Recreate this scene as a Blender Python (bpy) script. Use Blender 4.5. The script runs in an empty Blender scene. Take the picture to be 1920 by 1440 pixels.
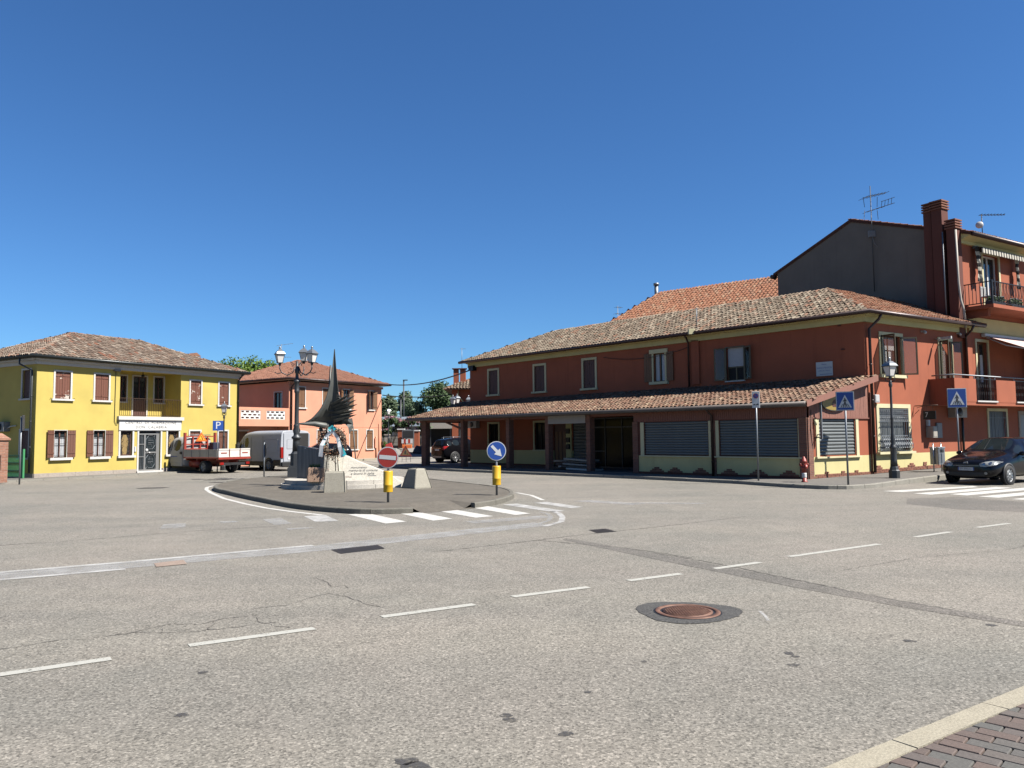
import bpy, bmesh, math, random
import numpy as np
from mathutils import Vector, Matrix

random.seed(7)
rnd = random.Random(11)
S = bpy.context.scene
COL = S.collection
R = math.radians

# ------------------------------------------------------------------ camera, sky, sun, exposure
cam_d = bpy.data.cameras.new('camera')
cam_d.sensor_width = 36.0
cam_d.lens = 36.0 * 1443 / 1920
cam_d.clip_start = 0.05
cam_d.clip_end = 4000
cam = bpy.data.objects.new('camera', cam_d)
COL.objects.link(cam)
PITCH, ROLL = math.atan(99 / 1443.0), R(0.6)
_f = Vector((0, math.cos(PITCH), math.sin(PITCH)))
_r0 = Vector((1, 0, 0)); _u0 = _r0.cross(_f)
_r = _r0 * math.cos(ROLL) - _u0 * math.sin(ROLL); _u = _r.cross(_f)
_m = Matrix((_r, _u, -_f)).transposed().to_4x4()
_m.translation = (0, 0, 1.75)
cam.matrix_world = _m
S.camera = cam

SUN_AZ, SUN_EL = 112.0, 50.0
world = bpy.data.worlds.new('World'); S.world = world
world.use_nodes = True
wn = world.node_tree
for n in list(wn.nodes): wn.nodes.remove(n)
sky = wn.nodes.new('ShaderNodeTexSky'); sky.sky_type = 'NISHITA'
sky.sun_disc = False
sky.sun_elevation = R(SUN_EL); sky.sun_rotation = R(SUN_AZ)
sky.altitude = 0.0; sky.air_density = 1.0; sky.dust_density = 0.0; sky.ozone_density = 4.0
bg = wn.nodes.new('ShaderNodeBackground'); bg.inputs['Strength'].default_value = 0.05
wo = wn.nodes.new('ShaderNodeOutputWorld')
tint = wn.nodes.new('ShaderNodeMix'); tint.data_type = 'RGBA'; tint.blend_type = 'MULTIPLY'; tint.inputs[0].default_value = 1.0
tint.inputs[7].default_value = (0.375, 0.625, 0.88, 1)          # deep clear summer blue
wn.links.new(sky.outputs[0], tint.inputs[6]); wn.links.new(tint.outputs[2], bg.inputs[0]); wn.links.new(bg.outputs[0], wo.inputs[0])

sun_d = bpy.data.lights.new('sun', 'SUN'); sun_d.energy = 5.0; sun_d.angle = R(0.53); sun_d.color = (1.0, 0.955, 0.885)
sun = bpy.data.objects.new('sun', sun_d); COL.objects.link(sun)
_sd = Vector((math.sin(R(SUN_AZ)) * math.cos(R(SUN_EL)), math.cos(R(SUN_AZ)) * math.cos(R(SUN_EL)), math.sin(R(SUN_EL))))
sun.rotation_euler = _sd.to_track_quat('Z', 'Y').to_euler()
sun.location = _sd * 60

S.view_settings.view_transform = 'Standard'
S.view_settings.look = 'None'
S.view_settings.exposure = 1.56
S.view_settings.gamma = 1.0
S.view_settings.use_curve_mapping = False
S.render.engine = 'CYCLES'
S.cycles.max_bounces = 6
S.cycles.use_denoising = True

# ------------------------------------------------------------------ helpers
W = {}                                    # world matrices of what has been built
I4 = Matrix.Identity(4)


def setp(o, label=None, cat=None, group=None, kind=None):
    if label: o['label'] = label
    if cat: o['category'] = cat
    if group: o['group'] = group
    if kind: o['kind'] = kind
    return o


def attach(o, parent, local=False, mw=None):
    """link o; local: built in the parent's own coordinates, else in world coordinates"""
    COL.objects.link(o)
    if parent is None:
        if mw is not None: o.matrix_basis = mw
        W[o.name] = mw.copy() if mw is not None else I4.copy()
        return o
    o.parent = parent
    if local:
        if mw is not None: o.matrix_basis = mw
        W[o.name] = W[parent.name] @ (mw if mw is not None else I4)
    else:
        o.matrix_parent_inverse = W[parent.name].inverted()
        if mw is not None: o.matrix_basis = mw
        W[o.name] = mw.copy() if mw is not None else I4.copy()
    return o


def thing(name, label, cat, loc=(0, 0, 0), rz=0.0, group=None):
    o = bpy.data.objects.new(name, None)
    o.empty_display_size = 0.3
    COL.objects.link(o)
    o.location = loc; o.rotation_euler = (0, 0, rz)
    W[o.name] = Matrix.Translation(loc) @ Matrix.Rotation(rz, 4, 'Z')
    return setp(o, label, cat, group)


class MB:
    """a small mesh builder; every add goes through the current matrix self.m"""

    def __init__(s, m=None):
        s.v, s.f, s.sm = [], [], []
        s.m = m or I4.copy()

    def add(s, vs, fs, smooth=False):
        b = len(s.v)
        m = s.m
        s.v += [tuple(m @ Vector(p)) for p in vs]
        s.f += [tuple(b + i for i in f) for f in fs]
        s.sm += [smooth] * len(fs)
        return s

    def box(s, x0, x1, y0, y1, z0, z1):
        v = [(x0, y0, z0), (x1, y0, z0), (x1, y1, z0), (x0, y1, z0), (x0, y0, z1), (x1, y0, z1), (x1, y1, z1), (x0, y1, z1)]
        return s.add(v, [(3, 2, 1, 0), (4, 5, 6, 7), (0, 1, 5, 4), (1, 2, 6, 5), (2, 3, 7, 6), (3, 0, 4, 7)])

    def bbox(s, x0, x1, y0, y1, z0, z1, b=0.01):
        """box with chamfered vertical and top edges"""
        def ring(i, z):
            return [(x0 + i + b, y0 + i, z), (x1 - i - b, y0 + i, z), (x1 - i, y0 + i + b, z), (x1 - i, y1 - i - b, z),
                    (x1 - i - b, y1 - i, z), (x0 + i + b, y1 - i, z), (x0 + i, y1 - i - b, z), (x0 + i, y0 + i + b, z)]
        v = ring(0, z0) + ring(0, z1 - b) + ring(b, z1)
        f = [tuple(range(7, -1, -1)), tuple(range(16, 24))]
        for k in (0, 8):
            for i in range(8):
                j = (i + 1) % 8
                f.append((k + i, k + j, k + 8 + j, k + 8 + i))
        return s.add(v, f)

    def prism(s, poly, axis, a0, a1):
        """extrude a 2-D outline along axis 'x','y' or 'z' from a0 to a1"""
        n = len(poly)
        def P(p, a):
            if axis == 'z': return (p[0], p[1], a)
            if axis == 'y': return (p[0], a, p[1])
            return (a, p[0], p[1])
        v = [P(p, a0) for p in poly] + [P(p, a1) for p in poly]
        f = [tuple(range(n - 1, -1, -1)), tuple(range(n, 2 * n))]
        f += [(i, (i + 1) % n, n + (i + 1) % n, n + i) for i in range(n)]
        return s.add(v, f)

    def quad(s, a, b, c, d):
        return s.add([a, b, c, d], [(0, 1, 2, 3)])

    def poly(s, pts):
        return s.add(pts, [tuple(range(len(pts)))])

    def tube(s, pts, r, n=8, cap=True):
        pts = [Vector(p) for p in pts]
        rr = r if isinstance(r, (list, tuple)) else [r] * len(pts)
        v, f = [], []
        up = Vector((0, 0, 1))
        px = None
        for i, p in enumerate(pts):
            t = (pts[min(i + 1, len(pts) - 1)] - pts[max(i - 1, 0)]).normalized()
            if px is None:
                px = t.cross(up)
                if px.length < 1e-3: px = t.cross(Vector((1, 0, 0)))
            px = (px - t * px.dot(t)).normalized()
            py = t.cross(px)
            for k in range(n):
                a = 2 * math.pi * k / n
                v.append(p + (px * math.cos(a) + py * math.sin(a)) * rr[i])
        for i in range(len(pts) - 1):
            for k in range(n):
                j = (k + 1) % n
                f.append((i * n + k, i * n + j, (i + 1) * n + j, (i + 1) * n + k))
        if cap:
            f.append(tuple(range(n - 1, -1, -1)))
            f.append(tuple(range((len(pts) - 1) * n, len(pts) * n)))
        return s.add(v, f, smooth=n > 5)

    def lathe(s, prof, n=16, c=(0, 0, 0), axis='z', smooth=True, cap=True):
        """prof = [(radius, height)]"""
        v, f = [], []
        for r, h in prof:
            for k in range(n):
                a = 2 * math.pi * (k + 0.5) / n
                x, y = r * math.cos(a), r * math.sin(a)
                p = (x, y, h) if axis == 'z' else ((h, x, y) if axis == 'x' else (x, h, y))
                v.append((p[0] + c[0], p[1] + c[1], p[2] + c[2]))
        for i in range(len(prof) - 1):
            for k in range(n):
                j = (k + 1) % n
                f.append((i * n + k, i * n + j, (i + 1) * n + j, (i + 1) * n + k))
        if cap:
            f.append(tuple(range(n - 1, -1, -1)))
            f.append(tuple(range((len(prof) - 1) * n, len(prof) * n)))
        return s.add(v, f, smooth)

    def ball(s, c, r, n=10, sz=(1, 1, 1)):
        prof = []
        m = n // 2 + 1
        v, f = [], []
        for i in range(m + 1):
            t = math.pi * i / m
            for k in range(n):
                a = 2 * math.pi * k / n
                v.append((c[0] + r * sz[0] * math.sin(t) * math.cos(a), c[1] + r * sz[1] * math.sin(t) * math.sin(a), c[2] - r * sz[2] * math.cos(t)))
        for i in range(m):
            for k in range(n):
                j = (k + 1) % n
                f.append((i * n + k, i * n + j, (i + 1) * n + j, (i + 1) * n + k))
        return s.add(v, f, True)

    def mesh(s, name, mat):
        me = bpy.data.meshes.new(name)
        me.from_pydata(s.v, [], s.f)
        me.polygons.foreach_set('use_smooth', s.sm)
        if mat is not None: me.materials.append(mat)
        me.update()
        return me

    def obj(s, name, mat, parent=None, local=False, label=None, kind=None, mw=None):
        o = bpy.data.objects.new(name, s.mesh(name, mat))
        attach(o, parent, local, mw)
        return setp(o, label, kind=kind)


def frame(org, az, side):
    """wall frame: x along the wall (azimuth az from +Y towards +X), y outwards, z up"""
    a = R(az)
    d = Vector((math.sin(a), math.cos(a), 0))
    n = Vector((d.y, -d.x, 0)) * side
    m = Matrix((d, n, Vector((0, 0, 1)))).transposed().to_4x4()
    m.translation = (org[0], org[1], org[2] if len(org) > 2 else 0)
    return m


def wall(mb, x0, x1, z0, z1, holes=(), depth=0.16, y=0.0):
    """a wall face in the plane y with openings (a, b, za, zb) and their reveals, into mb"""
    hs = []
    for a, b, c, d in holes:
        a, b, c, d = max(a, x0), min(b, x1), max(c, z0), min(d, z1)
        if b > a + 1e-4 and d > c + 1e-4: hs.append((a, b, c, d))
    xs = sorted({x0, x1, *[h[0] for h in hs], *[h[1] for h in hs]})
    zs = sorted({z0, z1, *[h[2] for h in hs], *[h[3] for h in hs]})
    for i in range(len(xs) - 1):
        for j in range(len(zs) - 1):
            cx, cz = (xs[i] + xs[i + 1]) / 2, (zs[j] + zs[j + 1]) / 2
            if any(h[0] < cx < h[1] and h[2] < cz < h[3] for h in hs): continue
            mb.quad((xs[i], y, zs[j]), (xs[i + 1], y, zs[j]), (xs[i + 1], y, zs[j + 1]), (xs[i], y, zs[j + 1]))
    for a, b, c, d in hs:
        w = y - depth
        mb.quad((a, y, c), (a, w, c), (a, w, d), (a, y, d)); mb.quad((b, y, c), (b, y, d), (b, w, d), (b, w, c))
        if d < z1: mb.quad((a, y, d), (a, w, d), (b, w, d), (b, y, d))
        if c > z0: mb.quad((a, y, c), (b, y, c), (b, w, c), (a, w, c))


def text(name, body, size, m, mat, parent=None, local=False, sx=1.0, shear=0.0, space=1.0, align='CENTER'):
    cu = bpy.data.curves.new(name, 'FONT')
    cu.body = body; cu.size = size; cu.align_x = align; cu.align_y = 'CENTER'
    cu.shear = shear; cu.space_character = space; cu.resolution_u = 3
    cu.materials.append(mat)
    tmp = bpy.data.objects.new(name, cu); COL.objects.link(tmp)
    bpy.context.view_layer.update()
    me = bpy.data.meshes.new_from_object(tmp.evaluated_get(bpy.context.evaluated_depsgraph_get()))
    bpy.data.objects.remove(tmp); bpy.data.curves.remove(cu)
    me.materials.clear(); me.materials.append(mat)
    o = bpy.data.objects.new(name, me)
    mm = m @ Matrix.Diagonal((sx, 1, 1, 1))
    attach(o, parent, local, mm)
    return o


def face_m(p, n):
    """matrix for flat print on a face: x right, y up, z along the outward normal n (horizontal)"""
    n = Vector(n).normalized()
    r = Vector((0, 0, 1)).cross(n).normalized()
    u = n.cross(r)
    m = Matrix((r, u, n)).transposed().to_4x4()
    m.translation = p
    return m


def dup(root, loc, rz, label, group=None):
    """a copy of a locally built thing with its parts and sub-parts"""
    r = root.copy(); COL.objects.link(r)
    r.location = loc; r.rotation_euler = (0, 0, rz); r['label'] = label
    if group: r['group'] = group
    W[r.name] = Matrix.Translation(loc) @ Matrix.Rotation(rz, 4, 'Z')
    for ch in list(root.children):
        c = ch.copy(); COL.objects.link(c); c.parent = r; W[c.name] = W[r.name]
        for g in list(ch.children):
            d = g.copy(); COL.objects.link(d); d.parent = c; W[d.name] = W[r.name]
    return r


# ------------------------------------------------------------------ materials
def nodes(name):
    m = bpy.data.materials.new(name); m.use_nodes = True
    nt = m.node_tree
    return m, nt, nt.nodes['Principled BSDF']


def N(nt, typ, **kw):
    n = nt.nodes.new(typ)
    for k, v in kw.items():
        if k in n.inputs: n.inputs[k].default_value = v
        else: setattr(n, k, v)
    return n


def ramp(nt, stops, interp='LINEAR'):
    r = nt.nodes.new('ShaderNodeValToRGB')
    cr = r.color_ramp; cr.interpolation = interp
    while len(cr.elements) > 1: cr.elements.remove(cr.elements[-1])
    cr.elements[0].position = stops[0][0]; cr.elements[0].color = (*stops[0][1], 1)
    for p, c in stops[1:]:
        e = cr.elements.new(p); e.color = (*c, 1)
    return r


def mix(nt, a, b, fac, mode='MIX'):
    n = nt.nodes.new('ShaderNodeMix'); n.data_type = 'RGBA'; n.blend_type = mode
    for sock, v in ((n.inputs[0], fac), (n.inputs[6], a), (n.inputs[7], b)):
        if hasattr(v, 'is_output'): nt.links.new(v, sock)
        elif isinstance(v, (int, float)): sock.default_value = v
        else: sock.default_value = (*v, 1)
    return n.outputs[2]


def noise(nt, co, scale, detail=3, rough=0.55, dist=0.0):
    n = N(nt, 'ShaderNodeTexNoise'); n.inputs['Scale'].default_value = scale
    n.inputs['Detail'].default_value = detail; n.inputs['Roughness'].default_value = rough
    n.inputs['Distortion'].default_value = dist
    nt.links.new(co, n.inputs['Vector'])
    return n.outputs[0]


def coords(nt):
    return nt.nodes.new('ShaderNodeTexCoord').outputs['Object']


def bump(nt, bsdf, h, strength, dist=0.01):
    b = nt.nodes.new('ShaderNodeBump'); b.inputs['Strength'].default_value = strength; b.inputs['Distance'].default_value = dist
    nt.links.new(h, b.inputs['Height']); nt.links.new(b.outputs[0], bsdf.inputs['Normal'])


def flat(name, col, rough=0.6, metal=0.0, var=0.12, scale=6.0, bmp=0.0, bscale=60.0, spec=0.5, coat=0.0):
    """plain surface with a little uneven colour"""
    m, nt, b = nodes(name)
    co = coords(nt)
    f = noise(nt, co, scale, 4)
    c = mix(nt, tuple(max(0, x * (1 - var)) for x in col), tuple(min(1, x * (1 + var)) for x in col), f)
    nt.links.new(c, b.inputs['Base Color'])
    b.inputs['Roughness'].default_value = rough; b.inputs['Metallic'].default_value = metal
    b.inputs['Specular IOR Level'].default_value = spec
    if coat: b.inputs['Coat Weight'].default_value = coat; b.inputs['Coat Roughness'].default_value = 0.05
    if bmp: bump(nt, b, noise(nt, co, bscale, 3), bmp)
    return m


def plaster(name, col, stain=(0.6, 0.55, 0.5), amt=0.35):
    """painted render: patchy fading, rain streaks and fine grain"""
    m, nt, b = nodes(name)
    co = coords(nt)
    big = noise(nt, co, 0.9, 5, 0.6)
    mp = N(nt, 'ShaderNodeMapping'); mp.inputs['Scale'].default_value = (3.0, 3.0, 0.25)
    nt.links.new(co, mp.inputs[0])
    st = noise(nt, mp.outputs[0], 1.4, 4, 0.6)
    r1 = ramp(nt, [(0.3, (0.80, 0.80, 0.80)), (0.7, (1.10, 1.09, 1.07))]); nt.links.new(big, r1.inputs[0])
    c = mix(nt, col, r1.outputs[0], 0.55, 'MULTIPLY')
    r2 = ramp(nt, [(0.55, (0, 0, 0)), (0.75, (1, 1, 1))]); nt.links.new(st, r2.inputs[0])
    sc = tuple(x * y for x, y in zip(col, stain))
    mm = nt.nodes.new('ShaderNodeMath'); mm.operation = 'MULTIPLY'; mm.inputs[1].default_value = amt
    nt.links.new(r2.outputs[0], mm.inputs[0])
    c = mix(nt, c, sc, mm.outputs[0])
    nt.links.new(c, b.inputs['Base Color'])
    b.inputs['Roughness'].default_value = 0.85; b.inputs['Specular IOR Level'].default_value = 0.25
    bump(nt, b, noise(nt, co, 70, 3), 0.25, 0.006)
    return m


def tile_mat(name, stops, lichen=(0.10, 0.095, 0.08), amt=0.5):
    """old clay: a tone for every tile, lichen over it"""
    m, nt, b = nodes(name)
    co = coords(nt)
    oi = nt.nodes.new('ShaderNodeObjectInfo'); ge = nt.nodes.new('ShaderNodeNewGeometry')
    ad = nt.nodes.new('ShaderNodeMath'); ad.operation = 'ADD'
    nt.links.new(oi.outputs['Random'], ad.inputs[0]); nt.links.new(ge.outputs['Random Per Island'], ad.inputs[1])
    fr = nt.nodes.new('ShaderNodeMath'); fr.operation = 'FRACT'; nt.links.new(ad.outputs[0], fr.inputs[0])
    rp = ramp(nt, stops); nt.links.new(fr.outputs[0], rp.inputs[0])
    pos = ge.outputs['Position']
    n1 = noise(nt, pos, 9, 4, 0.65)
    r1 = ramp(nt, [(0.48, (0, 0, 0)), (0.68, (1, 1, 1))]); nt.links.new(n1, r1.inputs[0])
    mm = nt.nodes.new('ShaderNodeMath'); mm.operation = 'MULTIPLY'; mm.inputs[1].default_value = amt
    nt.links.new(r1.outputs[0], mm.inputs[0])
    c = mix(nt, rp.outputs[0], lichen, mm.outputs[0])
    n2 = noise(nt, pos, 30, 3); r2 = ramp(nt, [(0.3, (0.75,) * 3), (0.7, (1.15,) * 3)]); nt.links.new(n2, r2.inputs[0])
    c = mix(nt, c, r2.outputs[0], 0.8, 'MULTIPLY')
    nt.links.new(c, b.inputs['Base Color']); b.inputs['Roughness'].default_value = 0.9; b.inputs['Specular IOR Level'].default_value = 0.2
    bump(nt, b, n2, 0.3, 0.01)
    return m


def asphalt(name, base, light, dark, grain=1.0, tint=(1, 1, 1)):
    m, nt, b = nodes(name)
    co = coords(nt)
    v = N(nt, 'ShaderNodeTexVoronoi'); v.inputs['Scale'].default_value = 70.0; nt.links.new(co, v.inputs['Vector'])
    rv = ramp(nt, [(0.0, dark), (0.35, base), (0.72, base), (1.0, light)])
    sep = nt.nodes.new('ShaderNodeSeparateColor'); nt.links.new(v.outputs['Color'], sep.inputs[0])
    nt.links.new(sep.outputs[0], rv.inputs[0])
    g = noise(nt, co, 42, 4, 0.7)
    rg = ramp(nt, [(0.32, (0.62,) * 3), (0.5, (1.0,) * 3), (0.7, (1.32,) * 3)]); nt.links.new(g, rg.inputs[0])
    c = mix(nt, rv.outputs[0], rg.outputs[0], grain, 'MULTIPLY')
    big = noise(nt, co, 0.28, 6, 0.62, 0.4)
    rb = ramp(nt, [(0.32, (0.84, 0.86, 0.85)), (0.5, (1, 0.99, 0.97)), (0.68, (1.13, 1.09, 1.07))]); nt.links.new(big, rb.inputs[0])
    c = mix(nt, c, rb.outputs[0], 0.9, 'MULTIPLY')
    md = noise(nt, co, 2.1, 5, 0.65)
    rm = ramp(nt, [(0.3, (0.88, 0.87, 0.86)), (0.7, (1.09, 1.08, 1.08))]); nt.links.new(md, rm.inputs[0])
    c = mix(nt, c, rm.outputs[0], 0.8, 'MULTIPLY')
    # tyre-polished and oil-darkened lanes run along the road
    mp = N(nt, 'ShaderNodeMapping'); mp.inputs['Rotation'].default_value = (0, 0, R(-33.6)); mp.inputs['Scale'].default_value = (0.05, 0.8, 1)
    nt.links.new(co, mp.inputs[0])
    ln = noise(nt, mp.outputs[0], 1.0, 3, 0.5)
    rl = ramp(nt, [(0.35, (0.90, 0.90, 0.91)), (0.65, (1.06, 1.05, 1.04))]); nt.links.new(ln, rl.inputs[0])
    c = mix(nt, c, rl.outputs[0], 0.8, 'MULTIPLY')
    nt.links.new(c, b.inputs['Base Color'])
    b.inputs['Roughness'].default_value = 0.82; b.inputs['Specular IOR Level'].default_value = 0.35
    bump(nt, b, g, 0.5, 0.012)
    return m


def worn_paint(name, col, keep, scale=7.0, soft=0.08):
    """road paint rubbed away: the asphalt shows through the gaps"""
    m, nt, b = nodes(name)
    co = coords(nt)
    n1 = noise(nt, co, scale, 6, 0.75)
    n2 = noise(nt, co, 55, 3, 0.7)
    ad = nt.nodes.new('ShaderNodeMath'); ad.operation = 'MULTIPLY_ADD'; ad.inputs[1].default_value = 0.45
    nt.links.new(n2, ad.inputs[0]); nt.links.new(n1, ad.inputs[2])
    t = 0.725 + (0.5 - keep) * 0.42
    r = ramp(nt, [(max(0, t - soft), (0, 0, 0)), (min(1, t + soft), (1, 1, 1))]); nt.links.new(ad.outputs[0], r.inputs[0])
    nt.links.new(r.outputs[0], b.inputs['Alpha'])
    c = mix(nt, tuple(x * 0.78 for x in col), col, n2)
    nt.links.new(c, b.inputs['Base Color']); b.inputs['Roughness'].default_value = 0.7
    return m


def brick_mat(name, c1, c2, mortar, scale=1.0):
    m, nt, b = nodes(name)
    tc = nt.nodes.new('ShaderNodeTexCoord')
    ge = nt.nodes.new('ShaderNodeNewGeometry')
    sx = nt.nodes.new('ShaderNodeSeparateXYZ'); nt.links.new(tc.outputs['Object'], sx.inputs[0])
    a = nt.nodes.new('ShaderNodeMath'); a.operation = 'ADD'; nt.links.new(sx.outputs[0], a.inputs[0]); nt.links.new(sx.outputs[1], a.inputs[1])
    cx = nt.nodes.new('ShaderNodeCombineXYZ'); nt.links.new(a.outputs[0], cx.inputs[0]); nt.links.new(sx.outputs[2], cx.inputs[1])
    br = N(nt, 'ShaderNodeTexBrick'); br.inputs['Scale'].default_value = scale
    br.inputs['Brick Width'].default_value = 0.25; br.inputs['Row Height'].default_value = 0.068; br.inputs['Mortar Size'].default_value = 0.006
    br.inputs['Color1'].default_value = (*c1, 1); br.inputs['Color2'].default_value = (*c2, 1); br.inputs['Mortar'].default_value = (*mortar, 1)
    nt.links.new(cx.outputs[0], br.inputs[0])
    n = noise(nt, tc.outputs['Object'], 14, 4); r = ramp(nt, [(0.3, (0.75,) * 3), (0.7, (1.2,) * 3)]); nt.links.new(n, r.inputs[0])
    c = mix(nt, br.outputs[0], r.outputs[0], 0.8, 'MULTIPLY')
    nt.links.new(c, b.inputs['Base Color']); b.inputs['Roughness'].default_value = 0.9
    inv = nt.nodes.new('ShaderNodeMath'); inv.operation = 'SUBTRACT'; inv.inputs[0].default_value = 1; nt.links.new(br.outputs['Fac'], inv.inputs[1])
    bump(nt, b, inv.outputs[0], 0.6, 0.01)
    return m


def flaky(name, col, under, amt=0.5):
    """old shutter paint flaking off"""
    m, nt, b = nodes(name)
    co = coords(nt)
    n1 = noise(nt, co, 5.5, 5, 0.7); n2 = noise(nt, co, 1.7, 2)
    ad = nt.nodes.new('ShaderNodeMath'); ad.operation = 'MULTIPLY'; nt.links.new(n1, ad.inputs[0]); nt.links.new(n2, ad.inputs[1])
    r = ramp(nt, [(0.36 - 0.05 * amt, (0, 0, 0)), (0.385 - 0.05 * amt, (1, 1, 1))]); nt.links.new(ad.outputs[0], r.inputs[0])
    v = mix(nt, tuple(x * 0.8 for x in col), tuple(x * 1.2 for x in col), noise(nt, co, 20, 3))
    c = mix(nt, v, under, r.outputs[0])
    nt.links.new(c, b.inputs['Base Color']); b.inputs['Roughness'].default_value = 0.65
    return m


def leafy(name, c1, c2, c3):
    m, nt, b = nodes(name)
    ge = nt.nodes.new('ShaderNodeNewGeometry')
    rp = ramp(nt, [(0.0, c1), (0.5, c2), (1.0, c3)]); nt.links.new(ge.outputs['Random Per Island'], rp.inputs[0])
    nt.links.new(rp.outputs[0], b.inputs['Base Color']); b.inputs['Roughness'].default_value = 0.6; b.inputs['Specular IOR Level'].default_value = 0.3
    tr = nt.nodes.new('ShaderNodeBsdfTranslucent'); nt.links.new(rp.outputs[0], tr.inputs[0])
    mx = nt.nodes.new('ShaderNodeMixShader'); mx.inputs[0].default_value = 0.25
    nt.links.new(b.outputs[0], mx.inputs[1]); nt.links.new(tr.outputs[0], mx.inputs[2])
    nt.links.new(mx.outputs[0], nt.nodes['Material Output'].inputs[0])
    return m


def stone(name, c1, c2, scale=6, bmp=0.4, rough=0.85):
    m, nt, b = nodes(name)
    co = coords(nt)
    n1 = noise(nt, co, scale, 6, 0.65); n2 = noise(nt, co, scale * 7, 4, 0.6)
    c = mix(nt, c1, c2, n1)
    r = ramp(nt, [(0.3, (0.75,) * 3), (0.7, (1.15,) * 3)]); nt.links.new(n2, r.inputs[0])
    c = mix(nt, c, r.outputs[0], 0.9, 'MULTIPLY')
    nt.links.new(c, b.inputs['Base Color']); b.inputs['Roughness'].default_value = rough; b.inputs['Specular IOR Level'].default_value = 0.3
    if bmp: bump(nt, b, n2, bmp, 0.02)
    return m


def glass(name, tint=(0.03, 0.04, 0.045), rough=0.04):
    m, nt, b = nodes(name)
    co = coords(nt)
    n = noise(nt, co, 2.0, 3)
    c = mix(nt, tuple(x * 0.5 for x in tint), tuple(x * 1.5 for x in tint), n)
    nt.links.new(c, b.inputs['Base Color']); b.inputs['Roughness'].default_value = rough; b.inputs['Specular IOR Level'].default_value = 0.7
    return m


MT = {}
MT['asphalt'] = asphalt('asphalt', (0.258, 0.243, 0.210), (0.42, 0.395, 0.345), (0.125, 0.117, 0.10), 0.85)
MT['patch'] = asphalt('asphalt_repair', (0.185, 0.172, 0.152), (0.31, 0.29, 0.26), (0.085, 0.078, 0.068), 0.85)
MT['fresh'] = asphalt('asphalt_fresh', (0.085, 0.084, 0.08), (0.14, 0.138, 0.13), (0.045, 0.044, 0.042), 0.7)
MT['ground'] = stone('ground', (0.16, 0.14, 0.09), (0.22, 0.19, 0.12), 0.4, 0.2)
MT['forecourt'] = stone('forecourt_paving', (0.30, 0.28, 0.24), (0.40, 0.375, 0.33), 1.2, 0.2)
MT['paint'] = worn_paint('road_paint', (0.72, 0.70, 0.65), 0.86, 9)
MT['paint_worn'] = worn_paint('road_paint_worn', (0.66, 0.65, 0.62), 0.60, 5)
MT['paint_ghost'] = worn_paint('road_paint_ghost', (0.50, 0.49, 0.48), 0.36, 3.5, 0.2)


def ghost(name, col, lo, hi):
    m, nt, b = nodes(name); co = coords(nt)
    n1 = noise(nt, co, 2.2, 6, .7); n2 = noise(nt, co, 45, 3, .7)
    a = nt.nodes.new('ShaderNodeMath'); a.operation = 'MULTIPLY_ADD'; a.inputs[1].default_value = .35; nt.links.new(n2, a.inputs[0]); nt.links.new(n1, a.inputs[2])
    r = ramp(nt, [(.42, (lo,) * 3), (.85, (hi,) * 3)]); nt.links.new(a.outputs[0], r.inputs[0]); nt.links.new(r.outputs[0], b.inputs['Alpha'])
    nt.links.new(mix(nt, tuple(x * .85 for x in col), col, n2), b.inputs['Base Color']); b.inputs['Roughness'].default_value = .75
    return m


MT['paint_ghost'] = ghost('road_paint_ghost', (.50, .495, .48), .10, .75)
MT['paint_worn'] = ghost('road_paint_worn', (.62, .61, .585), .25, 1.0)
MT['paint_dash'] = worn_paint('road_paint_dash', (.56, .55, .49), .86, 12)
MT['crack'] = flat('crack', (0.09, 0.08, 0.07), 0.95, var=0.3)
MT['stain'] = worn_paint('oil_stain', (0.085, 0.08, 0.075), 0.6, 14, 0.15)
MT['sidewalk'] = stone('pavement_surface', (0.15, 0.14, 0.125), (0.225, 0.21, 0.19), 3.0, 0.35)
MT['porphyry'] = stone('island_paving', (0.095, 0.082, 0.064), (0.225, 0.20, 0.162), 1.6, 0.5)
MT['kerb'] = stone('kerb_concrete', (0.25, 0.235, 0.20), (0.37, 0.35, 0.30), 5.0, 0.35)
MT['kerb_dark'] = stone('kerb_weathered', (0.15, 0.14, 0.115), (0.23, 0.215, 0.18), 5.0, 0.4)
MT['kerb_pale'] = stone('kerb_pale', (0.34, 0.305, 0.23), (0.50, 0.455, 0.35), 9.0, 0.3)


def paver_mat():
    m, nt, b = nodes('clay_paver')
    oi = nt.nodes.new('ShaderNodeObjectInfo')
    ge = nt.nodes.new('ShaderNodeNewGeometry')
    ad = nt.nodes.new('ShaderNodeMath'); ad.operation = 'ADD'
    nt.links.new(oi.outputs['Random'], ad.inputs[0]); nt.links.new(ge.outputs['Random Per Island'], ad.inputs[1])
    fr = nt.nodes.new('ShaderNodeMath'); fr.operation = 'FRACT'; nt.links.new(ad.outputs[0], fr.inputs[0])
    rp = ramp(nt, [(0.0, (0.125, 0.092, 0.076)), (0.3, (0.15, 0.105, 0.086)), (0.55, (0.12, 0.105, 0.094)), (0.8, (0.115, 0.112, 0.10)), (1.0, (0.14, 0.115, 0.098))])
    nt.links.new(fr.outputs[0], rp.inputs[0])
    n = noise(nt, ge.outputs['Position'], 55, 5, 0.7); r = ramp(nt, [(0.3, (0.7,) * 3), (0.72, (1.25,) * 3)]); nt.links.new(n, r.inputs[0])
    c = mix(nt, rp.outputs[0], r.outputs[0], 0.9, 'MULTIPLY')
    nt.links.new(c, b.inputs['Base Color']); b.inputs['Roughness'].default_value = 0.85
    bump(nt, b, n, 0.35, 0.006)
    return m


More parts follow.
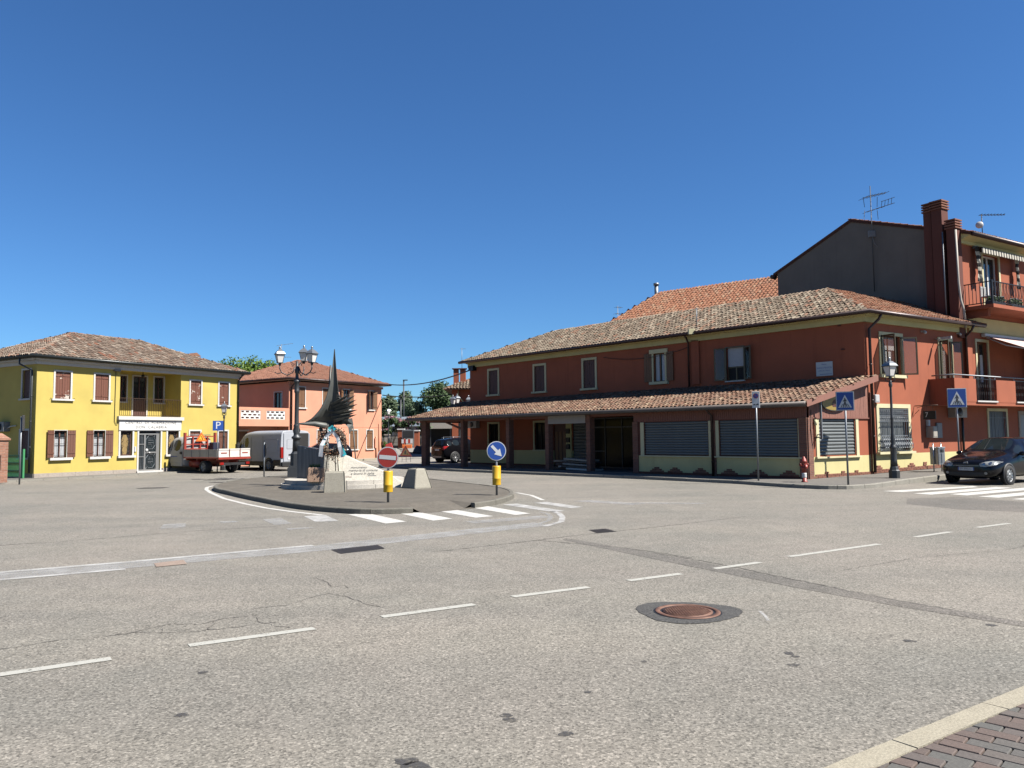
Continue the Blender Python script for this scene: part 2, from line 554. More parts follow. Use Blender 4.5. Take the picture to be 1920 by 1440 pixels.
MT['paver'] = paver_mat()
MT['joint'] = stone('joint_sand', (0.05, 0.045, 0.035), (0.085, 0.075, 0.055), 20, 0.3)
MT['red'] = plaster('red_plaster', (0.43, 0.128, 0.066))
MT['red2'] = MT['red']
MT['cream'] = plaster('cream_plaster', (0.74, 0.66, 0.33), (0.7, 0.65, 0.6), 0.3)
MT['cream_trim'] = plaster('cream_trim', (0.76, 0.70, 0.44), (0.75, 0.7, 0.65), 0.25)
MT['yellow'] = plaster('yellow_plaster', (0.63, 0.50, 0.135), (0.85, 0.82, 0.8), 0.3)
MT['pink'] = plaster('salmon_plaster', (0.78, 0.365, 0.24), (0.8, 0.76, 0.74), 0.28)
MT['gray_plaster'] = plaster('grey_cement_render', (0.235, 0.205, 0.175), (0.75, 0.75, 0.75), 0.5)
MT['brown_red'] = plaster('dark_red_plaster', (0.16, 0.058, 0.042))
MT['white'] = flat('white_paint', (0.78, 0.77, 0.74), 0.6, var=0.05)
MT['white_stone'] = stone('white_trim_stone', (0.66, 0.64, 0.60), (0.76, 0.74, 0.70), 4, 0.15)
MT['plinth'] = stone('plinth_stone', (0.36, 0.31, 0.26), (0.50, 0.44, 0.38), 3, 0.3)
MT['tile_old'] = tile_mat('old_roof_tile', [(0.0, (0.14, 0.10, 0.07)), (0.2, (0.22, 0.165, 0.115)), (0.45, (0.28, 0.225, 0.165)), (0.62, (0.18, 0.13, 0.09)), (0.8, (0.40, 0.335, 0.25)), (0.95, (0.29, 0.15, 0.095)), (1.0, (0.33, 0.20, 0.13))])
MT['tile_porch'] = tile_mat('porch_roof_tile', [(0.0, (0.17, 0.095, 0.06)), (0.25, (0.27, 0.165, 0.115)), (0.5, (0.22, 0.11, 0.07)), (0.7, (0.35, 0.235, 0.16)), (0.85, (0.17, 0.11, 0.078)), (0.95, (0.45, 0.33, 0.22)), (1.0, (0.28, 0.16, 0.10))], amt=0.4)
MT['tile_pale'] = tile_mat('pale_old_roof_tile', [(0.0, (0.17, 0.12, 0.09)), (0.25, (0.30, 0.23, 0.175)), (0.5, (0.22, 0.145, 0.105)), (0.7, (0.46, 0.38, 0.30)), (0.85, (0.17, 0.125, 0.10)), (0.94, (0.36, 0.15, 0.09)), (1.0, (0.36, 0.27, 0.20))], amt=0.4)
MT['tile_warm'] = tile_mat('orange_roof_tile', [(0.0, (0.30, 0.125, 0.07)), (0.3, (0.38, 0.17, 0.095)), (0.6, (0.33, 0.14, 0.08)), (0.85, (0.40, 0.24, 0.15)), (1.0, (0.27, 0.12, 0.075))], amt=0.28)
MT['tile_pink'] = tile_mat('flat_roof_tile', [(0.0, (0.29, 0.135, 0.09)), (0.5, (0.345, 0.165, 0.11)), (1.0, (0.31, 0.16, 0.11))], amt=0.22)
MT['deck'] = stone('tile_underlay', (0.16, 0.095, 0.065), (0.22, 0.14, 0.10), 6, 0.3)
MT['gutter_brown'] = flat('brown_gutter_metal', (0.055, 0.026, 0.022), 0.45, 0.3, var=0.2)
MT['gutter_dark'] = flat('dark_gutter_metal', (0.022, 0.027, 0.026), 0.4, 0.3, var=0.2)
MT['gutter_grey'] = flat('aged_porch_gutter', (0.13, 0.105, 0.09), 0.6, 0.2, var=0.25, scale=3)
MT['wood_red'] = flat('red_brown_timber', (0.24, 0.085, 0.055), 0.75, var=0.25, scale=14, bmp=0.2)
MT['barge'] = flat('barge_board_paint', (0.30, 0.125, 0.085), 0.7, var=0.2, scale=5)
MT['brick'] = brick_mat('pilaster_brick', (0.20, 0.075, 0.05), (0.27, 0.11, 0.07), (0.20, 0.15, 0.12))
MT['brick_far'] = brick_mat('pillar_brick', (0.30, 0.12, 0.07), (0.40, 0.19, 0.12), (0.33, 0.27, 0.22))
MT['brick_piece'] = tile_mat('decor_brick', [(0.0, (0.25, 0.105, 0.07)), (0.5, (0.33, 0.15, 0.10)), (1.0, (0.28, 0.12, 0.085))], amt=0.3)
MT['shutter_grey'] = flat('grey_roller_steel', (0.16, 0.175, 0.175), 0.5, 0.25, var=0.18, scale=3)
MT['shutter_brown'] = flat('brown_shutter_paint', (0.155, 0.058, 0.032), 0.6, var=0.2, scale=9)
MT['shutter_dark'] = flat('dark_shutter_wood', (0.105, 0.04, 0.03), 0.65, var=0.25, scale=9)
MT['shutter_tan'] = flat('tan_shutter_wood', (0.20, 0.092, 0.036), 0.65, var=0.25, scale=9)
MT['shutter_flaky'] = flaky('flaking_shutter_paint', (0.17, 0.055, 0.028), (0.62, 0.56, 0.48))
MT['bronze_alu'] = flat('bronze_aluminium', (0.14, 0.105, 0.06), 0.4, 0.5, var=0.1)
MT['iron'] = flat('black_iron', (0.018, 0.018, 0.02), 0.5, 0.4, var=0.3)
MT['iron_grey'] = flat('lamp_cast_iron', (0.075, 0.08, 0.085), 0.5, 0.5, var=0.25, scale=8)
MT['rail_brown'] = flat('brown_rail', (0.09, 0.05, 0.03), 0.5, 0.4)
MT['alu'] = flat('aluminium', (0.55, 0.56, 0.57), 0.35, 0.8, var=0.1)
MT['galv'] = flat('galvanised_steel', (0.30, 0.32, 0.34), 0.5, 0.6, var=0.2, scale=12)
MT['grey_door'] = flat('grey_door_metal', (0.28, 0.28, 0.275), 0.5, 0.3, var=0.1)


def clear_glass():
    m, nt, b = nodes('clear_glass'); co = coords(nt)
    tr = nt.nodes.new('ShaderNodeBsdfTransparent'); tr.inputs[0].default_value = (.72, .72, .70, 1)
    gl = nt.nodes.new('ShaderNodeBsdfGlossy'); gl.inputs['Roughness'].default_value = .03
    fr = nt.nodes.new('ShaderNodeFresnel'); fr.inputs[0].default_value = 1.6
    ad = nt.nodes.new('ShaderNodeMath'); ad.operation = 'MULTIPLY_ADD'; ad.inputs[1].default_value = .7; ad.inputs[2].default_value = .0
    nt.links.new(fr.outputs[0], ad.inputs[0])
    mx = nt.nodes.new('ShaderNodeMixShader'); nt.links.new(ad.outputs[0], mx.inputs[0]); nt.links.new(tr.outputs[0], mx.inputs[1]); nt.links.new(gl.outputs[0], mx.inputs[2])
    nt.nodes.remove(b); nt.links.new(mx.outputs[0], nt.nodes['Material Output'].inputs[0])
    return m


MT['glass'] = glass('window_glass')
MT['glass_sky'] = clear_glass()
MT['shop_glass'] = glass('dim_shop_glass', (.012, .014, .015), .12); MT['shop_glass'].node_tree.nodes['Principled BSDF'].inputs['Specular IOR Level'].default_value = .06
MT['dark'] = flat('dark_interior', (0.012, 0.011, 0.011), 0.9, var=0.3)
MT['gold'] = flat('gold_curtain', (0.30, 0.20, 0.07), 0.6, var=0.6, scale=9)
MT['curtain'] = flat('lace_curtain', (0.62, 0.64, 0.66), 0.9, var=0.25, scale=14)
MT['roller_white'] = flat('white_roller_blind', (0.55, 0.56, 0.58), 0.6, var=0.05)
MT['plastic_white'] = flat('white_plastic', (0.62, 0.62, 0.60), 0.45, var=0.08)
MT['plastic_grey'] = flat('grey_plastic', (0.27, 0.26, 0.245), 0.55, var=0.12)
MT['beige_metal'] = flat('beige_metal', (0.42, 0.38, 0.32), 0.6, var=0.15)
MT['black'] = flat('matt_black', (0.012, 0.012, 0.013), 0.6, var=0.2)
MT['rubber'] = flat('tyre_rubber', (0.016, 0.016, 0.017), 0.85, var=0.3, scale=20)
MT['signred'] = flat('sign_red', (0.44, 0.035, 0.022), 0.4, var=0.08)
MT['signblue'] = flat('sign_blue', (0.014, 0.075, 0.36), 0.4, var=0.08)
MT['signwhite'] = flat('sign_white', (0.72, 0.73, 0.73), 0.45, var=0.05)
MT['signyellow'] = flat('delineator_yellow', (0.78, 0.46, 0.012), 0.42, var=0.1)
MT['signback'] = flat('sign_back', (0.05, 0.055, 0.07), 0.6, 0.2, var=0.15)
MT['orange'] = flat('hi_vis_orange', (0.75, 0.17, 0.03), 0.7, var=0.1)
MT['ink'] = flat('dark_lettering', (0.05, 0.05, 0.055), 0.7, var=0.2)
MT['ink_grey'] = flat('grey_lettering', (0.16, 0.16, 0.165), 0.7, var=0.2)
# ------------------------------------------------------------------ ground, roads, pavements
def sheet(name, pts, z, mat, parent=None, kind=None):
    mb = MB()
    zz = z if callable(z) else (lambda x, y: z)
    mb.poly([(p[0], p[1], zz(p[0], p[1])) for p in pts])
    return mb.obj(name, mat, parent, kind=kind)


ground = sheet('ground', [(-1500, -1500), (1500, -1500), (1500, 1500), (-1500, 1500)], -0.03, MT['ground'], kind='structure')
road = sheet('road', [(-90, -40), (90, -40), (90, 56), (-90, 56)], 0.0, MT['asphalt'], kind='structure')


def fz(y):                                   # the square beyond rises gently
    return 0.012 + 0.70 * min(1.0, max(0.0, (y - 52) / 28.0))


mb = MB()
for y0, y1 in ((52, 60), (60, 70), (70, 80), (80, 100), (100, 180)):
    mb.quad((-40, y0, fz(y0)), (6, y0, fz(y0)), (6, y1, fz(y1)), (-40, y1, fz(y1)))
forecourt = mb.obj('forecourt', MT['forecourt'], kind='structure')

# painted markings, each a thin sheet on the asphalt
ROAD_DIR = Vector((0.833, 0.553, 0)).normalized(); ROAD_N = Vector((-ROAD_DIR.y, ROAD_DIR.x, 0))
for a, b in [((-3.88, 5.93), (-3.25, 6.33)), ((-2.78, 6.7), (-1.85, 7.25)), ((-1.3, 7.68), (-0.42, 8.2)), ((-0.02, 8.57), (0.86, 9.06)), ((1.38, 9.43), (2.11, 9.86)),
             ((2.62, 10.2), (3.36, 10.66)), ((3.92, 11.12), (5.76, 12.28)), ((6.73, 13.05), (7.69, 13.68)), ((8.49, 14.25), (9.46, 14.84)), ((10.6, 15.6), (12.2, 16.6)), ((-6.2, 4.5), (-4.9, 5.35))]:
    A, B = Vector((*a, 0)), Vector((*b, 0)); h = ROAD_N * 0.055
    sheet('lane_dash', [A - h, B - h, B + h, A + h], 0.005, MT['paint_dash'], road)
for i, q in enumerate([[(-4.74, 17.57), (-4.33, 17.87), (-3.71, 16.5), (-4.18, 16.4)], [(-3.82, 17.91), (-3.4, 18.13), (-2.23, 16.25), (-2.62, 15.93)],
          [(-2.87, 18.4), (-2.41, 18.59), (-1.31, 16.73), (-1.69, 16.38)], [(-1.97, 18.79), (-1.59, 19.1), (-0.44, 17.17), (-0.82, 16.88)],
          [(-1.13, 19.46), (-0.73, 19.8), (0.39, 17.69), (0.05, 17.37)], [(-0.29, 20.08), (0.09, 20.33), (1.22, 18.2), (0.91, 18.0)],
          [(0.53, 20.57), (0.9, 20.77), (1.74, 19.13), (1.38, 18.91)]]):
    sheet('crosswalk_stripe', q, 0.005, MT['paint' if 0 < i < 5 else 'paint_worn'], road)
for q in [[(-5.48, 16.94), (-5.19, 17.32), (-4.59, 16.11), (-4.88, 15.89)], [(-6.32, 16.64), (-6.05, 16.8), (-5.83, 16.55), (-6.13, 16.36)],
          [(-4.46, 15.25), (-4.12, 15.41), (-3.83, 15.32), (-4.34, 14.99)], [(-7.3, 16.2), (-6.9, 16.4), (-6.6, 15.6), (-7.0, 15.4)], [(1.6, 20.9), (2.1, 21.2), (3.4, 19.9), (3.0, 19.6)],
          [(2.9, 20.0), (3.3, 20.3), (5.0, 19.9), (4.8, 19.7)]]:
    sheet('faded_stripe', q, 0.005, MT['paint_ghost'], road)
for q in [[(11.12, 23.34), (14.9, 25.1), (14.75, 24.56), (11.44, 22.85)], [(11.5, 22.3), (15.3, 24.55), (15.55, 24.1), (11.75, 21.8)],
          [(12.3, 21.9), (16.2, 24.3), (16.5, 23.85), (12.52, 21.4)], [(12.58, 21.0), (17.0, 23.75), (17.3, 23.3), (12.85, 20.55)],
          [(12.9, 20.1), (17.6, 22.95), (17.9, 22.5), (13.2, 19.65)], [(13.3, 19.25), (18.2, 22.15), (18.5, 21.7), (13.6, 18.8)]]:
    sheet('crosswalk_stripe', q, 0.005, MT['paint'], road)


def ribbon(name, pts, w, z, mat, parent, jit=0.0, kind=None):
    """a flat ribbon along a polyline"""
    P = [Vector((p[0], p[1], 0)) for p in pts]
    Q = []
    for i in range(len(P) - 1):
        n = max(1, int((P[i + 1] - P[i]).length / 0.07)) if jit else 1
        for k in range(n): Q.append(P[i].lerp(P[i + 1], k / n))
    Q.append(P[-1])
    if jit:
        Q = [q + Vector((rnd.uniform(-jit, jit), rnd.uniform(-jit, jit), 0)) for q in Q]
    mb = MB(); v = []
    for i, q in enumerate(Q):
        t = (Q[min(i + 1, len(Q) - 1)] - Q[max(0, i - 1)]).normalized(); n = Vector((-t.y, t.x, 0))
        ww = w * (rnd.uniform(0.25, 1.3) if jit else 1) / 2
        v += [q - n * ww + Vector((0, 0, z)), q + n * ww + Vector((0, 0, z))]
    mb.add(v, [(2 * i, 2 * i + 2, 2 * i + 3, 2 * i + 1) for i in range(len(Q) - 1)])
    return mb.obj(name, mat, parent, kind=kind)


ribbon('edge_line', [(-11.45, 29.58), (-11.31, 28.63), (-10.85, 27.4), (-10.04, 25.73), (-8.62, 23.12), (-7.3, 21.13), (-6.28, 19.76), (-5.29, 18.68), (-4.39, 17.83)], 0.13, 0.005, MT['paint'], road)
ribbon('edge_line', [(0.11, 24.26), (0.54, 23.11), (0.82, 21.33)], 0.13, 0.005, MT['paint'], road)
ribbon('faded_line', [(0.9, 18.2), (1.03, 17.75), (1.07, 16.9), (0.98, 15.94), (0.6, 15.15)], 0.13, 0.005, MT['paint_worn'], road)
ribbon('faded_line', [(0.62, 18.0), (0.78, 17.6), (0.82, 16.9), (0.72, 16.1), (0.4, 15.4)], 0.1, 0.005, MT['paint_ghost'], road)
ribbon('faded_band', [(-11.0, 7.8), (-6.75, 10.2), (-5.45, 11.0), (-3.1, 12.5), (-0.63, 14.6), (0.6, 15.6)], 0.62, 0.004, MT['paint_ghost'], road)
ribbon('faded_line', [(-11.0, 8.1), (-6.9, 10.5), (-5.6, 11.25), (-3.3, 12.8)], 0.14, 0.006, MT['paint_worn'], road)
ribbon('faded_line', [(-10.8, 7.5), (-6.5, 9.95), (-5.3, 10.65)], 0.12, 0.006, MT['paint_worn'], road)
ribbon('faded_band', [(-0.9, 16.0), (0.1, 16.6), (0.75, 17.0)], 0.5, 0.004, MT['paint_ghost'], road)
# the repair strip, patches, cracks and stains
sheet('asphalt_patch', [(0.89, 13.4), (2.05, 11.67), (3.4, 9.29), (4.05, 8.12), (4.69, 7.23), (5.5, 6.2), (6.6, 4.6), (6.45, 4.45), (5.3, 6.05), (4.56, 7.06), (3.90, 7.88), (3.22, 8.90), (1.93, 11.15), (0.83, 13.2)], 0.0025, MT['patch'], road)
sheet('asphalt_patch', [(10.46, 20.62), (12.0, 21.0), (12.72, 19.33), (13.01, 18.26), (11.98, 16.83), (11.12, 16.92), (10.15, 17.64), (9.67, 19.09)], 0.0025, MT['patch'], road)
CR = [[(-4.36, 6.65), (-4.19, 6.77), (-4.0, 6.94), (-3.79, 6.98), (-3.63, 7.08), (-3.51, 7.14), (-3.38, 7.34), (-3.27, 7.49), (-2.99, 7.44), (-2.88, 7.67), (-2.55, 7.83)],
      [(-3.62, 7.12), (-3.42, 7.19), (-3.1, 7.14), (-2.9, 7.2), (-2.68, 7.29), (-2.51, 7.4), (-2.31, 7.53)], [(-2.71, 8.12), (-2.39, 8.27), (-2.25, 8.68), (-2.11, 8.85), (-1.83, 8.63), (-1.58, 8.28), (-1.4, 8.15)],
      [(-2.56, 7.8), (-2.44, 7.5), (-2.08, 7.28)], [(-9.5, 12.7), (-8.51, 13.33), (-7.78, 13.72), (-7.12, 14.23), (-6.28, 14.93), (-5.43, 15.36), (-4.78, 15.66)], [(-2.51, 9.87), (-2.28, 9.54), (-2.19, 9.27), (-2.03, 9.33), (-1.92, 9.17)],
      [(-1.25, 11.95), (-0.54, 12.44), (0.38, 13.15), (1.18, 13.8), (1.96, 14.32), (3.27, 15.27), (5.0, 16.6)], [(0.41, 13.15), (1.23, 12.53), (1.83, 12.05), (2.23, 11.55), (2.55, 11.08)],
      [(2.05, 11.67), (2.77, 10.6), (3.27, 9.6), (3.86, 8.45), (4.1, 8.03), (4.46, 7.55)], [(10.09, 19.34), (10.33, 18.56)], [(10.83, 19.19), (11.09, 18.93)], [(-3.3, 7.33), (-3.2, 7.14)], [(-2.9, 7.6), (-2.84, 7.25)],
      [(4.2, 10.0), (5.6, 10.9), (7.4, 11.6), (9.2, 13.1)]]
for c in CR:
    ribbon('crack', c, 0.011 if c[0][1] < 11 else .026, 0.0032, MT['crack'], road, jit=0.022)
for x, y, r in [(2.19, 6.28, .05), (2.21, 6.2, .04), (2.11, 5.97, .05), (3.32, 6.61, .06), (4.32, 7.11, .06), (-2.13, 5.04, .05), (-2.35, 5.94, .04), (-0.6, 4.3, .07), (-0.54, 4.22, .09), (-0.06, 4.97, .05), (-0.03, 4.9, .05), (0.3, 4.66, .05), (0.5, 5.4, .03), (1.0, 6.1, .03)]:
    sheet('oil_spot', [(x + r * rnd.uniform(.6, 1.2) * math.cos(t), y + r * rnd.uniform(.5, 1.0) * math.sin(t)) for t in [k * math.pi / 5 for k in range(10)]], 0.003, MT['stain'], road)
ribbon('chalk_mark', [(2.43, 7.76), (2.42, 7.58), (2.39, 7.37)], 0.03, 0.003, MT['paint_worn'], road)


def smooth_closed(pts, step=0.3):
    P = [Vector((*p, 0)) for p in pts]; n = len(P); out = []
    for i in range(n):
        a, b, c, d = P[i - 1], P[i], P[(i + 1) % n], P[(i + 2) % n]
        k = max(1, int((c - b).length / step))
        for j in range(k):
            t = j / k
            out.append(0.5 * ((2 * b) + (c - a) * t + (2 * a - 5 * b + 4 * c - d) * t * t + (3 * b - a - 3 * c + d) * t ** 3))
    return out


def kerb(parent, pts, w, z0, z1, mat, length=1.0, closed=False, zf=None):
    """single kerbstones along a line of points, lying to its left"""
    P = [Vector((p[0], p[1], 0)) for p in pts]
    if closed: P.append(P[0])
    cum = [0.0]
    for i in range(len(P) - 1): cum.append(cum[-1] + (P[i + 1] - P[i]).length)
    def at(s):
        for i in range(len(P) - 1):
            if s <= cum[i + 1] + 1e-6:
                return P[i].lerp(P[i + 1], (s - cum[i]) / max(1e-6, cum[i + 1] - cum[i]))
        return P[-1]
    n = max(1, round(cum[-1] / length)); L = cum[-1] / n
    for k in range(n):
        m = 4
        a = [at(k * L + 0.008 + (L - 0.016) * j / m) for j in range(m + 1)]
        mb = MB(); v = []
        dz = rnd.uniform(-.004, .006)
        for i, q in enumerate(a):
            t = (a[min(i + 1, m)] - a[max(0, i - 1)]).normalized(); nn = Vector((-t.y, t.x, 0))
            zt = (zf(q.x, q.y) if zf else z1) + dz
            v += [(q.x, q.y, z0), (q.x, q.y, zt - 0.02), (q.x + nn.x * .02, q.y + nn.y * .02, zt), (q.x + nn.x * w, q.y + nn.y * w, zt), (q.x + nn.x * w, q.y + nn.y * w, z0)]
        f = [(5 * i + j, 5 * i + 5 + j, 5 * i + 6 + j, 5 * i + 1 + j) for i in range(m) for j in range(4)]
        f += [(0, 1, 2, 3, 4), (5 * m + 4, 5 * m + 3, 5 * m + 2, 5 * m + 1, 5 * m)]
        mb.add(v, f)
        mb.obj('kerbstone', mat, parent)


# traffic island with a dropped kerb towards the crossing
ISL = smooth_closed([(-10.47, 27.07), (-8.6, 23.94), (-6.75, 21.24), (-5.36, 19.39), (-4.04, 18.23), (-3.22, 17.87), (-2.14, 18.08), (-1.67, 18.37), (-0.95, 19.17), (-0.31, 20.4), (0.03, 22.69), (-0.38, 25.16), (-2.0, 28.43), (-4.56, 32.78), (-8.21, 36.2), (-10.6, 34.4), (-11.15, 30.44)], 0.22)
ctr = Vector((-5.2, 25.5, 0))
isramp = [(-2.2 < p.x < -1.0 and p.y < 19.25) for p in ISL]
mb = MB(); n = len(ISL); v = []
for p, rmp in zip(ISL, isramp):
    q = p + (ctr - p).normalized() * 0.12; i2 = p + (ctr - p).normalized() * 1.35
    v += [(q.x, q.y, 0.015 if rmp else 0.118), (i2.x, i2.y, 0.125)]
v.append((ctr.x, ctr.y, 0.14))
f = []
for i in range(n):
    j = (i + 1) % n
    f += [(2 * i, 2 * j, 2 * j + 1, 2 * i + 1), (2 * i + 1, 2 * j + 1, 2 * n)]
mb.add(v, f)
for i in range(n):                               # flush strip at the ramp
    if isramp[i]:
        p, q = ISL[i], ISL[(i + 1) % n]; c = (ctr - p).normalized() * 0.14
        mb.quad((p.x, p.y, .004), (q.x, q.y, .004), (q.x + c.x, q.y + c.y, .016), (p.x + c.x, p.y + c.y, .016))
island = mb.obj('traffic_island', MT['porphyry'], kind='structure')
i0 = next(i for i in range(n) if isramp[i - 1] and not isramp[i])
run = [ISL[(i0 + k) % n] for k in range(n) if not isramp[(i0 + k) % n]]
kerb(island, run, 0.13, 0.0, 0.13, MT['kerb_dark'])

# pavement round the corner of the red building
CD = Vector((math.sin(R(58)), math.cos(R(58)), 0))


def pz(x, y):
    return 0.125 + 0.018 * max(0.0, (Vector((x, y, 0)) - Vector((11.5, 24.7, 0))).dot(CD))


KC = [(-8.2, 47.2), (-3.07, 39.9), (4.92, 31.29), (7.9, 27.6), (8.7, 25.9), (9.2, 24.95), (9.75, 24.35), (10.5, 24.2), (11.53, 24.73), (12.6, 25.7), (13.52, 26.5), (15.0, 27.6), (16.6, 28.75), (20.5, 31.2), (30, 37.2)]
back = [(24.0, 41.0), (16.5, 33.0), (12.3, 29.6), (-2.8, 47.0), (-6.6, 49.5)]
mb = MB()
inner = []
KCv = [Vector((*p, 0)) for p in KC]
for i, p in enumerate(KCv):
    t = (KCv[min(i + 1, len(KC) - 1)] - KCv[max(i - 1, 0)]).normalized(); nn = Vector((-t.y, t.x, 0)); inner.append(p + nn * 0.14)
mb.poly([(p.x, p.y, pz(p.x, p.y) - .006) for p in inner] + [(p[0], p[1], pz(*p) - .006) for p in back])
pavement = mb.obj('corner_pavement', MT['sidewalk'], kind='structure')
KS = []
for i in range(len(KC) - 1):
    k = 3
    for j in range(k): KS.append(KCv[i].lerp(KCv[i + 1], j / k))
kerb(pavement, KS, 0.15, 0.0, 0.13, MT['kerb'], 1.05, zf=pz)

# pavement along the yellow building and the pink house
YF = frame((-22.3, 36.0), 29.6, 1)
def ypt(s, o): q = YF @ Vector((s, o, 0)); return (q.x, q.y)
YP = [ypt(-16, 1.7), ypt(-3, 1.6), ypt(0.5, 1.25), ypt(6, 1.1), ypt(13, 1.1)]
yp = sheet('left_pavement', YP + [ypt(13, -1), ypt(-16, -1)], 0.07, MT['sidewalk'], kind='structure')
kerb(yp, [Vector((*p, 0)) for p in YP], 0.14, 0.0, 0.078, MT['kerb'], 1.2)
PK = frame((-10.2, 60.0), 215, -1)
def kpt(s, o): q = PK @ Vector((s, o, 0)); return (q.x, q.y)
pp = sheet('house_pavement', [kpt(-1.5, 1.3), kpt(-1.5, -0.5), kpt(13, -0.5), kpt(13, 1.3)], 0.245, MT['kerb_pale'], kind='structure')
mb = MB(PK); mb.box(-1.5, 13, 1.28, 1.42, -.02, 0.25); mb.obj('kerb', MT['kerb_pale'], pp)

# the near pavement: pale kerbstones and clay pavers, every paver a piece
K0 = Vector((1.66, 4.165, 0)); KD = Vector((0.83, 0.5578, 0)).normalized(); KN = Vector((KD.y, -KD.x, 0))
a = [K0 + KD * s for s in (-3.2, 6.5)]
near = sheet('near_pavement', [a[0] + KN * 0.02, a[1] + KN * .02, a[1] + KN * 5, a[0] + KN * 5], 0.016, MT['joint'], kind='structure')
for k in range(-3, 6):
    mb = MB(); s0, s1 = 0.53 + k * 1.04, 0.53 + (k + 1) * 1.04 - 0.012
    w = 0.165
    def kp(s, o, z): q = K0 + KD * s + KN * o; return (q.x + rnd.uniform(-.004, .004), q.y + rnd.uniform(-.004, .004), z)
    nseg = 5; vv = []
    for j in range(nseg + 1):
        s = s0 + (s1 - s0) * j / nseg
        vv += [kp(s, 0, 0.0), kp(s, 0.004, .022), kp(s, .02, .034), kp(s, w, .036), kp(s, w, 0)]
    ff = [(5 * i + j, 5 * i + 1 + j, 5 * i + 6 + j, 5 * i + 5 + j) for i in range(nseg) for j in range(4)] + [(0, 1, 2, 3, 4), (5 * nseg + 4, 5 * nseg + 3, 5 * nseg + 2, 5 * nseg + 1, 5 * nseg)]
    mb.add(vv, ff); mb.obj('kerbstone', MT['kerb_pale'], near)
BU = Vector((math.sin(R(-46)), math.cos(R(-46)), 0)); BV = Vector((math.sin(R(44)), math.cos(R(44)), 0))
LB, WB = 0.204, 0.100


def clip_half(poly, p0, nrm):
    out = []
    for i in range(len(poly)):
        a, b = poly[i], poly[(i + 1) % len(poly)]
        da, db = (a - p0).dot(nrm), (b - p0).dot(nrm)
        if da >= 0: out.append(a)
        if da * db < 0: out.append(a.lerp(b, da / (da - db)))
    return out


def paver_mesh(poly, z0, z1, ch=0.006):
    c = sum(poly, Vector()) / len(poly)
    top = [p + (c - p).normalized() * ch for p in poly]
    n = len(poly)
    v = [(p.x, p.y, z0) for p in poly] + [(p.x, p.y, z1 - ch) for p in poly] + [(p.x, p.y, z1) for p in top]
    f = [(i, (i + 1) % n, n + (i + 1) % n, n + i) for i in range(n)] + [(n + i, n + (i + 1) % n, 2 * n + (i + 1) % n, 2 * n + i) for i in range(n)] + [tuple(range(2 * n, 3 * n))]
    return v, f


kin = K0 + KN * 0.169
bricks = []
for i in range(-60, 60):
    for j in range(-60, 60):
        o = Vector((2.6, 3.6, 0)) + BU * (i * (LB + .007) + (0.5 * (LB + .007) if j % 2 else 0)) + BV * (j * (WB + .007))
        if (o - kin).dot(KN) < -0.16 or not (-1.5 < (o - K0).dot(KD) < 4.6) or (o - kin).dot(KN) > 3.0: continue
        hu, hv = BU * LB / 2, BV * WB / 2
        pl = clip_half([o - hu - hv, o + hu - hv, o + hu + hv, o - hu + hv][::-1], kin, KN)
        if len(pl) < 3: continue
        area = abs(sum(pl[k].x * pl[(k + 1) % len(pl)].y - pl[(k + 1) % len(pl)].x * pl[k].y for k in range(len(pl)))) / 2
        if area < 0.0008: continue
        px_ok = o.y > 3.75 - 0.0 and o.x / o.y < 0.72        # may be seen from the camera
        bricks.append((0 if px_ok else 1, o.length, o, pl))
bricks.sort(key=lambda b: (b[0], b[1]))
full = MB(); hu, hv = BU * LB / 2, BV * WB / 2
full.add(*paver_mesh([-hu - hv, hu - hv, hu + hv, -hu + hv][::-1], -0.028, 0.0)); full_me = full.mesh('paver', MT['paver'])
rest = MB()
for k, (_, _, o, pl) in enumerate(bricks):
    z1 = 0.033 + rnd.uniform(-.003, .003)
    if k < 295:
        if len(pl) == 4 and abs((pl[0] - pl[1]).length - min(LB, WB)) < 1e-3 or len(pl) == 4 and abs((pl[0] - pl[1]).length - LB) < 1e-3 and abs((pl[1] - pl[2]).length - WB) < 1e-3:
            ob = bpy.data.objects.new('paver', full_me)
            c = sum(pl, Vector()) / 4
            attach(ob, near, mw=Matrix.Translation((c.x, c.y, z1)) @ Matrix.Rotation(rnd.uniform(-.008, .008), 4, 'Z'))
        else:
            mb = MB(); mb.add(*paver_mesh(pl, 0.005, z1)); mb.obj('paver', MT['paver'], near)
    else:
        rest.add(*paver_mesh(pl, 0.005, z1))
if rest.v: rest.obj('pavers', MT['paver'], near, kind='stuff')

# manhole and gullies
mh = thing('manhole_cover', 'round rusty manhole cover set in a dark fresh asphalt ring', 'manhole', (1.715, 7.76, 0))
prof = []
for k in range(40):
    t = 2 * math.pi * k / 40
    rr = 0.46 + 0.035 * math.sin(3 * t + 1) + rnd.uniform(-.012, .012)
    prof.append((1.715 + 1.1 * rr * math.cos(t), 7.76 + rr * 1.02 * math.sin(t)))
sheet('asphalt_ring', prof, 0.0045, MT['fresh'], mh)


def rust():
    m, nt, b = nodes('rusty_cast_iron'); co = coords(nt)
    n1 = noise(nt, co, 9, 5); r = ramp(nt, [(0.3, (0.12, 0.055, 0.035)), (0.6, (0.23, 0.115, 0.075)), (0.8, (0.30, 0.18, 0.13))]); nt.links.new(n1, r.inputs[0])
    nt.links.new(r.outputs[0], b.inputs['Base Color']); b.inputs['Roughness'].default_value = 0.7; b.inputs['Metallic'].default_value = 0.25
    bump(nt, b, noise(nt, co, 80, 3), 0.3, 0.005)
    return m


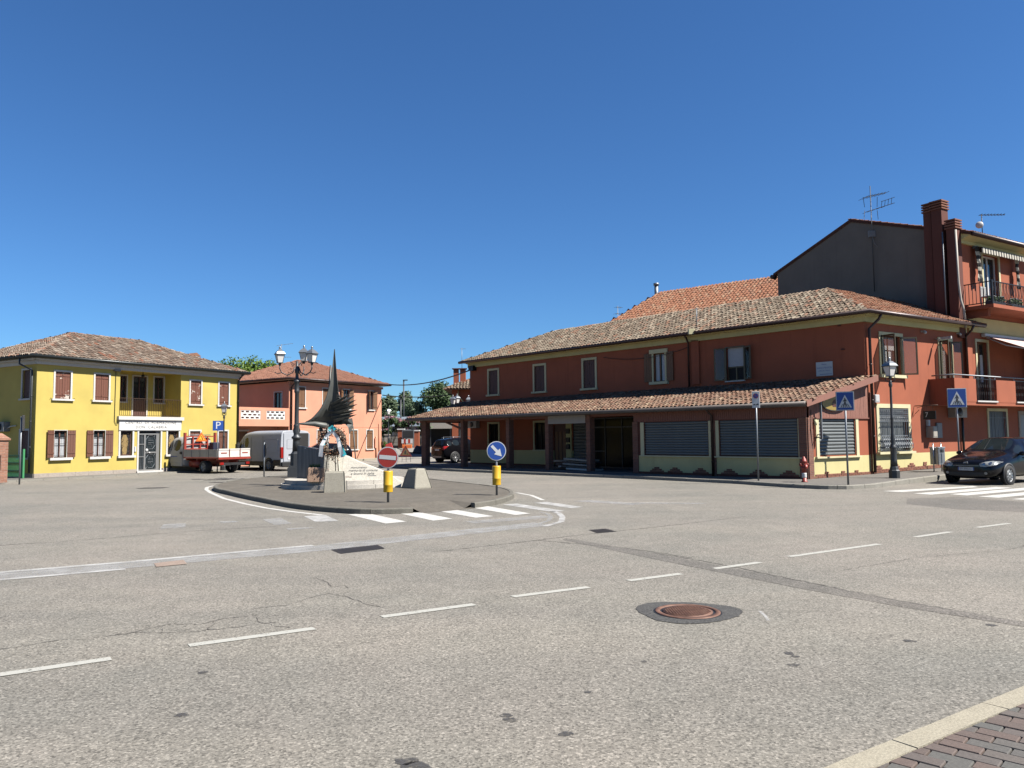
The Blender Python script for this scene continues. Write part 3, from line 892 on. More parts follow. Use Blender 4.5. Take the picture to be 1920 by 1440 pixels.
MT['rust'] = rust()
mb = MB(); mb.lathe([(.335, .0052), (.332, .0056), (.0, .0056)], 40); mb.obj('shadow_gap', MT['black'], mh, local=True)
mb = MB(); mb.lathe([(0.318, 0.0), (0.318, 0.010), (0.310, 0.014), (0.270, 0.014), (0.268, 0.002)], 40, cap=False); mb.obj('frame', MT['rust'], mh, local=True)
mb = MB(); mb.lathe([(0.245, 0.0), (0.245, 0.013), (0.0, 0.013)], 40)
lid = mb.obj('lid', MT['rust'], mh, local=True)
mb = MB()
for i in range(-9, 10):
    for j in range(-9, 10):
        x, y = i * 0.026, j * 0.026
        if x * x + y * y < 0.215 ** 2: mb.box(x - .0085, x + .0085, y - .0085, y + .0085, 0.0128, 0.019)
mb.obj('tread_studs', MT['rust'], lid, local=True)


def grate(name, label, corners, mat, bars, rim=0.03, sunk=0.02):
    c = sum((Vector((*p, 0)) for p in corners), Vector()) / 4
    g = thing(name, label, 'drain grate' if bars else 'access cover', c)
    P = [Vector((*p, 0)) - c for p in corners]
    mb = MB()
    for i in range(4):
        a, b = P[i], P[(i + 1) % 4]; a2, b2 = a * (1 - 2.2 * rim), b * (1 - 2.2 * rim)
        mb.quad((a.x, a.y, .008), (b.x, b.y, .008), (b2.x, b2.y, .009), (a2.x, a2.y, .009))
    mb.obj('frame', mat, g, local=True)
    mb = MB()
    if bars:
        mb.poly([(p.x * .95, p.y * .95, .0035) for p in P]); mb.obj('pit', MT['black'], g, local=True)
        mb = MB()
        for k in range(bars):
            t0, t1 = (k + .25) / bars, (k + .72) / bars
            q = [P[0].lerp(P[1], t0), P[0].lerp(P[1], t1), P[3].lerp(P[2], t1), P[3].lerp(P[2], t0)]
            mb.poly([(p.x * .93, p.y * .93, .0085) for p in q])
        for t in (.33, .66):
            q = [P[0].lerp(P[3], t - .03), P[0].lerp(P[3], t + .03), P[1].lerp(P[2], t + .03), P[1].lerp(P[2], t - .03)]
            mb.poly([(p.x * .93, p.y * .93, .0095) for p in q])
        mb.obj('bars', mat, g, local=True)
    else:
        mb.poly([(p.x * .90, p.y * .90, .0085) for p in P]); mb.obj('lid', mat, g, local=True)
    return g


MT['cover_iron'] = flat('dark_cover_iron', (0.06, 0.05, 0.045), 0.65, 0.2, var=0.3)
MT['cover_brick'] = stone('pinkish_cover_concrete', (0.30, 0.22, 0.17), (0.42, 0.33, 0.27), 8, 0.3)
grate('road_grate', 'large dark slotted drain grate beside the faded white band', [(-2.88, 12.29), (-2.24, 12.78), (-2.04, 12.35), (-2.63, 11.85)], MT['cover_iron'], 12)
grate('road_cover', 'small pinkish square cover on the faded white band', [(-5.13, 11.11), (-4.83, 11.40), (-4.62, 11.02), (-4.94, 10.78)], MT['cover_brick'], 0, 0.06)
grate('road_grate', 'small dark drain grate in the middle of the junction by the cracks', [(1.4, 14.5), (1.74, 14.68), (1.89, 14.21), (1.51, 14.02)], MT['cover_iron'], 8)
for i, (x, y, lb) in enumerate([(-13.3, 28.6, 'flat dark iron cover in the road left of the traffic island'), (-11.95, 31.9, 'flat dark iron cover in the road just behind the island tip'), (-13.0, 34.0, 'flat dark iron cover in front of the tipper truck')]):
    grate('road_cover', lb, [(x - .5, y - .3), (x + .4, y - .2), (x + .5, y + .3), (x - .4, y + .2)], MT['cover_iron'], 0, 0.05)
# ------------------------------------------------------------------ roofs
def tile_shape(wd=0.17, ln=0.42, flat_tile=False):
    v, f = [], []
    n = 5
    if flat_tile:
        prof = [(-.5, 0.0), (-.33, .035), (-.12, .012), (.2, .006), (.42, .03), (.5, .02)]
        for y, dz in ((0, .022), (ln, 0.0)):
            v += [(x * wd, y, z + dz) for x, z in prof]
        v += [(x * wd, 0.0, z + .004) for x, z in prof]
    else:
        for y, r, dz in ((0, wd / 2, .025), (ln, wd / 2 * .80, 0.0)):
            v += [(-r * math.cos(math.pi * k / n), y, dz + r * .85 * math.sin(math.pi * k / n)) for k in range(n + 1)]
        r = wd / 2 - .016
        v += [(-r * math.cos(math.pi * k / n), 0.0, .025 + r * .85 * math.sin(math.pi * k / n)) for k in range(n + 1)]
    f = [(k, k + 1, n + 2 + k, n + 1 + k) for k in range(n)] + [(k + 1, k, 2 * n + 2 + k, 2 * n + 3 + k) for k in range(n)]
    return v, f


def pip(x, y, P):
    c = False
    for i in range(len(P)):
        (x0, y0), (x1, y1) = P[i], P[i - 1]
        if (y0 > y) != (y1 > y) and x < (x1 - x0) * (y - y0) / (y1 - y0) + x0: c = not c
    return c


def roof_plane(pts, mat, parent, sp=0.2, row=0.34, flat_tile=False, singles=0, deckname='roof_deck', over=0.05, deck_th=0.06, stuff='roof_tiles', single_rank=None):
    """a sloping roof face: underlay sheet and real tiles; pts[0]->pts[1] is the eave"""
    P = [Vector(p) for p in pts]
    x = (P[1] - P[0]).normalized()
    nrm = Vector((0, 0, 0))
    for i in range(1, len(P) - 1): nrm += (P[i] - P[0]).cross(P[i + 1] - P[0])
    nrm.normalize()
    if nrm.z < 0: nrm = -nrm
    y = nrm.cross(x)
    m = Matrix((x, y, nrm)).transposed().to_4x4(); m.translation = P[0]
    if (P[2] - P[0]).dot(y) < 0:                # keep y pointing up the slope
        x = -x; y = nrm.cross(x)
        m = Matrix((x, y, nrm)).transposed().to_4x4(); m.translation = P[1]
    mi = m.inverted()
    L2 = [((mi @ p).x, (mi @ p).y) for p in P]
    mb = MB()
    n = len(P)
    mb.add([p - nrm * 0.01 for p in P] + [p - nrm * deck_th for p in P], [tuple(range(n)), tuple(range(2 * n - 1, n - 1, -1))] + [(i, (i + 1) % n, n + (i + 1) % n, n + i) for i in range(n)])
    mb.obj(deckname, MT['deck'], parent)
    xs = [p[0] for p in L2]; ys = [p[1] for p in L2]
    tv, tf = tile_shape(sp * .86, row * 1.22, flat_tile)
    ms = []
    k = 0
    cx = min(xs) + sp / 2
    while cx < max(xs):
        cy = -over
        while cy < max(ys) - 0.1:
            if pip(cx, max(cy + row * .55, 0.04), L2):
                w = m @ Matrix.Translation((cx + rnd.uniform(-.012, .012), cy + rnd.uniform(-.022, .022), rnd.uniform(-.004, .012))) @ Matrix.Rotation(rnd.uniform(-.035, .035), 4, 'Z') @ Matrix.Rotation(rnd.uniform(-.015, .02), 4, 'X')
                ms.append(w)
            cy += row
        cx += sp
    if singles:
        ms.sort(key=lambda w: (w.translation - Vector((0, 0, 1.75))).length if single_rank is None else single_rank(w.translation))
        me = MB(); me.add(tv, tf); tme = me.mesh('tile', mat)
        for w in ms[:singles]:
            attach(bpy.data.objects.new('tile', tme), parent, mw=w)
        ms = ms[singles:]
    if ms:
        tv = np.array(tv); nv = len(tv)
        A = np.array([np.array(w) for w in ms])
        V = np.einsum('mij,vj->mvi', A[:, :3, :3], tv) + A[:, None, :3, 3]
        V = V.reshape(-1, 3)
        F = (np.array(tf)[None] + (np.arange(len(ms)) * nv)[:, None, None]).reshape(-1, 4)
        mesh = bpy.data.meshes.new(stuff)
        mesh.from_pydata(V.tolist(), [], F.tolist()); mesh.materials.append(mat); mesh.update()
        o = bpy.data.objects.new(stuff, mesh); attach(o, parent); o['kind'] = 'stuff'
    return m


def ridge_tiles(parent, lines, mat, r=0.11, step=0.36, lift=0.0, name='ridge_tiles'):
    mb = MB()
    for a, b in lines:
        a, b = Vector(a), Vector(b); L = (b - a).length; n = max(1, int(L / step))
        t = (b - a).normalized(); s = t.cross(Vector((0, 0, 1))).normalized(); u = s.cross(t)
        for k in range(n):
            p = a.lerp(b, k / n) + u * (lift + rnd.uniform(-.008, .012)); q = a.lerp(b, (k + 1.12) / n) + u * (lift - .01)
            v = []
            for c, rr in ((p, r), (q, r * .82)):
                v += [c + s * (-rr * math.cos(math.pi * i / 5)) + u * (rr * math.sin(math.pi * i / 5) * .9 - .05) for i in range(6)]
            mb.add(v, [(i, i + 1, 7 + i, 6 + i) for i in range(5)])
    o = mb.obj(name, mat, parent); o['kind'] = 'stuff'
    return o


def gutter(parent, pts, mat, r=0.075, name='gutter'):
    mb = MB(); mb.tube(pts, r, 8); return mb.obj(name, mat, parent)


def downpipe(parent, pts, mat, r=0.045):
    mb = MB(); mb.tube(pts, r, 8)
    z0, z1 = pts[-1][2], pts[-2][2]
    for k in range(1, 4):
        p = Vector(pts[-2]).lerp(Vector(pts[-1]), k / 4)
        mb.lathe([(r * 1.25, -.02), (r * 1.25, .02)], 8, tuple(p))
    return mb.obj('downpipe', mat, parent)


# ------------------------------------------------------------------ windows
def win_frame(parent, F, x0, x1, z0, z1, mat, fw=0.1, proud=0.03, top=True, bottom=False, name='window', label=None):
    mb = MB(F)
    zt = z1 + fw if top else z1
    mb.box(x0 - fw, x0, -.03, proud, z0 - (fw if bottom else 0), z1)
    mb.box(x1, x1 + fw, -.03, proud, z0 - (fw if bottom else 0), z1)
    if top: mb.box(x0 - fw, x1 + fw, -.03, proud + .002, z1, zt)
    if bottom: mb.box(x0, x1, -.03, proud - .001, z0 - fw, z0)
    return mb.obj(name, mat, parent, label=label)


def sill(part, F, x0, x1, z0, mat, ext=0.16, out=0.12, th=0.075):
    mb = MB(F); mb.box(x0 - ext, x1 + ext, -.12, out, z0 - th, z0); return mb.obj('sill', mat, part)


def boards_leaf(part, F, hx, sgn, width, z0, z1, ang, mat, y0=0.02, boards=3, name='shutter', th=0.035):
    """one shutter leaf of upright boards hinged at hx; angle 0 = closed, 180 = folded back on the wall"""
    m = F @ Matrix.Translation((hx, y0, 0)) @ Matrix.Rotation(R(ang) * sgn, 4, 'Z')
    mb = MB(m)
    bw = width / boards
    for k in range(boards):
        a, b = k * bw + .004, (k + 1) * bw - .004
        xa, xb = (a, b) if sgn > 0 else (-b, -a)
        mb.box(xa, xb, 0, th + (k % 2) * .003, z0 + .01, z1 - .01)
    for zz in (z0 + (z1 - z0) * .14, z0 + (z1 - z0) * .84):
        xa, xb = (.01, width - .02) if sgn > 0 else (-width + .02, -.01)
        mb.box(xa, xb, th + .004, th + .022, zz, zz + .07)
        mb.box(xa, xb, -.02, -.002, zz, zz + .07)
    return mb.obj(name, mat, part)


def closed_shutters(part, F, x0, x1, z0, z1, mat, depth=0.07):
    w = (x1 - x0) / 2
    for s, hx in ((1, x0), (-1, x1)):
        boards_leaf(part, F, hx, s, w - .004, z0, z1, 0, mat, y0=-depth)
    mb = MB(F); mb.quad((x0, -.14, z0), (x1, -.14, z0), (x1, -.14, z1), (x0, -.14, z1)); mb.obj('backing', MT['dark'], part)


def pane(part, F, x0, x1, z0, z1, y=-0.12, mat=None, sash=None, mull=1, sw=0.05, curtain=None, name='pane'):
    mb = MB(F); mb.box(x0, x1, y - .012, y, z0, z1); o = mb.obj(name, mat or MT['glass'], part)
    if sash is not None:
        mb = MB(F)
        mb.box(x0, x0 + sw, y, y + .035, z0, z1); mb.box(x1 - sw, x1, y, y + .035, z0, z1)
        mb.box(x0 + sw, x1 - sw, y, y + .034, z0, z0 + sw); mb.box(x0 + sw, x1 - sw, y, y + .034, z1 - sw, z1)
        for k in range(1, mull + 1):
            c = x0 + (x1 - x0) * k / (mull + 1); mb.box(c - sw * .6, c + sw * .6, y, y + .036, z0 + sw, z1 - sw)
        mb.obj('sash', sash, part)
    return o


def casement(part, F, hx, sgn, width, z0, z1, ang, fmat, gmat, y0=0.0):
    """an outward-opening glazed leaf"""
    m = F @ Matrix.Translation((hx, y0, 0)) @ Matrix.Rotation(R(ang) * sgn, 4, 'Z')
    mb = MB(m); w = .055
    X = lambda a, b: (a, b) if sgn > 0 else (-b, -a)
    for a, b, c, d in ((0, w, z0, z1), (width - w, width, z0, z1), (w, width - w, z0, z0 + w), (w, width - w, z1 - w, z1)):
        xa, xb = X(a, b); mb.box(xa, xb, 0, .045, c, d)
    mb.obj('casement', fmat, part)
    mb = MB(m); xa, xb = X(w, width - w); mb.box(xa, xb, .016, .028, z0 + w, z1 - w); mb.obj('casement_glass', gmat, part)


def roller(parent, F, x0, x1, z0, z1, n, y=-0.06, mat=None, name='roller_shutter', bright_top=False):
    """a corrugated roller shutter: every slat a piece"""
    mb = MB(F); mb.box(x0 - .04, x0, y - .03, y + .045, z0, z1); mb.box(x1, x1 + .04, y - .03, y + .045, z0, z1)
    part = mb.obj(name, MT['galv'], parent)
    h = (z1 - z0) / n
    prof = [(0.0, 0.0), (0.022, 0.12), (0.034, 0.35), (0.032, 0.6), (0.016, 0.86), (-0.004, 0.95), (-0.004, 1.0)]
    v = []
    for xx in (x0, x1):
        v += [(xx, y + a, b * h) for a, b in prof]
    k = len(prof); f = [(i, k + i, k + i + 1, i + 1) for i in range(k - 1)]
    me = MB(F); me.m = I4.copy(); me.add(v, f); mesh = me.mesh('slat', mat or MT['shutter_grey'])
    for j in range(n):
        attach(bpy.data.objects.new('slat', mesh), part, mw=F @ Matrix.Translation((0, rnd.uniform(-.002, .002), z0 + j * h)))
    return part


def bar_rail(F, parent, x0, x1, z0, z1, y, mat, gap=0.11, r=0.009, name='railing', ends=True):
    mb = MB(F)
    mb.box(x0, x1, y - .02, y + .02, z1 - .03, z1); mb.box(x0, x1, y - .012, y + .012, z0, z0 + .025)
    n = int((x1 - x0) / gap)
    for k in range(n + 1):
        x = x0 + (x1 - x0) * k / n
        mb.box(x - r, x + r, y - r, y + r, z0 + .025, z1 - .03)
    return mb.obj(name, mat, parent)


# ================================================================== RED CORNER BUILDING
RW = frame((13.54, 29.37), -42, -1)          # long shaded side, x runs away to the left
CW = frame((13.54, 29.37), 58, 1)            # short sunlit side, x runs to the right
SO = 3.58                                    # the porch front stands this far out
SK = 0.60 / SO                               # skew of the porch end in the long side's frame
rb = thing('red_building', 'long low red building with cream trim, tiled porch and closed grey roller shutters', 'building', (13.54, 29.37, 0))


def rp(x, y, z): return RW @ Vector((x, y, z))
def cp(x, y, z): return CW @ Vector((x, y, z))


LEN = 24.1
# long wall: upper windows and the shaded ground floor behind the porch
up = [(21.47, 22.29, 4.27, 5.70), (17.52, 18.34, 4.25, 5.68), (13.80, 14.62, 4.23, 5.70), (9.38, 10.05, 4.30, 5.66), (5.20, 6.05, 4.10, 5.55)]
gl = [(21.46, 22.34, 1.02, 2.52), (17.5, 18.38, 1.02, 2.52), (15.98, 16.95, 0.0, 2.40), (14.3, 15.46, 0.0, 2.42)]
mb = MB(RW); wall(mb, 0, LEN, 0.99, 6.10, up + gl, 0.17); long_wall = mb.obj('wall', MT['red'], rb)
mb = MB(RW); wall(mb, 7.9, LEN, 0.22, 0.99, gl, 0.17); mb.obj('dado', MT['cream'], rb)
mb = MB(RW); wall(mb, 7.9, LEN, 0.0, 0.22, gl, 0.17, 0.03); mb.obj('plinth', MT['brown_red'], rb)
mb = MB(RW); mb.box(7.42, 7.83, -.02, .10, 4.05, 6.08); mb.obj('pilaster', MT['red'], rb)
for i, (a, b, c, d) in enumerate(up[:3]):
    w = win_frame(rb, RW, a, b, c, d, MT['cream_trim'], 0.12, .035)
    sill(w, RW, a, b, c, MT['cream_trim'], 0.17, .13, .1)
    closed_shutters(w, RW, a, b, c, d, MT['shutter_dark'])
a, b, c, d = up[3]
w = win_frame(rb, RW, a, b, c, d, MT['cream_trim'], 0.09, .035, top=False)
mb = MB(RW); mb.box(a - .18, b + .2, -.03, .08, d, d + .19); mb.obj('lintel', MT['cream_trim'], w)
sill(w, RW, a, b, c, MT['cream_trim'], 0.2, .14, .13)
pane(w, RW, a, b, c, d, -.12, MT['glass'], MT['shutter_tan'], 1)
mb = MB(RW); mb.box(a + .05, a + .24, -.118, -.112, c + .05, d - .05); mb.box(b - .26, b - .06, -.118, -.112, c + .05, d - .05); mb.obj('curtain', MT['curtain'], w)
boards_leaf(w, RW, a - .1, 1, .42, c + .0, d + .03, 172, MT['shutter_tan'], y0=.03)
boards_leaf(w, RW, b + .1, -1, .42, c + .0, d + .03, 172, MT['shutter_tan'], y0=.03)
a, b, c, d = up[4]
w = win_frame(rb, RW, a, b, c, d, MT['bronze_alu'], 0.05, .04, bottom=False)
sill(w, RW, a, b, c, MT['white_stone'], 0.06, .1, .05)
pane(w, RW, a, b, c, c + .62, -.13, MT['dark'], MT['bronze_alu'], 1)
mb = MB(RW)
for k in range(15): mb.box(a + .03, b - .03, -.10, -.088 + (k % 2) * .004, c + .63 + k * .055, c + .63 + k * .055 + .05)
mb.obj('roller_blind', MT['roller_white'], w)
casement(w, RW, a - .03, 1, .50, c + .02, d, 150, MT['bronze_alu'], MT['glass_sky'], .03)
casement(w, RW, b + .03, -1, .50, c + .02, d, 150, MT['bronze_alu'], MT['glass_sky'], .03)
for i, (a, b, c, d) in enumerate(gl[:2]):
    w = win_frame(rb, RW, a, b, c, d, MT['cream_trim'], 0.11, .03)
    sill(w, RW, a, b, c, MT['cream_trim'], 0.14, .09)
    pane(w, RW, a, b, c, d, -.12, MT['shop_glass'], MT['dark'], 1)
a, b, c, d = gl[2]
mb = MB(RW); mb.box(a, b, -.16, -.11, 0.1, d); dr = mb.obj('door', MT['shutter_dark'], rb)
mb = MB(RW)
for k in range(3): mb.box(a + .1 + k * .29, a + .3 + k * .29, -.112, -.09, .35, 2.0)
mb.obj('door_panel', MT['shutter_tan'], dr)
mb = MB(RW); mb.box(15.52, 15.93, -.02, .05, 0.3, 2.44); mb.obj('door_pilaster', MT['cream'], rb)
for z in (2.02, 1.55, 1.2):
    mb = MB(RW); mb.bbox(15.62, 15.86, .05, .15, z - .13, z + .13); mb.obj('mailbox', MT['iron'], rb)
roller(rb, RW, *gl[3][:2], 0.1, 2.42, 14, -.08)
# cornice, soffit and gutter
mb = MB(RW); mb.box(-.10, LEN + .1, -.05, .10, 6.02, 6.24); mb.box(-.25, LEN + .12, -.05, .22, 6.24, 6.33); mb.obj('cornice', MT['cream'], rb)
mb = MB(CW); mb.box(-.06, 7.25, -.05, .10, 6.02, 6.238); mb.box(-.18, 7.25, -.05, .22, 6.238, 6.328); mb.obj('cornice', MT['cream'], rb)
OV = 0.5
EA = Vector(rp(0, OV, 0)); EB = Vector(cp(0, OV, 0))
dR = (RW.to_3x3() @ Vector((1, 0, 0))); dC = (CW.to_3x3() @ Vector((1, 0, 0)))
den = dR.x * dC.y - dR.y * dC.x
tt = ((EB.x - EA.x) * dC.y - (EB.y - EA.y) * dC.x) / den
EC = EA + dR * tt                            # eave corner
ZE, ZR = 6.36, 8.16
eave0 = Vector((EC.x, EC.y, ZE)); eaveL = Vector((*rp(LEN + .45, OV, 0).xy, ZE)); eaveR = Vector((*cp(7.95, OV, 0).xy, ZE))
c0 = Vector((13.54, 29.37, 0))
rdgR = c0 + dC * 3.55 + dR * 3.65; rdgR.z = ZR
rdgL = c0 + dC * 3.55 + dR * 20.6; rdgL.z = ZR
backR = c0 + dC * 7.2 + dR * 7.2; backR.z = ZE
backL = c0 + dC * 7.2 + dR * (LEN + 1.0); backL.z = ZE
mb = MB(); mb.poly([tuple(p - Vector((0, 0, .05))) for p in (eave0, eaveL, backL, Vector((*cp(7.2, -6.8, 0).xy, ZE)), eaveR)]); mb.obj('soffit', MT['cream'], rb)
roof = MB(); roof.poly([tuple(rdgR - Vector((0, 0, .1))), tuple(rdgL - Vector((0, 0, .1))), tuple(backL), tuple(backR)]); roof = roof.obj('roof', MT['deck'], rb)
roof_plane([eave0, eaveL, rdgL, rdgR], MT['tile_old'], roof, 0.2, 0.34)
_n = (eave0 - eaveR).cross(rdgR - eaveR).normalized(); _q = cp(7.05, -2.9, 0); _q.z = eaveR.z - (_n.x * (_q.x - eaveR.x) + _n.y * (_q.y - eaveR.y)) / _n.z
roof_plane([eaveR, eave0, rdgR, _q], MT['tile_warm'], roof, 0.2, 0.34)
roof_plane([eaveL, backL, rdgL], MT['tile_old'], roof, 0.2, 0.34)
ridge_tiles(roof, [(eave0, rdgR), (eaveL, rdgL)], MT['tile_old'])
ridge_tiles(roof, [(rdgR, rdgL)], MT['tile_old'])
mid = eave0.lerp(eaveL, (7.75 - tt) / (LEN + .45 - tt))          # step in the roof above the pilaster
ridge_tiles(roof, [(mid + Vector((0, 0, .03)), rdgR.lerp(rdgL, .17))], MT['tile_porch'], 0.07, .4, .02, 'joint_tiles')
gutter(rb, [tuple(p + Vector((0, 0, -.02))) for p in (eaveR, eave0 + Vector((0.02, -.06, 0)), eaveL)], MT['gutter_brown'], .085)
downpipe(rb, [rp(7.9, OV, 6.3), rp(7.93, .3, 6.18), rp(7.95, .14, 5.95), rp(7.95, .14, 3.95)], MT['gutter_brown'])
downpipe(rb, [cp(.38, OV, 6.3), cp(.34, .42, 6.1), cp(.16, .12, 5.75), cp(.16, .12, .25)], MT['gutter_brown'], .055)
mb = MB(); mb.tube([cp(.05, .1, 3.3), cp(.05, .1, 3.26), cp(0.02, .1, .25)], .035, 8); mb.obj('conduit', MT['brown_red'], rb)
# small pitted holes with dark anchors on the shaded wall
for x, z in ((.95, 5.98), (.85, 5.03)):
    mb = MB(RW); mb.box(x - .07, x + .05, 0, .05, z - .03, z + .03); mb.obj('wall_anchor', MT['brown_red'], rb)
# rear and left closing walls
mb = MB()
A_ = [rp(LEN, 0, 0), rp(LEN, -6.7, 0), cp(7.1, -6.7, 0), cp(7.1, 0, 0)]
for i in range(3):
    p, q = A_[i], A_[i + 1]; mb.quad((p.x, p.y, 0), (q.x, q.y, 0), (q.x, q.y, 6.3), (p.x, p.y, 6.3))
mb.obj('rear_wall', MT['red'], rb)

# ---- sunlit side
cop = [(1.05, 2.40, 4.03, 5.58), (5.20, 6.05, 3.1, 5.60), (.70, 2.66, 1.02, 2.72)]
mb = MB(CW); wall(mb, 0, 7.1, 0.94, 6.10, cop, .2); mb.obj('wall', MT['red2'], rb)
mb = MB(CW); wall(mb, 0, 7.1, 0.0, 0.94, cop, .2); mb.obj('dado', MT['cream'], rb)
a, b, c, d = cop[0]
w = win_frame(rb, CW, a, b, c, d, MT['cream_trim'], 0.13, .035)
sill(w, CW, a, b, c, MT['cream_trim'], 0.2, .12, .12)
pane(w, CW, a, b, c, d, -.17, MT['glass'], MT['bronze_alu'], 1)
mb = MB(CW); mb.box(a + .5, b - .1, -.16, -.15, d - .55, d - .02); mb.obj('roller_blind', MT['roller_white'], w)
mb = MB(CW); mb.box(a + .55, a + .9, -.168, -.160, c + .05, d - .6); mb.obj('curtain', MT['curtain'], w)
casement(w, CW, a + .02, 1, .62, c + .02, d - .02, 95, MT['bronze_alu'], MT['glass_sky'], .02)
casement(w, CW, b - .02, -1, .62, c + .02, d - .02, 140, MT['bronze_alu'], MT['glass_sky'], .02)
a, b, c, d = cop[1]
w = win_frame(rb, CW, a, b, c, d, MT['cream_trim'], 0.13, .035, name='balcony_door')
pane(w, CW, a, b, c, d, -.17, MT['glass'], MT['bronze_alu'], 1)
mb = MB(CW); mb.box(a + .08, a + .3, -.168, -.16, c + .9, d - .1); mb.box(a + .46, a + .7, -.168, -.16, c + .8, d - .1); mb.obj('curtain', MT['curtain'], w)
casement(w, CW, a + .01, 1, .42, c + .02, d - .02, 100, MT['bronze_alu'], MT['glass_sky'], .02)
casement(w, CW, b - .01, -1, .42, c + .02, d - .02, 125, MT['bronze_alu'], MT['glass_sky'], .02)
# barred window with a belly grille
a, b, c, d = cop[2]
w = win_frame(rb, CW, a, b, c, d, MT['cream_trim'], 0.16, .04)
sill(w, CW, a, b, c, MT['cream_trim'], 0.22, .16, .09)
mb = MB(CW)
for k in range(13): mb.box(a + (b - a) * k / 13 + .004, a + (b - a) * (k + 1) / 13 - .004, -.15, -.135 + .006 * (k % 2), c + .02, d - .02)
mb.obj('closed_shutter', MT['shutter_grey'], w)
mb = MB(CW)
nb = 15
for k in range(nb + 1):
    x = a + .03 + (b - a - .06) * k / nb
    mb.tube([(x, .02, d - .03), (x, .02, c + .62), (x, .10, c + .50), (x, .19, c + .30), (x, .20, c + .15), (x, .10, c + .02)], .011, 5)
for z, y in ((d - .05, .02), (d - .30, .02), (d - .52, .02), (c + .62, .02), (c + .50, .10), (c + .30, .19), (c + .03, .10)):
    mb.box(a + .01, b - .01, y - .012, y + .012, z - .013, z + .013)
for k in range(nb):                                # rows of scrolls
    x = a + .03 + (b - a - .06) * (k + .5) / nb
    for z, y, r in ((d - .42, .02, .04), (d - .17, .02, .035), (c + .40, .15, .05), (c + .22, .20, .045)):
        pts = [(x + r * math.cos(t), y, z + r * 1.6 * math.sin(t)) for t in [i * math.pi / 4 for i in range(9)]]
        mb.tube(pts, .008, 4, False)
for sx in (a - .02, b + .02):                      # side scroll work
    for i, z in enumerate((c + .18, c + .42, c + .66, c + .9, c + 1.1)):
        r = .10 - i * .013
        mb.tube([(sx + (r * math.cos(t) if sx < 1.5 else r * math.cos(t)), .10 - .02 * i + .03 * math.sin(t), z + r * 1.2 * math.sin(t)) for t in [k * math.pi / 5 for k in range(11)]], .011, 4, False)
mb.obj('grille', MT['galv'], w)
# pilaster next to the tall building
mb = MB(CW); mb.box(7.12, 7.5, -.1, .16, 3.0, 6.02); mb.obj('pilaster', MT['red2'], rb)

# ---- decorative brick steps along the base: each brick a piece
BRV = MB(); BRV.bbox(-.118, .118, -.02, .03, 0, .064, .006)
brick_me = BRV.mesh('brick', MT['brick_piece'])


def brick_at(F, x, z, y=0.0, sx=1.0):
    attach(bpy.data.objects.new('brick', brick_me), rb, mw=F @ Matrix.Translation((x, y + rnd.uniform(-.003, .006), z)) @ Matrix.Diagonal((sx, 1, 1, 1)))


PF = RW @ Matrix.Translation((0, SO, 0))       # porch front frame
for cx in (6.70 + .55, 5.75 + .58, 4.52 + .58, 3.22 + .58, 1.98 + .58, .76 + .58):
    for r_, n_ in enumerate((3, 2, 1)):
        for k in range(n_):
            brick_at(PF, cx + (k - (n_ - 1) / 2) * .242, .225 + r_ * .07)

# ---- porch: shop front with roller shutters, side wall, open arcade, tiled roof
PE = 0.60                                      # x of the porch corner in the long side's frame
sh = [(4.72, 7.85, .94, 2.30), (.98, 4.18, .94, 2.30)]
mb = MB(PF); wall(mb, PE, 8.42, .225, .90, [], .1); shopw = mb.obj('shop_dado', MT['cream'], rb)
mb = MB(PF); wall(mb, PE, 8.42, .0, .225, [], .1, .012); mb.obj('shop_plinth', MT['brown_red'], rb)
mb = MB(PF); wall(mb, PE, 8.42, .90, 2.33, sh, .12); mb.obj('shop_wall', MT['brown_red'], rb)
for a, b, c, d in sh:
    mb = MB(PF); mb.box(a - .22, a - .04, -.02, .03, .9, d); mb.box(b + .04, b + .22, -.02, .03, .9, d); mb.box(a - .24, b + .24, -.05, .07, .86, .91)
    mb.obj('shutter_surround', MT['cream_trim'], rb)
    roller(rb, PF, a, b, c, d, 13)
mb = MB(PF)                                    # upright boards above the shutters
x = PE
while x < 8.4:
    mb.box(x + .004, x + .086, -.02, .02 + rnd.uniform(0, .006), 2.33, 2.86); x += .09
o = mb.obj('cladding_boards', MT['wood_red'], rb); o['kind'] = 'stuff'
for a, b in ((PE, PE + .30), (4.36, 4.56), (8.2, 8.48)):
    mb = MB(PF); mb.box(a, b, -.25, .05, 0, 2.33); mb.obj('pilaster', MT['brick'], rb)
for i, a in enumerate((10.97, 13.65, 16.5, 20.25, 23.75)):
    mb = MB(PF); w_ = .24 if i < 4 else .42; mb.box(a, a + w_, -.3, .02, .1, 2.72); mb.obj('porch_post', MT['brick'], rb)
downpipe(rb, [tuple(PF @ Vector(p)) for p in ((4.55, .36, 2.78), (4.52, .30, 2.66), (4.47, .10, 2.5), (4.47, .09, .1))], MT['gutter_brown'], .05)
# end wall between shop and arcade, with the glazed entrance
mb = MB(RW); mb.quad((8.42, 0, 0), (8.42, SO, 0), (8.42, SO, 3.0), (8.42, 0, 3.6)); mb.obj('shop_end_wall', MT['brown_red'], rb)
mb = MB(RW); mb.box(10.9, 14.1, .03, .06, .12, 2.65); ent = mb.obj('entrance_glass', MT['shop_glass'], rb)
mb = MB(RW)
for x0_, x1_, z0_, z1_ in ((10.9, 14.1, .12, .2), (10.9, 14.1, 2.15, 2.22), (12.0, 12.05, .2, 2.65), (13.1, 13.15, .2, 2.65), (14.02, 14.1, .2, 2.65), (10.9, 14.1, 2.6, 2.68), (13.15, 14.02, .95, 1.0)): mb.box(x0_, x1_, .05, .1, z0_, z1_)
mb.obj('entrance_frame', MT['iron_grey'], ent)
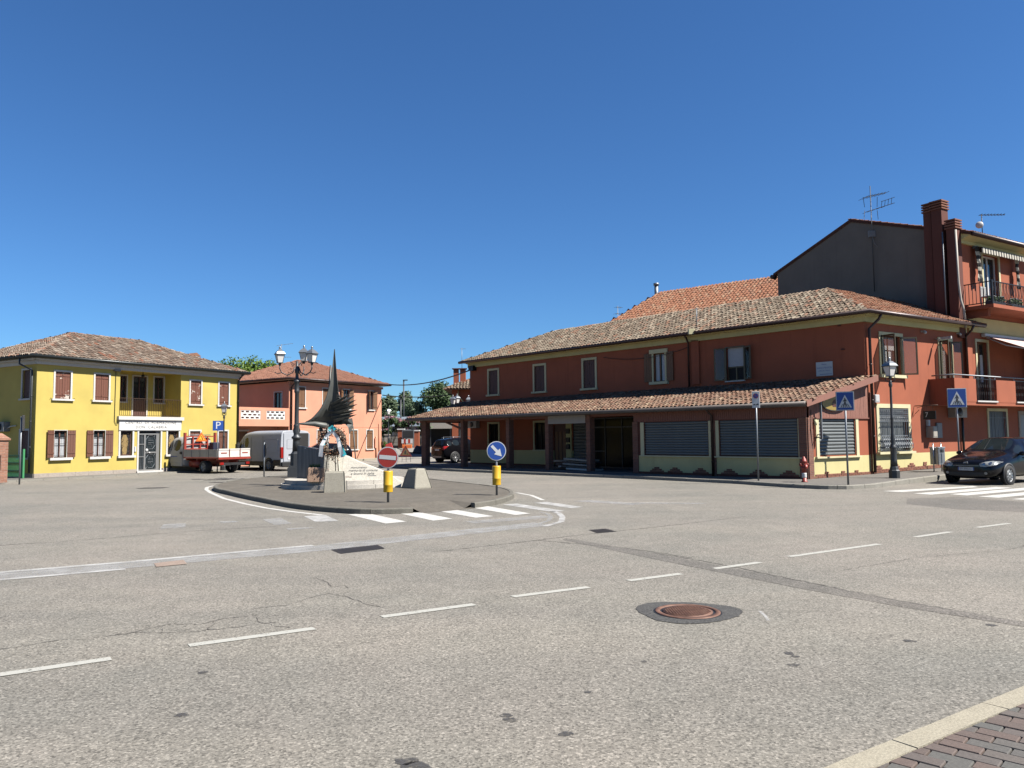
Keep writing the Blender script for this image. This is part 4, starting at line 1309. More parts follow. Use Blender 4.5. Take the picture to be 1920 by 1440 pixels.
# side wall of the porch (in line with the sunlit side)
SF = frame(tuple(PF @ Vector((PE, 0, 0))), 58, 1)
WS = 3.64
sho = [(.66, 2.76, .95, 2.30)]
mb = MB(SF); wall(mb, .02, WS, .0, .92, [], .1); mb.obj('side_dado', MT['cream'], rb)
mb = MB(SF); wall(mb, .02, WS, .92, 2.33, sho, .12); mb.obj('side_wall', MT['red2'], rb)
a, b, c, d = sho[0]
mb = MB(SF); mb.box(a - .2, a - .04, -.02, .03, .9, d); mb.box(b + .04, b + .2, -.02, .03, .9, d); mb.box(a - .26, b + .26, -.05, .09, .86, .92); mb.obj('shutter_surround', MT['cream_trim'], rb)
roller(rb, SF, a, b, c, d, 11)
mb = MB(SF); mb.box(.0, .26, -.25, .045, 0, 2.33); mb.obj('pilaster', MT['brick'], rb)
mb = MB(SF); x = .1
while x < WS - .1:
    mb.box(x + .004, x + .086, -.02, .015 + rnd.uniform(0, .006), 2.33, 2.80 + (x / WS) * .95); x += .09
o = mb.obj('cladding_boards', MT['barge'], rb); o['kind'] = 'stuff'
mb = MB(SF); mb.box(.28, WS, -.01, .05, 2.29, 2.335); mb.obj('ledge', MT['wood_red'], rb)
for r_ in range(3):                                 # brick courses at the foot of both sunlit walls
    n_ = 15
    for k in range(n_):
        if r_ < 2: brick_at(SF, .36 + k * .242 + (.12 if r_ else 0), .20 + r_ * .07 - .04)
for x in (1.0, 1.95, 2.75): brick_at(SF, x, .31, 0, .85)
for k in range(27): brick_at(CW, .3 + k * .242, .215 + .0044 * k); brick_at(CW, .42 + k * .242, .285 + .0044 * k)
for cx, n_ in ((.55, 2), (1.7, 2), (2.75, 2), (3.7, 1)):
    for k in range(n_): brick_at(CW, cx + (k - (n_ - 1) / 2) * .242, .362 + .018 * cx)
    brick_at(CW, cx + .02, .432 + .018 * cx)
# porch roof
OE = 4.0
zt, zb = 3.88, 2.86
def skx(o): return -.38 + o * (PE + .32 - .42) / OE + .06 * o
pl0 = rp(skx(OE), OE, zb); pl1 = rp(25.0, OE, zb); pl2 = rp(25.0, -.02, zt); pl3 = rp(skx(0) + .05, -.02, zt)
mb = MB(RW); mb.quad((skx(OE), OE - .02, zb - .09), (25.0, OE - .02, zb - .09), (25.0, 0, zt - .09), (skx(0), 0, zt - .09)); proof = mb.obj('porch_roof', MT['wood_red'], rb)
roof_plane([pl0, pl1, pl2, pl3], MT['tile_porch'], proof, 0.2, 0.33, singles=200)
ridge_tiles(proof, [(rp(8.0, OE - .05, zb + .06), rp(7.6, .03, zt + .05))], MT['tile_porch'], 0.06, .45, .02, 'joint_tiles')
gutter(rb, [tuple(rp(skx(OE) + .02, OE + .06, zb - .06)), tuple(rp(25.05, OE + .06, zb - .06))], MT['gutter_grey'], .095, 'porch_gutter')
mb = MB()
p0, p1 = rp(skx(OE) - .03, OE + .05, zb), rp(skx(0) - .06, .0, zt)
e = dC * .05
mb.add([p0 + Vector((0, 0, -.16)), p1 + Vector((0, 0, -.16)), p1 + Vector((0, 0, .06)), p0 + Vector((0, 0, .06)), p0 + e + Vector((0, 0, -.16)), p1 + e + Vector((0, 0, -.16)), p1 + e + Vector((0, 0, .06)), p0 + e + Vector((0, 0, .06))],
       [(0, 1, 2, 3), (7, 6, 5, 4), (0, 4, 5, 1), (1, 5, 6, 2), (2, 6, 7, 3), (3, 7, 4, 0)])
mb.obj('barge_board', MT['barge'], rb)
mb = MB(PF); mb.box(8.42, 24.4, -.22, -.04, 2.62, 2.80); mb.obj('porch_beam', MT['wood_red'], rb)
mb = MB(RW); mb.box(24.2, 24.32, 0, SO, 2.62, 2.8); mb.obj('porch_beam', MT['wood_red'], rb)
mb = MB(); mb.tube([PF @ Vector((22.0, -.1, 2.62)), PF @ Vector((20.5, -.1, 2.2))], .06, 6); mb.obj('porch_brace', MT['wood_red'], rb)
for k in range(13):
    x = 9.2 + k * 1.25
    mb = MB(RW); mb.add([(x, 0, 3.62), (x + .1, 0, 3.62), (x + .1, SO, 2.72), (x, SO, 2.72), (x, 0, 3.76), (x + .1, 0, 3.76), (x + .1, SO, 2.86), (x, SO, 2.86)], [(0, 1, 2, 3), (4, 5, 6, 7), (0, 4, 7, 3), (1, 5, 6, 2)])
    mb.obj('rafter', MT['wood_red'], proof)
mb = MB(RW); mb.box(8.42, 24.6, 0, SO + .02, .08, .145); mb.obj('porch_floor', MT['sidewalk'], rb)

# ---- balcony of the neighbouring house and the tall house itself
th = thing('tall_house', 'tall orange red house with grey gable wall, dark chimneys and two balconies', 'building', (*cp(7.1, 0, 0).xy, 0))
TF = CW @ Matrix.Translation((7.1, 0, 0))
TG = frame(tuple(cp(7.1, 0, 0)), -32, -1)
GD = 9.6
mb = MB(TG); mb.poly([(0, 0, 0), (GD, 0, 0), (GD, 0, 10.44), (5.1, 0, 12.2), (0, 0, 10.44)]); gw = mb.obj('gable_wall', MT['gray_plaster'], th)
tf_o = [(1.95, 3.3, 7.18, 9.72), (9.0, 10.2, 7.18, 9.7), (1.05, 1.95, 3.05, 5.72), (5.4, 6.4, 3.05, 5.6), (1.75, 3.25, .9, 2.66), (4.5, 6.2, .1, 2.55)]
mb = MB(TF); wall(mb, 0, 16, 0, 9.99, tf_o, .22); mb.obj('wall', MT['red2'], th)
mb = MB(TF); mb.box(.45, 16, -.02, .05, 6.12, 6.78); mb.obj('string_course', MT['cream'], th)
mb = MB(TF); mb.box(0, 16, -.05, .12, 9.98, 10.12)
mb.add([(0, .12, 10.12), (16, .12, 10.12), (16, .5, 10.24), (0, .5, 10.24), (0, -.05, 10.12), (0, -.05, 10.42), (0, .5, 10.30), (16, .5, 10.30)], [(0, 1, 2, 3), (4, 0, 3, 6, 5), (3, 2, 7, 6)])
mb.obj('cornice', MT['cream'], th)
mb = MB(TF); mb.quad((0, -9.5, 0), (16, -9.5, 0), (16, -9.5, 10.4), (0, -9.5, 10.4)); mb.quad((16, 0, 0), (16, -9.5, 0), (16, -9.5, 10.4), (16, 0, 10.4)); mb.obj('rear_wall', MT['gray_plaster'], th)
te0, te1 = TF @ Vector((-.06, .55, 10.34)), TF @ Vector((16, .55, 10.34))
tr0, tr1 = TF @ Vector((-.06, -5.1, 12.27)), TF @ Vector((16, -5.1, 12.27))
tb0, tb1 = TF @ Vector((-.06, -9.85, 10.42)), TF @ Vector((16, -9.85, 10.42))
mb = MB(); mb.quad(tuple(te0 - Vector((0, 0, .1))), tuple(te1 - Vector((0, 0, .1))), tuple(tr1 - Vector((0, 0, .1))), tuple(tr0 - Vector((0, 0, .1)))); troof = mb.obj('roof', MT['deck'], th)
roof_plane([te0, te1, tr1, tr0], MT['tile_warm'], troof, .2, .34)
roof_plane([tb1, tb0, tr0, tr1], MT['tile_warm'], troof, .2, .34)
ridge_tiles(troof, [(tr0, tr1)], MT['tile_warm'], .13)
mb = MB()
for a_, b_ in ((tb0, tr0), (tr0, te0)):                # verge strip along the gable
    d_ = Vector((0, 0, .09)); mb.quad(tuple(a_ - d_), tuple(b_ - d_), tuple(b_ + d_ * .6), tuple(a_ + d_ * .6))
    o_ = -dC * .12; mb.quad(tuple(a_ - d_), tuple(b_ - d_), tuple(b_ - d_ + dC * .3), tuple(a_ - d_ + dC * .3)); mb.quad(tuple(a_ + d_ * .6), tuple(b_ + d_ * .6), tuple(b_ + d_ * .6 + dC * .3), tuple(a_ + d_ * .6 + dC * .3))
mb.obj('verge', MT['brown_red'], th)
mb = MB(); mb.tube([TG @ Vector((GD + .3, -.2, 10.30)), TG @ Vector((GD + .3, .12, 10.30))], .12, 8); mb.obj('gutter_end', MT['gutter_brown'], th)
gutter(th, [tuple(TF @ Vector((.0, .62, 10.28))), tuple(TF @ Vector((16, .62, 10.28)))], MT['gutter_brown'], .1)
for a_, b_, dd, top in ((.92, 1.26, .42, 11.98), (.40, .86, .50, 11.98), (-.12, .26, .46, 11.0)):
    mb = MB(TG); mb.box(a_, b_, -.02, dd, 5.8, top - .42); ch = mb.obj('chimney', MT['brown_red'], th)
    for k in range(4):
        mb = MB(TG); z = top - .42 + k * .115; mb.box(a_ - .05, b_ + .05, -.06, dd + .05, z, z + .06); mb.obj('chimney_cap_slab', MT['brick_piece'], ch)
    mb = MB(TG); mb.box(a_ + .04, b_ - .04, .02, dd - .04, top - .42, top); mb.obj('chimney_core', MT['brown_red'], ch)
mb = MB(TG); mb.tube([(.38, .53, 10.5), (0.38, .53, 6.2)], .03, 6); mb.obj('conduit', MT['galv'], th)
mb = MB(TG); mb.tube([(-.12, .42, 10.5), (-.14, .42, 8.2), (-.2, .42, 7.4), (-.30, .42, 7.0), (-.34, .42, 6.2)], .05, 6); mb.obj('downpipe', MT['beige_metal'], th)
mb = MB(TG); mb.lathe([(.16, 0), (.15, .04), (0.0, .05)], 12, (1.2, .02, 7.0), 'y'); mb.obj('vent_cap', MT['galv'], th)
# upper balcony
mb = MB(TF); mb.box(.12, 12, -.05, 1.25, 7.0, 7.15); bal = mb.obj('upper_balcony', MT['red2'], th)
for x in (.35, 5.6): mb = MB(TF); mb.box(x, x + .2, 0, .9, 6.68, 7.0); mb.obj('bracket', MT['red2'], bal)
mb = MB(TF)
for y_ in (1.2,):
    mb.box(.14, 12, y_ - .02, y_ + .02, 8.10, 8.14); mb.box(.14, 12, y_ - .012, y_ + .012, 7.22, 7.245)
    k = .14
    i = 0
    while k < 11.9:
        if i % 2: mb.tube([(k, y_, 7.24), (k + .03, y_, 7.46), (k - .03, y_, 7.7), (k + .03, y_, 7.92), (k, y_, 8.10)], .012, 4)
        else: mb.box(k - .012, k + .012, y_ - .012, y_ + .012, 7.24, 8.10)
        k += .125; i += 1
for z in (8.12, 7.23): mb.box(.12, .16, .02, 1.2, z - .02, z + .02)
for k in range(8): mb.box(.13, .15, .1 + k * .15, .12 + k * .15, 7.24, 8.10)
mb.box(.105, .175, 1.165, 1.235, 7.15, 8.18)
mb.obj('railing', MT['iron'], bal, kind='stuff')
a, b, c, d = tf_o[0]
w = win_frame(th, TF, a, b, c, d, MT['cream_trim'], .13, .03, name='balcony_door')
pane(w, TF, a, b, c, d, -.18, MT['glass'], MT['white'], 1, .08)
a, b, c, d = tf_o[1]
w = win_frame(th, TF, a, b, c, d, MT['cream_trim'], .13, .03, name='balcony_door'); pane(w, TF, a, b, c, d, -.18, MT['glass'], MT['white'], 1, .08)


def stripes():
    m, nt, b_ = nodes('striped_awning_cloth'); tc = nt.nodes.new('ShaderNodeTexCoord'); sx = nt.nodes.new('ShaderNodeSeparateXYZ'); nt.links.new(tc.outputs['UV'], sx.inputs[0])
    w_ = nt.nodes.new('ShaderNodeMath'); w_.operation = 'FRACT'; nt.links.new(sx.outputs[0], w_.inputs[0])
    g_ = nt.nodes.new('ShaderNodeMath'); g_.operation = 'GREATER_THAN'; g_.inputs[1].default_value = .5; nt.links.new(w_.outputs[0], g_.inputs[0])
    nt.links.new(mix(nt, (.025, .022, .02), (.66, .62, .52), g_.outputs[0]), b_.inputs['Base Color']); b_.inputs['Roughness'].default_value = .85
    return m


MT['awn_dark'] = flat('awning_stripe_dark', (.028, .024, .022), .85)
MT['awn_pale'] = flat('awning_stripe_pale', (.62, .58, .48), .85)
MT['awn_pink'] = flat('faded_pink_awning', (.72, .52, .47), .85, var=.06, scale=2)
# striped awning, half rolled with gathered sides
mb = MB(TF); mb.box(1.05, 4.75, .05, .2, 9.86, 9.96); aw = mb.obj('striped_awning', MT['galv'], th)
for pal, mat in ((0, 'awn_dark'), (1, 'awn_pale')):
    mb = MB(TF)
    k = 0; x = 1.10
    while x < 4.7:
        if k % 2 == pal: mb.add([(x, .2, 9.95), (x + .115, .2, 9.95), (x + .115, .42, 9.86), (x, .42, 9.86), (x + .115, .43, 9.64), (x + .055, .43, 9.60), (x, .43, 9.64)], [(0, 1, 2, 3), (3, 2, 4, 5, 6)])
        x += .115; k += 1
    for sx_ in (1.0, 4.45):                              # gathered side curtains
        for i in range(9):
            if i % 2 == pal:
                z = 9.88 - i * .17
                w1 = .42 + .05 * math.sin(i * 1.7); w2 = .42 + .05 * math.sin((i + 1) * 1.7)
                if sx_ > 3: w1 *= .75; w2 *= .75
                v = []
                for zz, ww in ((z, w1), (z - .17, w2)):
                    v += [(sx_ + ww * t, .22 + .05 * math.sin(t * 9 + zz * 3), zz) for t in (0, .2, .4, .6, .8, 1)]
                mb.add(v, [(j, j + 1, 7 + j, 6 + j) for j in range(5)])
    mb.obj('awning_cloth', MT[mat], aw, kind='stuff')
# lower balcony: solid orange-red parapets with wrought-iron fields between
BY = 1.02
mb = MB(TF); mb.box(-2.81, 9, -.02, BY, 2.84, 2.98); lb_ = mb.obj('lower_balcony', MT['red2'], th)
for a_, b_ in ((-2.81, -1.18), (.45, 2.05), (3.6, 5.1)):
    mb = MB(TF); mb.box(a_, b_, BY - .1, BY + .01, 2.98, 3.93); mb.obj('parapet', MT['red2'], lb_)
mb = MB(TF); mb.box(-2.82, -2.70, 0.0, BY - .1, 2.98, 3.93); mb.obj('parapet', MT['red2'], lb_)
mb = MB(TF); mb.box(-1.18, .45, BY - .16, BY + .06, 2.98, 3.04); mb.box(2.05, 3.6, BY - .16, BY + .06, 2.98, 3.04); mb.obj('balcony_sill', MT['white_stone'], lb_)
mb = MB(TF)
for a_, b_ in ((-1.18, .45), (2.05, 3.6)):
    n_ = 11
    for k in range(n_ + 1):
        x = a_ + (b_ - a_) * k / n_; mb.tube([(x, BY - .05, 3.04), (x, BY - .05, 3.3), (x + .05, BY - .05, 3.42), (x - .05, BY - .05, 3.6), (x, BY - .05, 3.72), (x, BY - .05, 3.95)], .012, 4)
    mb.box(a_, b_, BY - .065, BY - .035, 3.93, 3.96)
mb.obj('railing', MT['iron'], lb_, kind='stuff')
mb = MB(TF); mb.tube([(-2.76, .1, 4.07), (-2.76, BY - .05, 4.07), (9, BY - .05, 4.07)], .03, 8)
for x in (-2.76, -1.2, .45, 2.05, 3.6): mb.box(x - .015, x + .015, BY - .065, BY - .035, 3.93, 4.06)
mb.obj('handrail', MT['galv'], lb_)
a, b, c, d = tf_o[2]
w = win_frame(th, TF, a, b, c, d, MT['cream_trim'], .12, .03, name='balcony_door'); pane(w, TF, a, b, c, d, -.18, MT['glass'], MT['shutter_tan'], 1, .07)
mb = MB(TF); mb.box(a + .55, b - .12, -.165, -.155, c + .9, d - .55); mb.obj('curtain', MT['curtain'], w)
a, b, c, d = tf_o[3]
w = win_frame(th, TF, a, b, c, d, MT['bronze_alu'], .06, .03, name='balcony_door'); pane(w, TF, a, b, c, d, -.15, MT['glass'], MT['bronze_alu'], 1, .06)
mb = MB(TF); mb.box(a + .05, b - .05, -.13, -.12, d - .7, d); mb.obj('roller_blind', MT['roller_white'], w)
casement(w, TF, a - .02, 1, .5, c, d, 110, MT['bronze_alu'], MT['glass'], .02); casement(w, TF, b + .02, -1, .5, c, d, 110, MT['bronze_alu'], MT['glass'], .02)
# pink awning over the lower balcony
mb = MB(TF); mb.add([(1.5, .15, 6.0), (10, .15, 6.0), (10, 1.75, 5.3), (1.5, 1.75, 5.3), (1.5, .15, 5.98), (10, .15, 5.98), (10, 1.75, 5.28), (1.5, 1.75, 5.28)], [(0, 1, 2, 3), (7, 6, 5, 4)])
k = 1.5
while k < 9.9:
    mb.add([(k, 1.75, 5.3), (k + .2, 1.75, 5.3), (k + .2, 1.76, 5.15), (k + .1, 1.765, 5.09), (k, 1.76, 5.15)], [(0, 1, 2, 3, 4)]); k += .2
pa = mb.obj('pink_awning', MT['awn_pink'], th)
mb = MB(TF); mb.box(1.45, 10, .04, .2, 5.95, 6.08); mb.tube([(1.55, .2, 5.9), (1.55, 1.0, 5.47), (1.55, 1.72, 5.27)], .025, 6); mb.obj('awning_arm', MT['white'], pa)
# ground floor
a, b, c, d = tf_o[4]
w = win_frame(th, TF, a, b, c, d, MT['cream_trim'], .13, .035); sill(w, TF, a, b, c, MT['cream_trim'])
mb = MB(TF)
for k in range(11): mb.box(a + (b - a) * k / 11 + .004, a + (b - a) * (k + 1) / 11 - .004, -.1, -.085 + .008 * (k % 2), c + .01, d - .01)
mb.obj('closed_shutter', MT['shutter_grey'], w)
mb = MB(TF)
for k in range(13):
    x = a + (b - a) * k / 12; mb.tube([(x, .02, d), (x, .03, c + .5), (x, .14, c + .25), (x, .1, c)], .010, 4)
mb.box(a, b, .01, .03, d - .3, d - .28); mb.obj('grille', MT['galv'], w)
a, b, c, d = tf_o[5]
w = win_frame(th, TF, a, b, c, d, MT['plinth'], .14, .04, name='door'); mb = MB(TF); mb.box(a, b, -.18, -.12, c, d); mb.obj('door_leaf', MT['grey_door'], w)
mb = MB(TF); mb.tube([(-.55, .08, 2.8), (-.55, .08, .3)], .05, 8); mb.obj('downpipe', MT['gutter_dark'], th)
mb = MB(TF); mb.tube([(-.15, .55, 6.3), (-.15, .45, 6.1), (-.02, .12, 5.85), (.0, .1, 4.1)], .05, 8); mb.obj('downpipe', MT['gutter_brown'], th)
# ================================================================== YELLOW BUILDING
yb = thing('yellow_building', 'bright yellow two-storey building with brown shutters and recessed balcony over a white sign', 'building', (-22.3, 36.0, 0))
YS = frame((-22.3, 36.0), -60.4, -1)
YL, YD = 11.75, 8.0
yup = [(.86, 1.60, 3.80, 5.10), (2.84, 3.56, 3.80, 5.10), (8.42, 9.12, 3.78, 5.10), (10.38, 11.06, 3.78, 5.10)]
ylo = [(.90, 1.50, .98, 2.28), (2.84, 3.44, .98, 2.28), (4.26, 4.93, .99, 2.26), (5.30, 6.58, .16, 2.26), (7.02, 7.70, .99, 2.26), (8.43, 9.11, .99, 2.26), (10.38, 11.02, .16, 2.26)]
log_ = (4.18, 7.80, 3.03, 5.46)
mb = MB(YF); wall(mb, 0, YL, .26, 5.46, yup + ylo + [log_], .16)
# loggia walls behind the front
wall(mb, 4.18, 7.80, 3.03, 5.46, [(5.02, 5.46, 3.86, 5.24), (5.86, 6.66, 3.04, 5.26), (7.14, 7.84, 3.86, 5.28)], .12, -1.4)
mb.quad((4.18, -.16, 3.03), (4.18, -1.4, 3.03), (4.18, -1.4, 5.46), (4.18, -.16, 5.46)); mb.quad((7.8, -.16, 3.03), (7.8, -1.4, 3.03), (7.8, -1.4, 5.46), (7.8, -.16, 5.46))
mb.quad((4.18, -.1, 5.455), (7.8, -.1, 5.455), (7.8, -1.4, 5.455), (4.18, -1.4, 5.455)); mb.quad((4.18, -.1, 3.032), (7.8, -.1, 3.032), (7.8, -1.4, 3.032), (4.18, -1.4, 3.032))
mb.obj('wall', MT['yellow'], yb)
ys_h = [(.50, 1.18, 3.80, 5.15), (.50, 1.22, 1.0, 2.28)]
mb = MB(YS); wall(mb, 0, YD, .26, 5.46, ys_h, .16); mb.obj('side_wall', MT['yellow'], yb)
mb = MB(YF); mb.quad((YL, 0, 0), (YL, -YD, 0), (YL, -YD, 5.6), (YL, 0, 5.6)); mb.quad((0, -YD, 0), (YL, -YD, 0), (YL, -YD, 5.6), (0, -YD, 5.6)); mb.obj('rear_wall', MT['yellow'], yb)
for k in range(8):                                   # stone plinth slabs
    x0_, x1_ = k * .651 + .004, (k + 1) * .651 - .004
    mb = MB(YF); mb.box(x0_, x1_, -.03, .025, 0, .265); mb.obj('plinth_slab', MT['plinth'], yb)
for k in range(6):
    x0_, x1_ = 6.72 + k * .838 + .004, 6.72 + (k + 1) * .838 - .004
    mb = MB(YF); mb.box(x0_, x1_, -.03, .025, 0, .265); mb.obj('plinth_slab', MT['plinth'], yb)
mb = MB(YS); mb.box(.03, YD, -.03, .02, 0, .265); mb.obj('plinth', MT['plinth'], yb)
for a, b, c, d in yup:
    w = win_frame(yb, YF, a, b, c, d, MT['white_stone'], .085, .03); sill(w, YF, a, b, c, MT['white_stone'], .16, .1, .085)
    closed_shutters(w, YF, a, b, c, d, MT['shutter_flaky'], .08)
    mb = MB(YF); mb.tube([(b + .15, .0, c + .02), (b + .2, .08, c + .03)], .012, 5); mb.tube([(a - .17, .0, c + .02), (a - .22, .08, c + .03)], .012, 5); mb.obj('shutter_catch', MT['iron'], w)
for i, (a, b, c, d) in enumerate(ylo[:2]):
    w = win_frame(yb, YF, a, b, c, d, MT['white_stone'], .03, .012); sill(w, YF, a, b, c, MT['white_stone'], .24, .14, .12)
    pane(w, YF, a, b, c, d, -.13, MT['glass'], MT['shutter_brown'], 1, .05)
    mb = MB(YF); mb.box(a + .06, a + .25, -.128, -.122, c + .05, d - .35); mb.box(b - .25, b - .06, -.128, -.122, c + .05, d - .35); mb.obj('curtain', MT['curtain'], w)
    mb = MB(YF)
    for k in range(6): mb.box(a + .04 + k * .104 - .007, a + .04 + k * .104 + .007, -.05, -.036, c + .06, d - .3)
    for z in (c + .08, c + .65, d - .3): mb.box(a + .02, b - .02, -.052, -.034, z, z + .02)
    mb.obj('window_bars', MT['iron'], w)
    boards_leaf(w, YF, a - .02, 1, .36, c + .0, d + .02, 172 if i else 166, MT['shutter_brown'], .03)
    boards_leaf(w, YF, b + .02, -1, .38, c + .0, d + .02, 172, MT['shutter_brown'], .03)
for a, b, c, d in (ylo[2], ylo[4]):
    w = win_frame(yb, YF, a, b, c, d, MT['white_stone'], .095, .03); sill(w, YF, a, b, c, MT['white_stone'], .16, .13, .11)
    pane(w, YF, a, b, c, d, -.13, MT['dark'], MT['shutter_dark'], 0, .06)
    mb = MB(YF); x = (a + b) / 2
    mb.add([(x - .10, -.125, c + .02), (x + .10, -.125, c + .02), (x + .2, -.125, c + .75), (x + .09, -.125, d - .2), (x - .09, -.125, d - .2), (x - .2, -.125, c + .75)], [(0, 1, 2, 3, 4, 5)]); mb.obj('gold_curtain', MT['gold'], w)
    mb = MB(YF)
    for k in range(4):
        z0_ = c + k * (d - c) / 4; z1_ = c + (k + 1) * (d - c) / 4
        mb.tube([(a, -.06, z0_), (x - .1, -.06, (z0_ + z1_) / 2), (a, -.06, z1_)], .012, 4); mb.tube([(b, -.06, z0_), (x + .1, -.06, (z0_ + z1_) / 2), (b, -.06, z1_)], .012, 4)
    mb.obj('grille', MT['rail_brown'], w)
a, b, c, d = ylo[3]
w = win_frame(yb, YF, a, b, c, d, MT['white_stone'], .09, .03, name='entrance_door')
mb = MB(YF); mb.box(a, b, -.15, -.13, c, d); mb.obj('pane', MT['glass'], w)
mb = MB(YF)
for x0_, x1_, z0_, z1_ in ((a, a + .06, c, d), (b - .2, b, c, d), (a + .06, b - .2, d - .2, d - .12), (a + .06, b - .2, c, c + .07), (a + .36, a + .46, c + .07, d - .2), (a + .46, b - .2, c + .92, c + 1.0),
                             (a + .06, a + .36, c + .72, c + .76), (a + .06, a + .36, c + 1.38, c + 1.42)): mb.box(x0_, x1_, -.13, -.07, z0_, z1_)
mb.obj('door_frame', MT['grey_door'], w)
mb = MB(YF)
for zc in (c + 1.5, c + .5):
    xc = a + .77; r = .3
    P8 = [(xc + r * math.cos(R(45 * k + 22)), -.10, zc + r * 1.3 * math.sin(R(45 * k + 22))) for k in range(9)]; mb.tube(P8, .012, 4, False)
    for q in (((-.15, .25), (-.15, .1), (.15, .1), (.15, -.1)), ((-.15, -.02), (.15, -.02)), ((-.05, .25), (-.05, .1)), ((.05, -.25), (.05, -.1), (-.15, -.1))):
        mb.tube([(xc + u, -.10, zc + v) for u, v in q], .010, 4, False)
    for sx_ in (-1, 1):
        for sz_ in (-1, 1): mb.tube([(xc + sx_ * .21, -.10, zc + sz_ * .3), (xc + sx_ * .31, -.10, zc + sz_ * .46)], .010, 4, False)
for k in range(3): mb.box(a + .12 + k * .08, a + .135 + k * .08, -.11, -.09, c + .07, d - .2)
mb.obj('door_grille', MT['galv'], w)
mb = MB(YF); mb.ball((a + .52, -.05, c + 1.08), .085, 10, (1, .5, 1)); mb.ball((a + .68, -.05, c + .95), .055, 10, (1, .5, .7)); mb.obj('white_notice', MT['plastic_white'], w)
mb = MB(YF); mb.box(a - .12, b + .12, -.1, .12, .06, .158); mb.obj('door_step', MT['white_stone'], w)
a, b, c, d = ylo[5]
w = win_frame(yb, YF, a, b, c, d, MT['white_stone'], .085, .03); sill(w, YF, a, b, c, MT['white_stone'], .16, .12, .1); closed_shutters(w, YF, a, b, c, d, MT['shutter_brown'], .08)
a, b, c, d = ylo[6]
w = win_frame(yb, YF, a, b, c, d, MT['white_stone'], .085, .03, name='side_door'); closed_shutters(w, YF, a, b, c, d, MT['shutter_brown'], .08)
for a, b, c, d in ys_h:
    w = win_frame(yb, YS, a, b, c, d, MT['white_stone'], .09, .03); sill(w, YS, a, b, c, MT['white_stone'], .14, .1, .08); closed_shutters(w, YS, a, b, c, d, MT['shutter_dark'], .1)
LF = YF @ Matrix.Translation((0, -1.4, 0))
for i, (a, b, c, d) in enumerate([(5.02, 5.46, 3.86, 5.24), (5.86, 6.66, 3.04, 5.26), (7.14, 7.80, 3.86, 5.28)]):
    w = win_frame(yb, LF, a, b if i < 2 else 7.72, c, d, MT['white_stone'], .075, .03, name='balcony_door' if i == 1 else 'window')
    pane(w, LF, a, b if i < 2 else 7.72, c, d, -.08, MT['glass'], MT['shutter_dark'], 1, .05)
    if i != 1: sill(w, LF, a, b if i < 2 else 7.72, c, MT['white_stone'], .08, .08)
    else:
        mb = MB(LF); mb.box(a, b, -.06, -.03, c, c + .95); mb.obj('door_panel', MT['shutter_dark'], w)
mb = MB(YF); mb.box(4.05, 7.92, -.05, .17, 2.84, 3.02); mb.obj('balcony_slab', MT['white_stone'], yb)
bar_rail(YF, yb, 4.18, 7.80, 3.06, 3.98, .03, MT['rail_brown'], .105, .008)
mb = MB(YF); mb.box(4.15, 7.82, -.02, .07, 2.30, 2.835); sg = mb.obj('sign_panel', MT['white'], yb)
text('lettering', 'CENTRO  DI  FORMAZIONE', .20, face_m(YF @ Vector((5.98, .076, 2.69)), (YF.to_3x3() @ Vector((0, 1, 0)))), MT['ink'], sg, sx=1.10, space=1.12)
text('lettering', 'DON  CALABRIA', .20, face_m(YF @ Vector((5.98, .076, 2.46)), (YF.to_3x3() @ Vector((0, 1, 0)))), MT['ink'], sg, sx=1.10, space=1.15)
mb = MB(YF); mb.box(-.1, YL + .1, -.05, .09, 5.40, 5.58); mb.box(-.2, YL + .2, -.05, .3, 5.58, 5.66); mb.obj('cornice', MT['white_stone'], yb)
mb = MB(YS); mb.box(-.08, YD, -.05, .09, 5.40, 5.578); mb.box(-.2, YD, -.05, .3, 5.58, 5.658); mb.obj('cornice', MT['white_stone'], yb)
mb = MB(YF); mb.box(3.78, 4.12, .02, .16, 5.32, 5.42); mb.obj('junction_box', MT['plastic_grey'], yb)
mb = MB(YF); mb.tube([(3.92, .03, 5.35), (3.9, .03, 2.75), (3.98, .04, 2.6), (4.08, .06, 2.62)], .014, 5); mb.obj('wall_cable', MT['iron'], yb)
mb = MB(YF); mb.bbox(5.04, 5.14, 0, .06, 1.18, 1.45); mb.obj('doorbell', MT['plastic_white'], yb)
mb = MB(YF); mb.tube([(5.95, -.7, 5.45), (5.95, -.7, 5.3)], .02, 5); mb.ball((5.95, -.7, 5.24), .09, 8); mb.obj('ceiling_lamp', MT['iron'], yb)
YO, YZ, YR = .46, 5.78, 7.62
def ypnt(s, o, z): return YF @ Vector((s, o, z))
e0, e1, e2, e3 = ypnt(-YO, YO, YZ), ypnt(YL + YO, YO, YZ), ypnt(YL + YO, -YD - YO, YZ), ypnt(-YO, -YD - YO, YZ)
r0, r1 = ypnt(4.0, -4.0, YR), ypnt(YL - 4.0, -4.0, YR)
mb = MB(); mb.quad(*[tuple(p - Vector((0, 0, .1))) for p in (e0, e1, e2, e3)]); yroof = mb.obj('roof', MT['white_stone'], yb)
for P in ([e0, e1, r1, r0], [e3, e0, r0], [e1, e2, r1], [e2, e3, r0, r1]): roof_plane(P, MT['tile_pale'], yroof, .19, .34)
ridge_tiles(yroof, [(e0, r0), (e1, r1), (r0, r1), (e3, r0)], MT['tile_warm'])
gutter(yb, [tuple(p + Vector((0, 0, -.03))) for p in (e3, e0, e1, e2)], MT['gutter_dark'], .1)
downpipe(yb, [tuple(YS @ Vector(p)) for p in ((.62, YO, 5.7), (.56, .5, 5.4), (.22, .1, 5.1), (.22, .1, .3))], MT['iron_grey'], .045)
